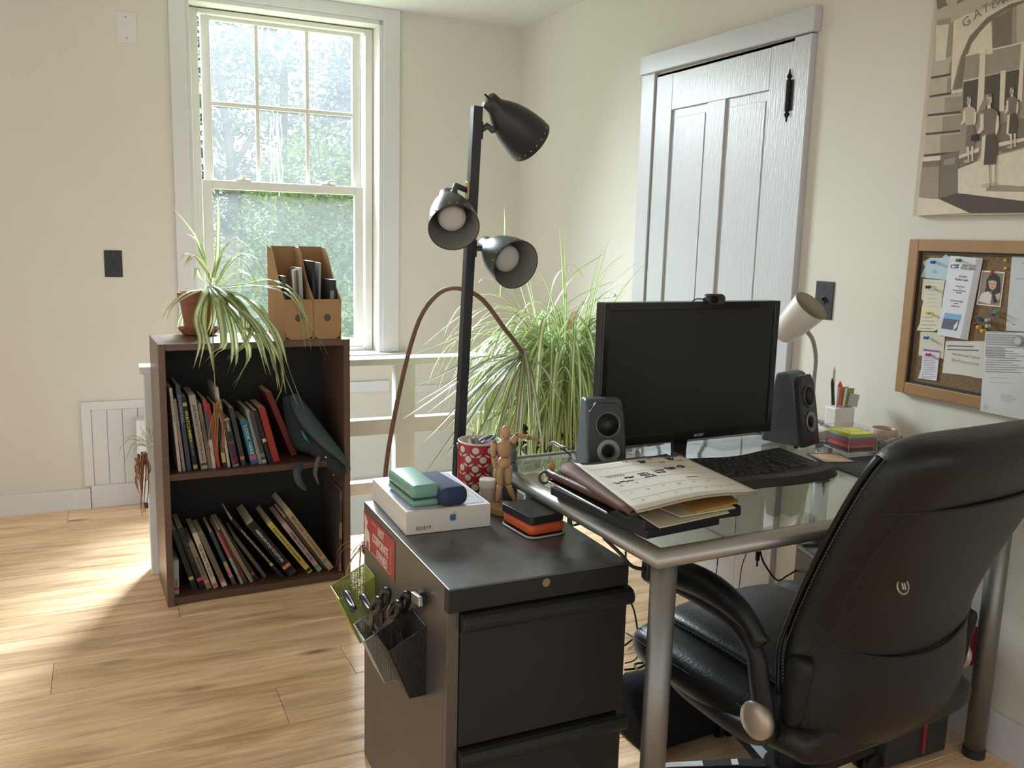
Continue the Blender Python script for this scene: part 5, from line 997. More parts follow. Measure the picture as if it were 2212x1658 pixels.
b.obj('cloth', pm('olive_cloth', '#7d786a', .95, var=.15, vs=60, bump=.5, bs=300), cl_, smooth=True)
# ---- desk lamp with pen tray
dl0 = V((-.09, -2.31, DZ + .0006)); dlm = root('desk_lamp', 'white gooseneck desk lamp with a pen tray base behind the right loudspeaker', 'lamp', dl0)
B().prism(rrect(.13, .15, .05, 7), 0, .018).obj('base', WHITE, dlm, bevel=.004, bseg=3)
B().prism([(x, y_ - .02) for x, y_ in rrect(.07, .05, .01)], .018, .075).obj('pen_holder', WHITE, dlm, bevel=.003)
yl = -2.30
gn = spl([dl0 + V((.0, .03, .018)), ony(1757, 900, yl), ony(1757, 830, yl), ony(1762, 775, yl), ony(1756, 735, yl - .01), ony(1741, 712, yl - .02)], 26)
B().tube(gn, .0062, 10).obj('gooseneck', pm('goose_grey', '#a9a4a4', .35, .4, bump=.6, bs=700, aniso=(.1, .1, 1)), dlm, world=True, smooth=True)
mc_ = ony(1752, 660, yl - .07); bk_ = ony(1712, 700, yl - .02); axl = (mc_ - bk_).normalized(); LM = frame(mc_ - axl * .125, axl.cross(V((0, 0, 1))), axl.cross(axl.cross(V((0, 0, 1)))))
if (LM.to_3x3() @ V((0, 0, 1))).dot(axl) < 0: LM = LM @ Matrix.Rotation(pi, 4, 'X')
pr = [(.001, 0), (.022, .001), (.032, .012), (.040, .05), (.045, .09), (.0485, .125)]
so = B().lathe(pr, 36, cap=False).obj('lamp_shade', pm('lamp_white', '#ddd6cc', .3), dlm, M=LM, world=True, smooth=True)
B().lathe([(r - .0015, z_ + .001) for r, z_ in pr[1:]] + [(.0485, .125)], 36, cap=False).obj('shade_lining', pm('lamp_lining', '#a39a88', .5), so, M=LM, world=True, smooth=True)
B().sph((0, 0, .06), .027, (1, 1, 1.1), 18).obj('bulb', pm('bulb_warm', '#cfc5b4', .5), dlm, M=LM, world=True, smooth=True)
B().box((-.009, -.0425, .088), (.009, -.0412, .112)).obj('warning_label', pm('label_grey', '#77705f', .6), dlm, M=LM @ Matrix.Rotation(.4, 4, 'Z'), world=True)
hx0 = dl0 + V((0, -.02, .077))
stick('highlighter', 'orange highlighter standing in the desk lamp pen tray', 'pen', (hx0.x - .005, hx0.y + .0, DZ + .08), (.0, .05, 1), .055, .0065, pm('orange_pen', '#e0602c', .4))
stick('pen', 'dark pen standing in the desk lamp pen tray', 'pen', (hx0.x - .022, hx0.y + .005, DZ + .08), (-.12, .05, 1), .065, .0045, pm('dark_pen', '#2c2830', .4))
stick('pen', 'white pen standing tallest in the desk lamp pen tray', 'pen', (hx0.x - .018, hx0.y + .014, DZ + .08), (.02, .05, 1), .095, .004, pm('pen_white', '#c9c6c6', .4))
for i, (dx, h_, cl, lab) in enumerate(((.004, .055, '#b9b3bd', 'lilac-grey card behind the green one in the pen tray'), (.016, .052, '#8fa05a', 'green and white business card in the pen tray'), (.03, .036, '#b8b6b2', 'short pale grey card leaning at the right of the pen tray'))):
    cr_ = root('business_card', lab, 'card', (hx0.x + dx, hx0.y - .006 * i, DZ + .0765)); B().box((-.018, -.002, -.0), (.018, .002, h_)).obj('card', pm('bcard' + str(i), cl, .6), cr_, M=Matrix.Rotation(.1 * i, 4, 'Y'))
    if i == 1: B().box((-.018, -.0026, 0), (-.010, -.002, h_)).obj('white_band', PAPER, cr_, M=Matrix.Rotation(.1, 4, 'Y'))
pk = root('pink_eraser', 'pinkish oval eraser lying beside the right loudspeaker', 'eraser', (-.16, -2.405, DZ + .0006)); B().sph((0, 0, .012), .02, (1.3, .8, .6), 16).obj('eraser', pm('pink', '#a97a74', .6), pk, smooth=True)
wbx = root('card_box', 'low pale card box between the right loudspeaker and the clear note box', 'box', M=Matrix.Translation((-.20, -2.36, DZ + .0006)) @ Matrix.Rotation(.2, 4, 'Z')); B().box((-.03, -.02, 0), (.03, .02, .022)).obj('box', pm('palebox', '#c9c2b8', .7), wbx, bevel=.001)
# brown wooden stand behind the monitor
ws = on(1425, 962); wsr = root('wooden_stand', 'small brown wooden stand behind the monitor at the back of the desk', 'stand', M=Matrix.Translation((ws.x, ws.y + .03, DZ + .0006)) @ Matrix.Rotation(.3, 4, 'Z'))
WB = pm('brown_wood', '#8a6238', .5, var=.2, aniso=(1, 6, 6)); B().box((-.05, -.025, 0), (.05, .025, .008)).obj('plate', WB, wsr); B().box((-.02, .0, .008), (.045, .02, .022)).obj('block', pm('dark_wood', '#5a3c26', .5), wsr)
hb_ = root('usb_hub', 'small black box behind the monitor at the back of the desk', 'hub', (ws.x - .085, ws.y + .04, DZ + .0006)); B().box((-.02, -.015, 0), (.02, .015, .016)).obj('case', BLACKP, hb_, bevel=.002)
# cables
def cable(label, pts, r_=.002, mat=BLACKP, n=24): c = root('cable', label, 'cable', pts[0]); B().tube(spl(pts, n), r_, 6).obj('cord', mat, c, world=True, smooth=True); return c
CGREY = pm('cable_lightgrey', '#8a8c98', .4)
sp_ = on(1262, 995)
cable('pale grey speaker cable looping up over the back edge of the desk at the left', [on(1195, 975) + V((0, .06, -.10)), on(1198, 975) + V((0, .03, .012)), ony(1215, 964, -2.36), ony(1232, 968, -2.38), on(1250, 992) + V((0, 0, .003)), sp_ + V((0, .03, .003))], .0022, CGREY)
cable('thin black speaker cable beside the pale one at the left back of the desk', [on(1192, 978) + V((0, .06, -.1)), on(1196, 978) + V((0, .03, .008)), ony(1213, 969, -2.35), on(1232, 985) + V((0, 0, .003)), on(1250, 1003) + V((0, 0, .003))], .0018)
cable('thin black cable lying at the back of the desk by the right loudspeaker', [on(1612, 935) + V((0, .02, .004)), on(1630, 934) + V((0, 0, .003)), on(1655, 938) + V((0, 0, .003)), on(1690, 942) + V((0, 0, .003))], .0018)
# ---- stack at the left front: black cases, papers, calendar
sA, sB, sC = on(1385, 1168), on(1598, 1134), on(1240, 1063)
SXa = (sB - sA).normalized(); sang = math.atan2(SXa.y, SXa.x)
SM_ = Matrix.Translation((sA.x, sA.y, DZ + .0006)) @ Matrix.Rotation(sang, 4, 'Z')
lw, ld = (sB - sA).length, (sC - sA).length
p1_ = root('black_case', 'flat black case at the bottom of the stack at the left front of the desk', 'case', M=SM_ @ Matrix.Rotation(.08, 4, 'Z')); BC = pm('black_cloth', (.017, .017, .018), .6, bump=.2, bs=300)
B().box((.012, .0, 0), (lw - .035, ld, .017)).obj('case', BC, p1_, bevel=.002)
p2_ = root('black_case', 'second flat black case lying on the lower one under the papers', 'case', M=SM_ @ Matrix.Translation((0, 0, .0178))); B().box((.002, -.002, 0), (lw, ld * .97, .020)).obj('case', BC, p2_, bevel=.003)
zs = .0386
def flat(name, label, cat, pts_px, z, th, mat, grp=None):
    P = [onz(px, py, DZ + z) for px, py in pts_px]; c = P[0]; r = root(name, label, cat, (c.x, c.y, DZ + z), group=grp)
    B().prism([(p.x - c.x, p.y - c.y) for p in P], 0, th).obj('sheet', mat, r); return r
flat('paper_folder', 'cream paper folder sticking out of the stack above the black cases', 'papers', [(1425, 1141), (1575, 1108), (1500, 1052), (1330, 1080)], zs, .002, pm('cream_paper', '#c8c0a8', .8))
flat('paper_folder', 'green sheet peeping out at the left of the stack', 'papers', [(1352, 1119), (1400, 1106), (1330, 1060), (1290, 1066)], zs + .0023, .001, pm('green_sheet', '#3f6a4a', .8))
flat('envelope', 'pale envelope under the calendar in the desk stack', 'envelope', [(1470, 1118), (1588, 1098), (1500, 1050), (1380, 1080)], zs + .0036, .003, pm('envelope_cream', '#c9bb9c', .8))
flat('envelope', 'yellow-orange envelope peeping out below the calendar', 'envelope', [(1504, 1108), (1596, 1086), (1560, 1055), (1440, 1070)], zs + .007, .0025, pm('envelope_yellow', '#c99a4e', .8))
# silver-edged dark folder, long at the left, and brown leather portfolio under the calendar
z0c = DZ + .050
fA, fB_, fC, fD = onz(1340, 1106, z0c), onz(1560, 1062, z0c), onz(1440, 990, z0c), onz(1185, 1032, z0c)
pf = root('portfolio', 'dark red-brown leather portfolio lying under the calendar', 'portfolio', (fA.x, fA.y, z0c))
LEA = pm('brown_leather', '#4a2c25', .42, var=.15, bump=.3, bs=200)
B().prism([(p.x - fA.x, p.y - fA.y) for p in (fA, fB_, fC, fD)], 0, .012).obj('cover', LEA, pf, bevel=.003)
sp0, sp1 = fD + V((0, 0, .0105)), fA + V((0, 0, .0105)); B().tube([sp0.lerp(sp1, i / 8) for i in range(9)], .0085, 10).obj('rolled_spine', LEA, pf, world=True, smooth=True)
cf = root('clear_folder', 'glossy black plastic folder under the brown portfolio', 'folder', (fA.x, fA.y, z0c - .004))
fe = [onz(px, py, z0c - .004) for px, py in ((1310, 1108), (1360, 1092), (1230, 1030), (1184, 1040))]
B().prism([(p.x - fA.x, p.y - fA.y) for p in fe], 0, .0025).obj('cover', pm('gloss_black', (.02, .02, .022), .12), cf)
B().tube([fe[3] + V((0, 0, .001)), fe[0] + V((0, 0, .001))], .0022, 6).obj('silver_edge', pm('silver_edge', (.6, .6, .62), .25, .8), cf, world=True)
rg = root('clip_ring', 'small dark brown ring sticking out at the far left of the portfolio', 'ring', onz(1176, 1031, DZ + .03))
rc = ony(1176, 1031, fD.y - .01); B().tube([rc + V((.011 * cos(t), .002 * sin(t), .011 * sin(t))) for t in [2 * pi * i / 20 for i in range(20)]], .0026, 8, closed=True).tube([rc + V((.011, 0, 0)), fD + V((.004, 0, .006))], .0024, 6).obj('ring', LEA, rg, world=True, smooth=True)
sc_ = root('paper_scrap', 'torn orange-brown paper scrap standing up at the portfolio corner', 'scrap', fD + V((.01, .01, .01)))
q0 = ony(1192, 1026, fD.y + .0); scp = [(1187, 1024), (1199, 1024), (1197, 1004), (1195, 996), (1192, 989), (1189, 993), (1190, 1000), (1184, 1006), (1187, 1014)]
b = B(); b.poly([ony(x, y_, fD.y) for x, y_ in scp]); b.obj('scrap', pm('scrap_orange', '#c98f4e', .8, var=.2, vs=80), sc_, world=True, solid=.0015)
# calendar sheet: a thick pad whose left part curls over
zc0 = DZ + .068
cal = root('calendar_pad', 'large paper calendar pad with handwritten notes, curling over on its left side', 'calendar', onz(1370, 1108, zc0))
A_, B_2, C_, D_ = onz(1372, 1106, zc0), onz(1634, 1053, zc0), onz(1470, 978, zc0), onz(1240, 1012, zc0)
NU, NV = 22, 12
def calp(u, v):  # u left->right, v front->back
    a = A_.lerp(B_2, u); c = D_.lerp(C_, u); p = a.lerp(c, v)
    lift = .008 * sin(pi * min(1, u * 1.1)) * (1 - .5 * v) + .012 * math.exp(-u * 9) * (.35 + .65 * v) - .006 * u ** 3
    return p + V((0, 0, lift))
for k, nm_ in ((0, 'top_sheet'), (1, 'under_sheets')):
    b = B(); vs = [[b.bm.verts.new(calp(i / NU, j / NV) - V((0, 0, .0035 * k)) + V((.002, -.003, 0)) * k) for j in range(NV + 1)] for i in range(NU + 1)]
    for i in range(NU):
        for j in range(NV): b.bm.faces.new((vs[i][j], vs[i+1][j], vs[i+1][j+1], vs[i][j+1]))
    b.obj(nm_, pm('calendar_paper', '#e6e2d8', .8, var=.02) if k == 0 else pm('calendar_under', '#b7aa92', .8), cal, world=True, solid=.0012 if k == 0 else .003, smooth=True)
# flipped-over leaf: loops from the left edge back underneath
b = B(); prof = [(0, .0, .0), (-.014, .004, 0), (-.030, .0005, 0), (-.038, -.009, 0), (-.030, -.017, 0), (.0, -.018, 0), (.05, -.016, 0)]
cols = []
ux = (B_2 - A_).normalized()
for j in range(9):
    v = j / 8; base = calp(0, v); s_ = .35 + .65 * v
    cols.append([b.bm.verts.new(base + ux * (x * s_) + V((0, 0, z_ * s_ - .001))) for x, z_, _ in prof])
for j in range(8):
    for i in range(len(prof) - 1): b.bm.faces.new((cols[j][i], cols[j][i+1], cols[j+1][i+1], cols[j+1][i]))
b.obj('curled_sheet', pm('calendar_back', '#6a4a3c', .7, var=.08), cal, world=True, solid=.0012, smooth=True)
b = B(); b.tube([calp(u / 20, .985) + V((0, 0, .0012)) for u in range(1, 20)], .0022, 6); b.obj('dark_header', pm('header_dark', '#4a4644', .7), cal, world=True)
def onc(u, v): return calp(u, v) + V((0, 0, .0011))
def scrawl(u0, v0, w, h, seed, n=26, r_=.00055):
    q_ = random.Random(seed); b_ = B(); pts = []
    for i in range(n): pts.append(onc(u0 + w * i / n + q_.uniform(-.004, .004), v0 + q_.uniform(-h, h)))
    b_.tube(pts, r_, 4, cap=False); b_.obj('handwriting', INK, cal, world=True)
for i, (u0, v0, w, h) in enumerate(((.52, .90, .07, .016), (.52, .86, .05, .012), (.80, .93, .09, .018), (.80, .885, .06, .014), (.35, .60, .09, .018), (.35, .56, .11, .016), (.36, .52, .10, .014), (.50, .62, .10, .018), (.50, .575, .08, .014), (.62, .66, .10, .018), (.63, .63, .08, .014), (.22, .57, .08, .016), (.10, .50, .16, .018), (.66, .40, .11, .010))): scrawl(u0, v0, w, h, i + 1, r_=.0008 if i not in (13,) else .0005)
b = B(); b.tube([onc(.10 + .012 * i, .62 + (.05 if i % 2 else 0)) for i in range(14)], .0005, 4, cap=False); b.obj('zigzag_doodle', pm('pencil', '#77726a', .8), cal, world=True)
b = B(); q = random.Random(5); b.tube([onc(.79 + .045 * cos(i * .9) * q.uniform(.4, 1), .68 + .035 * sin(i * .9) * q.uniform(.4, 1)) for i in range(40)], .0007, 4, cap=False); b.obj('scribble', INK, cal, world=True)
pcl = pm('calendar_rule', '#b9b2a4', .8)
for i, (u, v, s_) in enumerate(((.42, .93, '1-5'), (.64, .93, '1-5'), (.9, .86, '1-5'), (.70, .82, '1-5'))):
    p = onc(u, v) + V((0, 0, .0004)); text(s_, .011, INK, cal, frame(p, ux, V((-ux.y, ux.x, 0))), 'lettering')
for i in range(14):
    u, v = .12 + .13 * (i % 6), .12 + .16 * (i // 6); p = onc(u, v) + V((0, 0, .0006)); text(str(10 + i + (i // 6)), .008, pcl, cal, frame(p, ux, V((-ux.y, ux.x, 0))), 'date_number')
for k in range(1, 6): B().tube([onc(.06 + i * .045, k / 6) for i in range(21)], .00025, 4, cap=False).obj('rule_line', pcl, cal, world=True)
# ---- things below the desk
fr_ = root('footrest', 'black padded footrest on the floor under the desk', 'footrest', M=Matrix.Translation((-.61, -2.405, 0)) @ Matrix.Rotation(radians(3), 4, 'Z'))
B().prism([(-.115, 0), (.105, 0), (.108, .05), (.07, .115), (.02, .145), (-.03, .135), (-.085, .085), (-.115, .03)], -.215, .225, Matrix(((0, 0, 1, 0), (1, 0, 0, 0), (0, 1, 0, 0), (0, 0, 0, 1)))).obj('cushion', pm('fleece_black', (.02, .02, .023), .95, var=.3, vs=200, bump=.6, bs=400, spec=.1), fr_, bevel=.02, bseg=4, smooth=True)
pcx = root('computer_tower', 'black computer tower with red trim on the floor right of the chair', 'computer', (-.335, -2.80, 0))
B().box((0, 0, .012), (.205, .27, .44)).obj('case', BLACKM, pcx, bevel=.006)
for px, p0_, p1_y in ((2105, 1352, 1432), (2000, 1538, 1622)):
    a, c = ony(px, p0_, -2.80), ony(px, p1_y, -2.80); B().box((a.x - .005, -2.806, c.z), (a.x + .004, -2.799, a.z)).obj('red_trim', pm('red_trim', '#8a2433', .4), pcx, world=True, bevel=.001)
for x in (.03, .175):
    for y_ in (.03, .24): B().cyl((x, y_, 0), (x, y_, .013), .014, seg=12).obj('foot', BLACKP, pcx)
lbn = root('lidded_bin', 'dark brown bin with a recessed grey lid on the floor under the desk', 'bin', M=Matrix.Translation((-.235, -2.355, 0)) @ Matrix.Rotation(radians(-14), 4, 'Z'))
BRB = pm('bin_brown', '#40322f', .5); bhh = .392
B().box((0, -.16, 0), (.2, .0, bhh)).obj('body', BRB, lbn, bevel=.004); B().box((.0, -.16, bhh), (.2, -.15, bhh + .012)).box((0, -.15, bhh), (.01, -.01, bhh + .012)).box((.19, -.15, bhh), (.2, -.01, bhh + .012)).box((0, -.01, bhh), (.2, .0, bhh + .012)).obj('rim', pm('bin_rim', '#4b4c50', .4), lbn, bevel=.001); B().box((.01, -.15, bhh), (.19, -.01, bhh + .003)).obj('lid', pm('bin_lid', '#8b8d96', .3), lbn)
cable('thick black cable looping under the left rail of the desk to a plug', [ony(1335, 1180, -2.82) + V((0, .05, .0)), ony(1340, 1195, -2.83), ony(1365, 1222, -2.84), ony(1394, 1230, -2.845)], .0035)
adp = root('power_adapter', 'black power adapter fixed under the left rail of the desk', 'adapter', ony(1399, 1232, -2.84)); B().box((-.008, -.012, -.018), (.012, .012, .018)).obj('case', BLACKP, adp, bevel=.005)
cable('thin black cable hanging from the left rail behind the filing cabinet', [ony(1352, 1190, -2.80), ony(1350, 1270, -2.7), ony(1370, 1320, -2.6), ony(1385, 1400, -2.5), onz(1400, 1425, .004)], .0022)
cable('black cable hanging from a clip below the front rail', [ony(1640, 1182, -2.45), ony(1650, 1215, -2.45), ony(1678, 1252, -2.42), ony(1700, 1243, -2.4), ony(1722, 1230, -2.36)], .0025)
clp = root('cable_plug', 'small black plug hanging below the front rail', 'plug', ony(1636, 1206, -2.5)); B().cyl((0, 0, .02), (0, 0, -.004), .006, seg=10).cyl((0, 0, -.004), (0, 0, -.02), .0025, seg=8).obj('plug', BLACKP, clp)
cable('thin black cable hanging straight down under the desk at the left', [ony(1551, 1200, -2.45), ony(1549, 1220, -2.45), ony(1546, 1245, -2.45), onz(1540, 1300, .003)], .0016)
cable('thin dark cable hanging under the middle of the desk', [ony(1612, 1195, -2.45), ony(1602, 1225, -2.45), ony(1597, 1262, -2.4), onz(1590, 1290, .003)], .0014)
tz = .006
for i, pts in enumerate(([(1352, 1366), (1372, 1378), (1392, 1396), (1410, 1420)], [(1350, 1393), (1368, 1380), (1388, 1377), (1412, 1379)], [(1350, 1432), (1372, 1424), (1388, 1398), (1405, 1390)], [(1348, 1446), (1380, 1442), (1396, 1434), (1420, 1428)], [(1348, 1455), (1378, 1456), (1362, 1478), (1348, 1486)], [(1400, 1470), (1378, 1448), (1372, 1434), (1398, 1430)])):
    cable(('black cable crossing the floor at the back of the heap', 'black cable arching over the others in the heap', 'thin black cable curling leftwards in the heap', 'thick black cable running straight across the heap', 'black cable bent like an elbow at the front of the heap', 'black cable looped back at the front of the heap')[i] + ' beside the desk leg', [onz(*p, tz + .004 * (i % 3)) for p in pts], .0035 if i in (1, 3, 4, 5) else .0022)
# ================================================================== OFFICE CHAIR
CO = Matrix.Translation((-.645, -2.80, 0)) @ Matrix.Rotation(radians(5), 4, 'Z')
ch = root('office_chair', 'black leather executive office chair pushed in at the desk, seen from behind', 'chair', M=CO)
LEATH = pm('black_leather', (.0065, .0068, .0066), .40, var=.08, vs=6, bump=.35, bs=160, spec=.4); STI = pm('stitch_grey', '#6b6a64', .6); CHP = pm('chair_plastic', (.009, .009, .009), .5, spec=.35)
def grid(nm, rows, mat, closed=False, par=ch, sub=1, smooth=True, **k):
    b_ = B(); vs = [[b_.bm.verts.new(p) for p in r_] for r_ in rows]; m_ = len(rows[0])
    for i in range(len(rows) - 1):
        for j in range(m_ if closed else m_ - 1): b_.bm.faces.new((vs[i][j], vs[i+1][j], vs[i+1][(j+1) % m_], vs[i][(j+1) % m_]))
    if closed: b_.bm.faces.new(vs[0][::-1]); b_.bm.faces.new(vs[-1])
    return b_.obj(nm, mat, par, smooth=smooth, sub=sub, **k)
# backrest: rows from bottom to top, each a closed flattened ring (x across, y depth: back outer face is -y)
def bring(z, yb, hw, th, side=.03, n=20, puff=.0, wing=0.):
    o = []
    for j in range(n):
        a = 2 * pi * j / n; c_, s_ = cos(a), sin(a); ex = .45
        x = hw * (abs(c_) ** ex) * (1 if c_ >= 0 else -1); y_ = th * .5 * (abs(s_) ** .7) * (1 if s_ >= 0 else -1)
        y_ += wing * (x / hw) ** 2 + (puff * (1 - (x / hw) ** 2) * (-1 if s_ < 0 else 0))
        o.append((x, yb + y_, z))
    return o
prof = [(.255, -.175, .16, .03, 0, 0), (.28, -.205, .205, .06, .0, .01), (.33, -.232, .232, .085, .006, .03), (.42, -.240, .245, .10, .008, .045), (.50, -.236, .240, .105, .008, .05), (.56, -.243, .236, .10, .006, .045), (.64, -.268, .240, .105, .006, .04), (.72, -.298, .244, .11, .008, .035), (.80, -.330, .246, .115, .01, .03), (.86, -.355, .244, .125, .012, .025), (.895, -.368, .235, .13, .014, .02), (.92, -.376, .21, .105, .01, .015), (.932, -.380, .16, .05, .004, .01)]
grid('backrest', [bring(z, yb, hw, th, puff=pf_, wing=wg) for z, yb, hw, th, pf_, wg in prof], LEATH, closed=True, sub=2)
# lumbar seam and headrest seam on the back face, side piping
def backpt(z, t):
    for i in range(len(prof) - 1):
        if prof[i][0] <= z <= prof[i+1][0]: k = (z - prof[i][0]) / (prof[i+1][0] - prof[i][0]); P = [prof[i][m] + (prof[i+1][m] - prof[i][m]) * k for m in range(6)]; break
    zz, yb, hw, th, pf_, wg = P; x = hw * t
    return V((x, yb - th * .5 * max(0, 1 - abs(t) ** 4) ** .35 + wg * t * t - pf_ * (1 - t * t), zz))
for nm_, zf in (('lumbar_seam', lambda t: .545 - .05 * (1 - t * t)), ('headrest_seam', lambda t: .815 + .012 * t)):
    B().tube([backpt(zf(t), t) + V((0, .0015, 0)) for t in [-.93 + 1.86 * i / 40 for i in range(41)]], .0030, 6, cap=False).obj(nm_, pm('seam_black', (.006, .006, .006), .7), ch, smooth=True)
B().tube([backpt(.80 - .30 * i / 30, -.80 - .06 * sin(pi * i / 30)) + V((0, .0015, 0)) for i in range(31)], .003, 6, cap=False).obj('side_seam', pm('seam_black', (.006, .006, .006), .7), ch, smooth=True)
def stitches(nm_, P, l=.006, off=V((0, 0, 0))):
    b_ = B()
    for i in range(0, len(P) - 1): b_.tube([P[i] + off, P[i].lerp(P[i+1], .55) + off], .0008, 4)
    b_.obj(nm_, STI, ch)
edge = [V((-prof_[2] * 1.0 - .0005, prof_[1] + prof_[5] + .004, prof_[0])) for prof_ in prof[3:11]]
stitches('side_stitching', spl(edge, 90))
B().tube(spl([p + V((.001, .012, 0)) for p in edge], 40), .005, 8).obj('side_piping', LEATH, ch, smooth=True)
B().lathe([(.001, 0), (.013, 0), (.013, .002), (.001, .0035)], 20, frame(backpt(.655, -.52) + V((0, -.001, 0)), (1, -.1, 0), (0, .4, 1))).obj('badge', pm('badge_black', (.01, .01, .01), .3), ch)
B().lathe([(.0105, .002), (.013, .0028), (.0145, .0015)], 24, frame(backpt(.655, -.52) + V((0, -.001, 0)), (1, -.1, 0), (0, .4, 1)), cap=False).obj('badge_ring', pm('badge_gold', '#a89a72', .3, .6), ch)
B().box((-.004, -.005, .0028), (-.001, .006, .0036)).box((.001, -.006, .0028), (.004, .005, .0036)).obj('badge_emblem', pm('badge_white', '#b9b5a8', .4), ch, M=frame(backpt(.655, -.52) + V((0, -.001, 0)), (1, -.1, 0), (0, .4, 1)))
# seat: base cushion with rolled edges and a raised panel
def seatring(y_, hw, zb, zt_, n=20, crown=.0):
    o = []
    for j in range(n):
        a = 2 * pi * j / n; c_, s_ = cos(a), sin(a); x = hw * (abs(c_) ** .4) * (1 if c_ >= 0 else -1); z = (zb + zt_) / 2 + (zt_ - zb) / 2 * (abs(s_) ** .6) * (1 if s_ >= 0 else -1)
        o.append((x, y_, z + (crown * (1 - (x / hw) ** 2) if s_ > 0 else 0)))
    return o
grid('seat_cushion', [seatring(y_, hw, zb, zt_) for y_, hw, zb, zt_ in ((-.26, .235, .31, .36), (-.25, .25, .295, .385), (-.1, .265, .285, .40), (.08, .27, .285, .40), (.19, .265, .285, .40), (.245, .25, .29, .385), (.262, .225, .305, .355))], LEATH, closed=True, sub=2)
grid('seat_panel', [seatring(y_, hw, .375, zt_, crown=.012) for y_, hw, zt_ in ((-.22, .17, .40), (-.2, .185, .418), (-.05, .195, .425), (.1, .195, .425), (.2, .19, .42), (.24, .17, .40))], LEATH, closed=True, sub=2)
grid('seat_side_roll', [[(.165 + .055 * cos(t), y_, .405 + .035 * sin(t) * k) for t in [2 * pi * i / 12 for i in range(12)]] for y_, k in ((-.2, .6), (-.1, 1), (.1, 1), (.22, .7))], LEATH, closed=True, sub=1)
stitches('seat_stitching', [V((-.21 + .012 * sin(i * .05), .22 - .40 * i / 60, .4105)) for i in range(60)]); stitches('seat_stitching', [V((-.262 - .004 * sin(i * .1), .22 - .36 * i / 56, .362)) for i in range(56)])
B().box((-.15, -.17, .262), (.15, .16, .29)).obj('seat_pan', CHP, ch, bevel=.01)
# arms
for s_ in (-1, 1):
    pts = spl([(s_ * .275, .16, .535), (s_ * .278, .06, .565), (s_ * .28, -.04, .570), (s_ * .282, -.12, .552), (s_ * .28, -.165, .515)], 18)
    B().tube(pts, [.020 + .012 * sin(pi * min(1, .15 + i / 18)) for i in range(19)], 12, sy=.7).obj('arm_pad', LEATH, ch, smooth=True)
    fr2 = spl([(s_ * .276, .17, .525), (s_ * .278, .05, .540), (s_ * .28, -.08, .535), (s_ * .282, -.148, .500), (s_ * .28, -.165, .45), (s_ * .272, -.175, .385), (s_ * .262, -.165, .345), (s_ * .252, -.10, .315), (s_ * .235, .06, .305), (s_ * .23, .12, .315)], 40)
    B().tube(fr2, [.014 + .012 * min(1, i / 26) for i in range(41)], 12, sy=.65).obj('arm_frame', CHP, ch, smooth=True)
    B().lathe([(.001, .006), (.018, .005), (.033, .001), (.035, -.004), (.035, -.014), (.001, -.014)], 28, frame((s_ * .296, -.175, .378), (0, 1, 0), (0, 0, s_ * 1.0))).obj('arm_cap', pm('cap_silver', '#b3a494', .35, .5), ch, smooth=True)
    grid('back_bracket', [[(s_ * (.235 + .016 * cos(t)), y_ + .03 * sin(t), z) for t in [2 * pi * i / 10 for i in range(10)]] for z, y_ in ((.36, -.20), (.42, -.205), (.48, -.215), (.51, -.22))], CHP, closed=True, sub=1)
B().cyl((0, 0, .10), (0, 0, .265), .028, seg=20).cyl((0, 0, .07), (0, 0, .11), .045, seg=24).obj('gas_lift', CHP, ch)
for k in range(5):
    a = radians(90 + 55 + 72 * k); d = V((cos(a), sin(a), 0)); n_ = V((-d.y, d.x, 0))
    b_ = B(); sec = []
    for r_, w_, z_, h_ in ((.03, .03, .085, .04), (.12, .026, .082, .034), (.22, .022, .072, .026), (.285, .018, .062, .022)): sec.append([b_.bm.verts.new(d * r_ + n_ * x + V((0, 0, z_ + y_))) for x, y_ in ((-w_, -h_ / 2), (w_, -h_ / 2), (w_, h_ * .2), (w_ * .5, h_ / 2), (-w_ * .5, h_ / 2), (-w_, h_ * .2))])
    for A, C2 in zip(sec, sec[1:]):
        for j in range(6): b_.bm.faces.new((A[j], A[(j+1) % 6], C2[(j+1) % 6], C2[j]))
    b_.bm.faces.new(sec[0][::-1]); b_.bm.faces.new(sec[-1]); lg = b_.obj('base_leg', CHP, ch)
    b_ = B()
    for sgn in (0,):
        b_.poly([d * .10 - n_ * .011 + V((0, 0, .1003)), d * .10 + n_ * .011 + V((0, 0, .1003)), d * .27 + n_ * .008 + V((0, 0, .0776)), d * .27 - n_ * .008 + V((0, 0, .0776))])
    b_.obj('steel_strip', pm('strip_steel', (.6, .6, .62), .25, .9), lg, solid=.002)
    c_ = d * .285; b_ = B(); t_a = V((-d.y, d.x, 0))
    for s2 in (-1, 1): b_.cyl(c_ + t_a * (.008 * s2) + V((0, 0, .026)), c_ + t_a * (.022 * s2) + V((0, 0, .026)), .026, seg=18)
    b_.cyl(c_ + V((0, 0, .03)), c_ + V((0, 0, .06)), .008, seg=10); b_.obj('castor', CHP, ch)
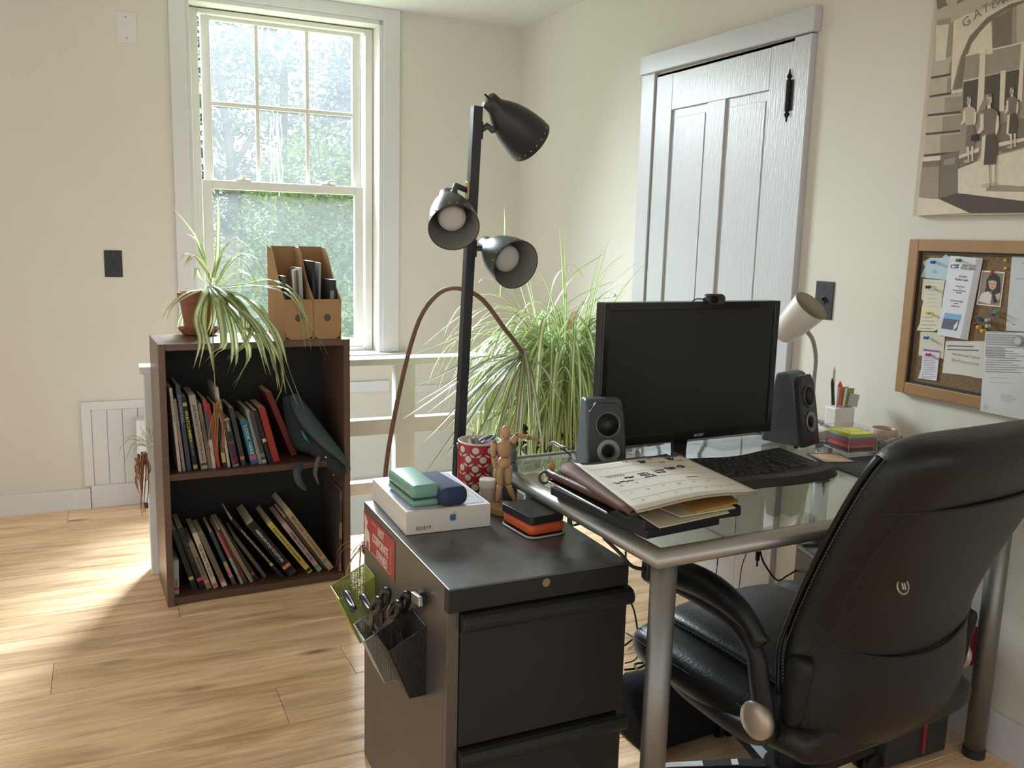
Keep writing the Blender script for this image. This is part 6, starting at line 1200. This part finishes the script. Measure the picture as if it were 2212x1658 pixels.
# ================================================================== PINBOARD
PBX = -.003
def wl(px, py, x=-.012): return onx(px, py, x)
OAKF = pm('frame_wood', '#a07a50', .45, var=.08, vs=8, aniso=(1, 1, 8)); CORK = pm('cork', '#7d6448', .95, var=.3, vs=160, bump=.6, bs=300)
by0, by1, bz0, bz1 = -2.447, -3.12, .838, 1.243
cb_ = root('pinboard', 'cork pinboard in an orange-brown wooden frame on the right wall', 'pinboard', M=frame((PBX, by0, bz0), (0, -1, 0), (0, 0, 1)))
bw, bh_ = by0 - by1, bz1 - bz0; fw = .030
for a, c in (((0, 0), (fw, bh_)), ((bw - fw, 0), (bw, bh_)), ((fw, 0), (bw - fw, fw)), ((fw, bh_ - fw), (bw - fw, bh_))): B().box((*a, 0), (*c, .018)).obj('frame_strip', OAKF, cb_, bevel=.002)
il = .006
for a, c in (((fw, fw), (fw + il, bh_ - fw)), ((bw - fw - il, fw), (bw - fw, bh_ - fw)), ((fw + il, fw), (bw - fw - il, fw + il)), ((fw + il, bh_ - fw - il), (bw - fw - il, bh_ - fw))): B().box((*a, 0), (*c, .012)).obj('black_liner', BLACKM, cb_)
B().box((fw + il, fw + il, 0), (bw - fw - il, bh_ - fw - il, .007)).obj('cork_sheet', CORK, cb_)
def z5(x, y): return (1900 + x / 3.769, 480 + y / 3.769)
def note(name, label, cat, pts, lift, mat, th=.0006, grp=None):
    X = PBX - .007 - lift; P = [onx(*z5(*p), X) for p in pts]; c = P[0]; r = root(name, label, cat, M=frame(c, (0, -1, 0), (0, 0, 1)), group=grp)
    b_ = B(); b_.prism([(-(p.y - c.y), p.z - c.z) for p in P], 0, th); b_.obj('sheet', mat, r); return r, X - th
def nm(r, x, pts, mat, nm_='print', th=.0003):
    P = [onx(*z5(*p), x) for p in pts]; c = ROOTM[r.name].translation; b_ = B(); b_.prism([(-(p.y - c.y), p.z - c.z) for p in P], ROOTM[r.name].translation.x - x, ROOTM[r.name].translation.x - x + th); return b_.obj(nm_, mat, r)
def ntext(r, x, s_, px, py, size, mat, w=None, tilt=0.):
    p = onx(*z5(px, py), x - .0002); T = frame(p, (0, -1, -tilt), (0, 0, 1)); return text(s_, size, mat, r, T, width=w)
GINK = pm('grey_ink', '#8b8b90', .8); DINK = pm('dark_grey_ink', '#55555a', .8)
def lines(r, x, x0, y0, x1, y1, n, mat=GINK, sl=0., hgt=5):
    b_ = B(); c = ROOTM[r.name].translation
    for i in range(n):
        t = i / max(1, n - 1); xa = x0 + (y0 - (y0 + (y1 - y0) * t)) * sl; yy = y0 + (y1 - y0) * t; q_ = .72 + .28 * ((i * 7) % 5) / 4
        P = [onx(*z5(*p), x) for p in ((xa, yy), (xa + (x1 - x0) * q_, yy + (x1 - x0) * q_ * .03), (xa + (x1 - x0) * q_, yy + hgt + (x1 - x0) * q_ * .03), (xa, yy + hgt))]
        b_.prism([(-(p.y - c.y), p.z - c.z) for p in P], c.x - x, c.x - x + .0002)
    return b_.obj('text_lines', mat, r)
r, x = note('blue_note', 'pale blue crumpled note pinned at the top left of the pinboard', 'note', [(335, 445), (370, 360), (350, 322), (415, 290), (510, 290), (540, 258), (578, 290), (545, 470)], .001, pm('note_blue', '#b5cdd3', .8, var=.05)); lines(r, x, 430, 395, 480, 408, 2)
r, x = note('receipt', 'crumpled cream receipt below the pale blue note', 'note', [(355, 460), (535, 470), (520, 560), (500, 700), (345, 690), (358, 640), (340, 625)], .001, pm('note_cream', '#d2cdb8', .8, var=.06)); lines(r, x, 380, 485, 480, 680, 7, pm('faint_ink', '#b3ab98', .8))
r, x = note('cream_note', 'cream handwritten note with a yellow pin', 'note', [(345, 688), (505, 690), (500, 860), (440, 888), (380, 886), (302, 878), (330, 820)], .0022, pm('note_cream2', '#d6d0b4', .8, var=.05)); lines(r, x, 350, 770, 470, 860, 4, GINK, .18)
r, x = note('cream_note', 'plain cream note with a blue pin behind the small printed card', 'note', [(335, 890), (535, 900), (520, 1108), (318, 1082)], .001, pm('note_cream3', '#cfcab5', .8, var=.05))
r, x = note('flyer', 'white folded pocket guide flyer pinned on the board', 'flyer', [(575, 272), (835, 292), (718, 958), (468, 915)], .004, pm('flyer_white', '#d8d7dc', .7)); FLX = x
nm(r, x, [(790, 292), (843, 294), (745, 800), (718, 958), (658, 950)], pm('flyer_fold', '#b3acab', .7), 'folded_edge')
nm(r, x, [(580, 345), (648, 340), (640, 375), (578, 372)], pm('eagle_navy', '#4c5a78', .6), 'emblem'); nm(r, x - .0003, [(590, 352), (640, 358), (600, 362), (620, 368), (588, 368)], PAPER, 'emblem_wing')
ntext(r, x, 'UNITED STATES', 728, 356, .0085, DINK, .040, .03); ntext(r, x, 'POSTAL SERVICE', 722, 378, .0085, DINK, .042, .03)
ntext(r, x, 'eCareer', 678, 440, .0085, DINK, .022, .03); ntext(r, x, 'Pocket Guide', 668, 467, .0085, DINK, .036, .03)
for tx, px, py, w in (('Customer Service', 656, 522, .026), ('&', 655, 538, .002), ('Retail and Delivery', 648, 556, .036), ('Pay and Mail', 645, 574, .014), ('Northern New England', 628, 640, .036), ('District', 622, 660, .012), ('Employee Info', 616, 682, .024)): ntext(r, x, tx, px, py, .0048, DINK, w, .03)
nm(r, x, [(533, 735), (665, 752), (628, 882), (500, 862)], pm('picture_slate', '#5a6270', .6), 'picture'); nm(r, x - .0003, [(533, 735), (665, 752), (655, 798), (522, 780)], pm('picture_sky', '#7aa6cf', .6), 'picture_sky'); nm(r, x - .0003, [(605, 840), (640, 800), (630, 850), (600, 880)], PAPER, 'picture_white')
r, x = note('portrait_photo', 'small white-bordered portrait photo of a dark-haired woman on the pinboard', 'photo', [(835, 390), (1022, 405), (985, 690), (790, 670)], .001, pm('photo_border', '#ddd8d2', .5), .0008)
nm(r, x, [(842, 402), (1012, 416), (976, 680), (800, 662)], pm('photo_bg', '#8b7b68', .5, var=.1), 'photo_background')
nm(r, x - .0003, [(870, 470), (900, 425), (950, 420), (982, 450), (985, 520), (975, 600), (960, 650), (925, 660), (915, 560), (885, 560), (850, 600), (868, 520)], pm('hair', '#2b2422', .5), 'hair')
nm(r, x - .0006, [(885, 475), (905, 462), (945, 468), (955, 490), (945, 535), (920, 555), (895, 535)], pm('skin_tone', '#c79f88', .5), 'face'); nm(r, x - .0008, [(882, 478), (890, 445), (930, 435), (958, 455), (955, 482), (920, 470)], pm('hair', '#2b2422', .5), 'fringe')
nm(r, x - .0006, [(805, 640), (830, 580), (880, 560), (915, 590), (900, 668)], pm('blouse', '#cfc6bd', .5), 'blouse'); nm(r, x - .0005, [(940, 590), (980, 570), (984, 610), (960, 640)], pm('skin_tone', '#c79f88', .5), 'shoulder')
for px, py, w in ((903, 497, 10), (936, 500, 10)): nm(r, x - .0009, [(px - w / 2, py - 3), (px + w / 2, py - 2), (px + w / 2, py + 3), (px - w / 2, py + 2)], pm('hair', '#2b2422', .5), 'eye')
nm(r, x - .0009, [(905, 527), (930, 529), (918, 537)], pm('lips', '#a0524e', .5), 'mouth'); nm(r, x - .0009, [(917, 502), (922, 502), (923, 516), (914, 516)], pm('nose_tone', '#b48a74', .5), 'nose')
r, x = note('printed_card', 'small white printed card with a purple header at the lower left of the board', 'card', [(355, 1025), (492, 1042), (465, 1290), (315, 1268), (340, 1190)], .0025, pm('card_white2', '#d6d2da', .7)); nm(r, x, [(357, 1028), (490, 1045), (487, 1060), (355, 1045)], pm('purple', '#8a5a94', .6), 'header'); lines(r, x, 362, 1080, 478, 1262, 14, GINK, .12, 4)
r, x = note('handwritten_sheet', 'torn white sheet with faint handwriting in the lower middle of the board', 'note', [(540, 965), (880, 968), (860, 1272), (800, 1268), (720, 1250), (640, 1238), (512, 1226)], .001, pm('sheet_white2', '#d0ccc0', .8)); lines(r, x, 552, 1000, 850, 1030, 2, DINK, .05, 9); ntext(r, x, 'new personal Twitter', 700, 1085, .011, pm('pencil_faint', '#a8a297', .8), .078, .02); ntext(r, x, '@artistpostings', 695, 1135, .011, pm('pencil_faint', '#a8a297', .8), .078, .02)
r, x = note('letter', 'large pale blank letter at the right of the pinboard', 'letter', [(1080, 270), (1400, 290), (1360, 900), (1028, 882)], .0012, pm('letter_pale', '#c5c8c4', .8)); lines(r, x, 1160, 330, 1230, 345, 1, GINK); lines(r, x, 1100, 455, 1200, 470, 1, GINK); lines(r, x, 1082, 830, 1115, 838, 1, GINK)
r, x = note('printed_form', 'long printed form hanging below the frame edge, held by a clear pin', 'letter', [(862, 885), (1350, 905), (1330, 1640), (820, 1535)], .0135, pm('form_white', '#cdccc8', .8))
nm(r, x, [(866, 905), (1300, 925), (1290, 1020), (862, 998)], pm('form_band', '#b3b0af', .8), 'shaded_band'); nm(r, x, [(864, 1010), (1022, 1022), (1020, 1110), (860, 1090)], pm('form_band2', '#a9a4a6', .8), 'shaded_box'); lines(r, x - .0003, 870, 890, 1190, 1010, 7, GINK, .03, 5); lines(r, x - .0003, 866, 1040, 1180, 1210, 10, GINK, .03, 6); lines(r, x, 900, 1260, 1100, 1300, 2, pm('faint_ink', '#b3ab98', .8)); lines(r, x, 985, 1405, 1115, 1450, 4, GINK, .03, 4); lines(r, x, 845, 1480, 890, 1520, 4, GINK, .05, 4)
PINS = 'push pins on the pinboard'
def pin(label, px, py, col, lift=.006, kind=0):
    p = onx(*z5(px, py), PBX - .007); r = root('push_pin', label, 'push pin', M=frame(p, (0, -1, 0), (0, .25, 1)), group=PINS); mt = pm('pin_' + col.strip('#'), col, .3) if col != 'clear' else pm('pin_clear', '#b5b5b0', .15)
    if kind == 0: B().lathe([(.0045, lift), (.0045, lift + .0015), (.0025, lift + .0025), (.0022, lift + .008), (.0042, lift + .0095), (.0042, lift + .011), (.001, lift + .0112)], 14).obj('head', mt, r, smooth=False)
    else: B().lathe([(.0048, lift), (.004, lift + .0022), (.0005, lift + .0032)], 16).obj('head', mt, r, smooth=True)
    B().cyl((0, 0, -.0), (0, 0, lift), .0006, seg=6).obj('point', pm('steel_rod', (.5, .5, .5), .3, 1), r)
for a in (('blue pin in the pale blue note', 460, 325, '#2d4f94'), ('dark blue pin in the crumpled receipt', 420, 527, '#2b2f66'), ('yellow pin in the handwritten cream note', 418, 738, '#d2b63c'), ('blue pin in the plain cream note', 405, 938, '#3b5da0'), ('magenta pin in the card with purple header', 420, 1075, '#b03a5e'), ('green pin at the top of the pocket guide', 668, 310, '#3a7a5c', .006), ('blue pin right of the portrait photo, lower left of the pair', 940, 748, '#4a5f9a'), ('green pin right of the portrait photo, upper right of the pair', 975, 728, '#5f9a6a'), ('teal-grey pin below the portrait photo, left of its pair', 825, 778, '#46606e'), ('teal-grey pin below the portrait photo, right of its pair', 852, 795, '#3f5668'), ('upper clear pin beside the yellow pins', 905, 795, 'clear'), ('lower clear pin beside the yellow pins', 908, 843, 'clear'), ('dark red pin in the lower cluster', 800, 832, '#7a2c2c'), ('ochre yellow pin in the lower cluster', 832, 850, '#c9a638'), ('yellow pin just above the printed form', 868, 880, '#cbb84e')): pin(*a)
pin('upper brass tack at the top right of the board', 1028, 308, '#c9a95a', .0005, 1); pin('lower brass tack at the top right of the board', 1028, 375, '#c9a95a', .0005, 1); pin('round red tack at the top of the portrait photo', 922, 405, '#c0392f', .0025, 1)
p = onx(*z5(1140, 965), PBX - .022); r = root('clear_knob_pin', 'large clear round pin holding the printed form', 'push pin', M=frame(p, (0, -1, 0), (0, 0, 1))); B().lathe([(.010, 0), (.0125, .003), (.0125, .006), (.010, .008), (.001, .008)], 24).obj('knob', pm('knob_clear', '#c3c4c2', .1), r); B().lathe([(.0085, .0082), (.012, .0075), (.0128, .005)], 24, cap=False).obj('rim', pm('knob_rim', '#8d8d88', .2), r)
# ================================================================== PENCIL DRAWING
ay0, az0 = -2.448, 1.303
CVX = -.020
dw_ = root('drawing', 'large sepia pencil drawing of women under an arch lettered GATEWAY on the right wall', 'drawing', M=frame((-.001, ay0, az0), (0, -1, 0), (0, 0, 1)))
CANV = pm('canvas_paper', '#c4b9a2', .85, var=.03, vs=40)
B().box((0, 0, 0), (.72, .62, .019)).obj('panel', CANV, dw_)
G = [pm('graphite_%d' % i, c, .85, var=.08, vs=50) for i, c in enumerate(('#d6cbb4', '#b8ac97', '#9a8f7d', '#7b7163', '#574f46', '#3b3630'))]
def z4(x, y): return (1840 + x / 3.454, y / 3.454)
dl_ = [0]
def dp(pts, g, nm_='shading'):
    dl_[0] += 1; x = CVX - .00006 * dl_[0] - .0002; P = [onx(*z4(*p), x) for p in pts]; b_ = B(); I = ROOTM[dw_.name].inverted(); b_.poly([I @ p for p in P]); return b_.obj(nm_, G[g], dw_)
dp([(632, 0), (1290, 0), (1290, 40), (900, 120), (800, 700), (540, 900), (600, 500)], 1); dp([(632, 0), (850, 0), (760, 40), (640, 70)], 3); dp([(700, 0), (790, 0), (770, 60), (720, 60)], 1)
dp([(650, 70), (700, 45), (770, 50), (770, 130), (640, 160)], 1, 'capital'); dp([(640, 150), (740, 130), (735, 180), (630, 190)], 2, 'capital'); dp([(630, 190), (725, 180), (700, 445), (625, 455)], 0, 'column_panel'); dp([(725, 175), (765, 160), (740, 420), (700, 430)], 2)
for i, (ya, yb) in enumerate(((470, 560), (585, 700), (730, 840), (870, 980), (1010, 1140))):
    xl = 610 - (ya - 400) * .10; dp([(xl, ya + 10), (xl + 125 - i * 3, ya), (xl + 120 - i * 3, yb), (xl - 10, yb + 12)], 1, 'stone'); dp([(xl + 125 - i * 3, ya), (820 if i > 1 else 745, ya - 14), (815 if i > 1 else 738, yb - 12), (xl + 120 - i * 3, yb)], 2, 'stone'); dp([(xl - 10, yb + 12), (815 if i > 1 else 738, yb - 14), (813 if i > 1 else 736, yb + 4), (xl - 12, yb + 28)], 4, 'stone_joint')
dp([(530, 1175), (665, 1160), (660, 1195), (528, 1205)], 0); dp([(528, 1205), (660, 1195), (655, 1240), (525, 1250)], 3); dp([(522, 1250), (655, 1240), (645, 1480), (500, 1470)], 2); dp([(665, 1160), (800, 1120), (792, 1440), (648, 1480)], 3); dp([(690, 1190), (770, 1175), (765, 1220), (688, 1232)], 2)
dp([(850, 420), (900, 290), (1000, 170), (1140, 70), (1290, 0), (1290, 1060), (1100, 1080), (800, 1160), (825, 600)], 2, 'interior'); dp([(900, 300), (1040, 150), (1050, 400), (860, 430)], 0); dp([(1050, 150), (1200, 60), (1190, 340), (1050, 370)], 3); dp([(1230, 30), (1290, 0), (1290, 320), (1230, 330)], 1)
dp([(760, 160), (850, 110), (1000, 60), (1150, 0), (1290, 0), (1180, 30), (1010, 130), (880, 270), (810, 430), (745, 680), (740, 660)], 0, 'arch_band')
dp([(820, 430), (885, 275), (1010, 135), (1180, 30), (1285, 0), (1285, 18), (1120, 95), (985, 200), (890, 330), (840, 470), (820, 650), (760, 670)], 3, 'arch_soffit'); dp([(745, 678), (825, 662), (825, 688), (745, 695)], 0, 'arch_foot')
dp([(850, 410), (955, 388), (940, 575), (830, 600)], 2); dp([(850, 408), (1285, 310), (1285, 322), (850, 420)], 0, 'glazing_bar'); dp([(830, 600), (1255, 510), (1255, 522), (830, 612)], 0, 'glazing_bar'); dp([(835, 610), (940, 590), (930, 900), (825, 900)], 4, 'dark_pane'); dp([(995, 570), (1110, 545), (1105, 900), (1000, 930)], 4, 'dark_pane'); dp([(1150, 535), (1255, 515), (1250, 760), (1140, 790)], 4, 'dark_pane'); dp([(955, 388), (1000, 378), (985, 740), (930, 860), (945, 600)], 0, 'door_post'); dp([(1110, 530), (1150, 522), (1135, 830), (1100, 830)], 0, 'door_post'); dp([(1265, 310), (1290, 305), (1270, 760), (1235, 740)], 0, 'door_post')
dp([(800, 1160), (950, 1100), (950, 1130), (798, 1185)], 0, 'rail'); dp([(1095, 1065), (1290, 1025), (1290, 1050), (1095, 1095)], 0, 'rail'); dp([(800, 1190), (950, 1135), (920, 1200), (800, 1260)], 3); dp([(1095, 920), (1290, 880), (1290, 1020), (1095, 1060)], 3); dp([(1095, 1100), (1290, 1055), (1290, 1090), (1120, 1140)], 3)
dp([(792, 1260), (1000, 1180), (1290, 1110), (1290, 1500), (792, 1440)], 0, 'pavement'); dp([(650, 1480), (792, 1440), (1290, 1500), (1290, 1585), (885, 1588)], 4, 'shadow'); dp([(1010, 1390), (1100, 1378), (1290, 1390), (1290, 1432), (1000, 1425)], 2, 'shadow'); dp([(500, 1475), (650, 1484), (880, 1588), (488, 1608)], 0, 'pavement')
def figure(x, y, s_, apron=True, skirt=4, top=3):
    f = lambda a, b: (x + a * s_, y + b * s_)
    dp([f(-16, 0), f(-10, -36), f(8, -42), f(26, -26), f(28, 10), f(14, 40), f(-8, 40)], 1, 'head'); dp([f(-2, -36), f(14, -48), f(28, -34), f(20, -20), f(2, -22)], 3, 'hair_bun'); dp([f(-20, 16), f(-10, -10), f(6, 10), f(2, 44), f(-12, 40)], 2, 'hair'); dp([f(-4, 36), f(18, 32), f(20, 64), f(-6, 66)], 0, 'neck')
    dp([f(-48, 72), f(-8, 58), f(30, 56), f(66, 80), f(70, 130), f(56, 190), f(40, 232), f(-24, 236), f(-42, 190), f(-50, 130)], top, 'blouse'); dp([f(-52, 100), f(-30, 90), f(-30, 200), f(-62, 236), f(-74, 224), f(-54, 180)], 0, 'arm'); dp([f(60, 100), f(74, 110), f(74, 190), f(58, 240), f(48, 230)], 0, 'arm')
    if apron: dp([f(-40, 250), f(-10, 234), f(-18, 460), f(-52, 440)], 0, 'apron')
    dp([f(-14, 238), f(52, 226), f(66, 330), f(52, 436), f(-30, 442), f(-22, 340)], skirt, 'skirt'); dp([f(-18, 442), f(6, 440), f(8, 560), f(-4, 566)], 0, 'leg'); dp([f(26, 440), f(48, 436), f(44, 556), f(30, 560)], 0, 'leg'); dp([f(-50, 580), f(-10, 562), f(12, 566), f(10, 594), f(-40, 592)], 1, 'shoe'); dp([f(20, 560), f(50, 554), f(52, 576), f(20, 578)], 1, 'shoe')
figure(870, 750, .78, False, 3, 1); figure(1190, 680, .72, True, 4, 3); figure(1016, 745, 1.10)
dp([(890, 1010), (955, 995), (945, 1050), (890, 1055)], 5, 'bag')
P0_ = [(855, 165), (935, 105), (1000, 65), (1060, 35), (1110, 15)]
for i, c in enumerate('GATEW'):
    px, py = P0_[i]; a = onx(*z4(px, py), CVX - .012); nx_ = onx(*z4(*(P0_[i + 1] if i < 4 else (1160, -5))), CVX - .012); T = frame(a, nx_ - a, V((0, 0, 1))); text(c, .032 - .002 * i, G[3], dw_, T, 'lettering', ext=.0001)
text('AY', .022, G[3], dw_, frame(onx(*z4(1170, -8), CVX - .012), (0, -1, .12), (0, 0, 1)), 'lettering', ext=.0001)
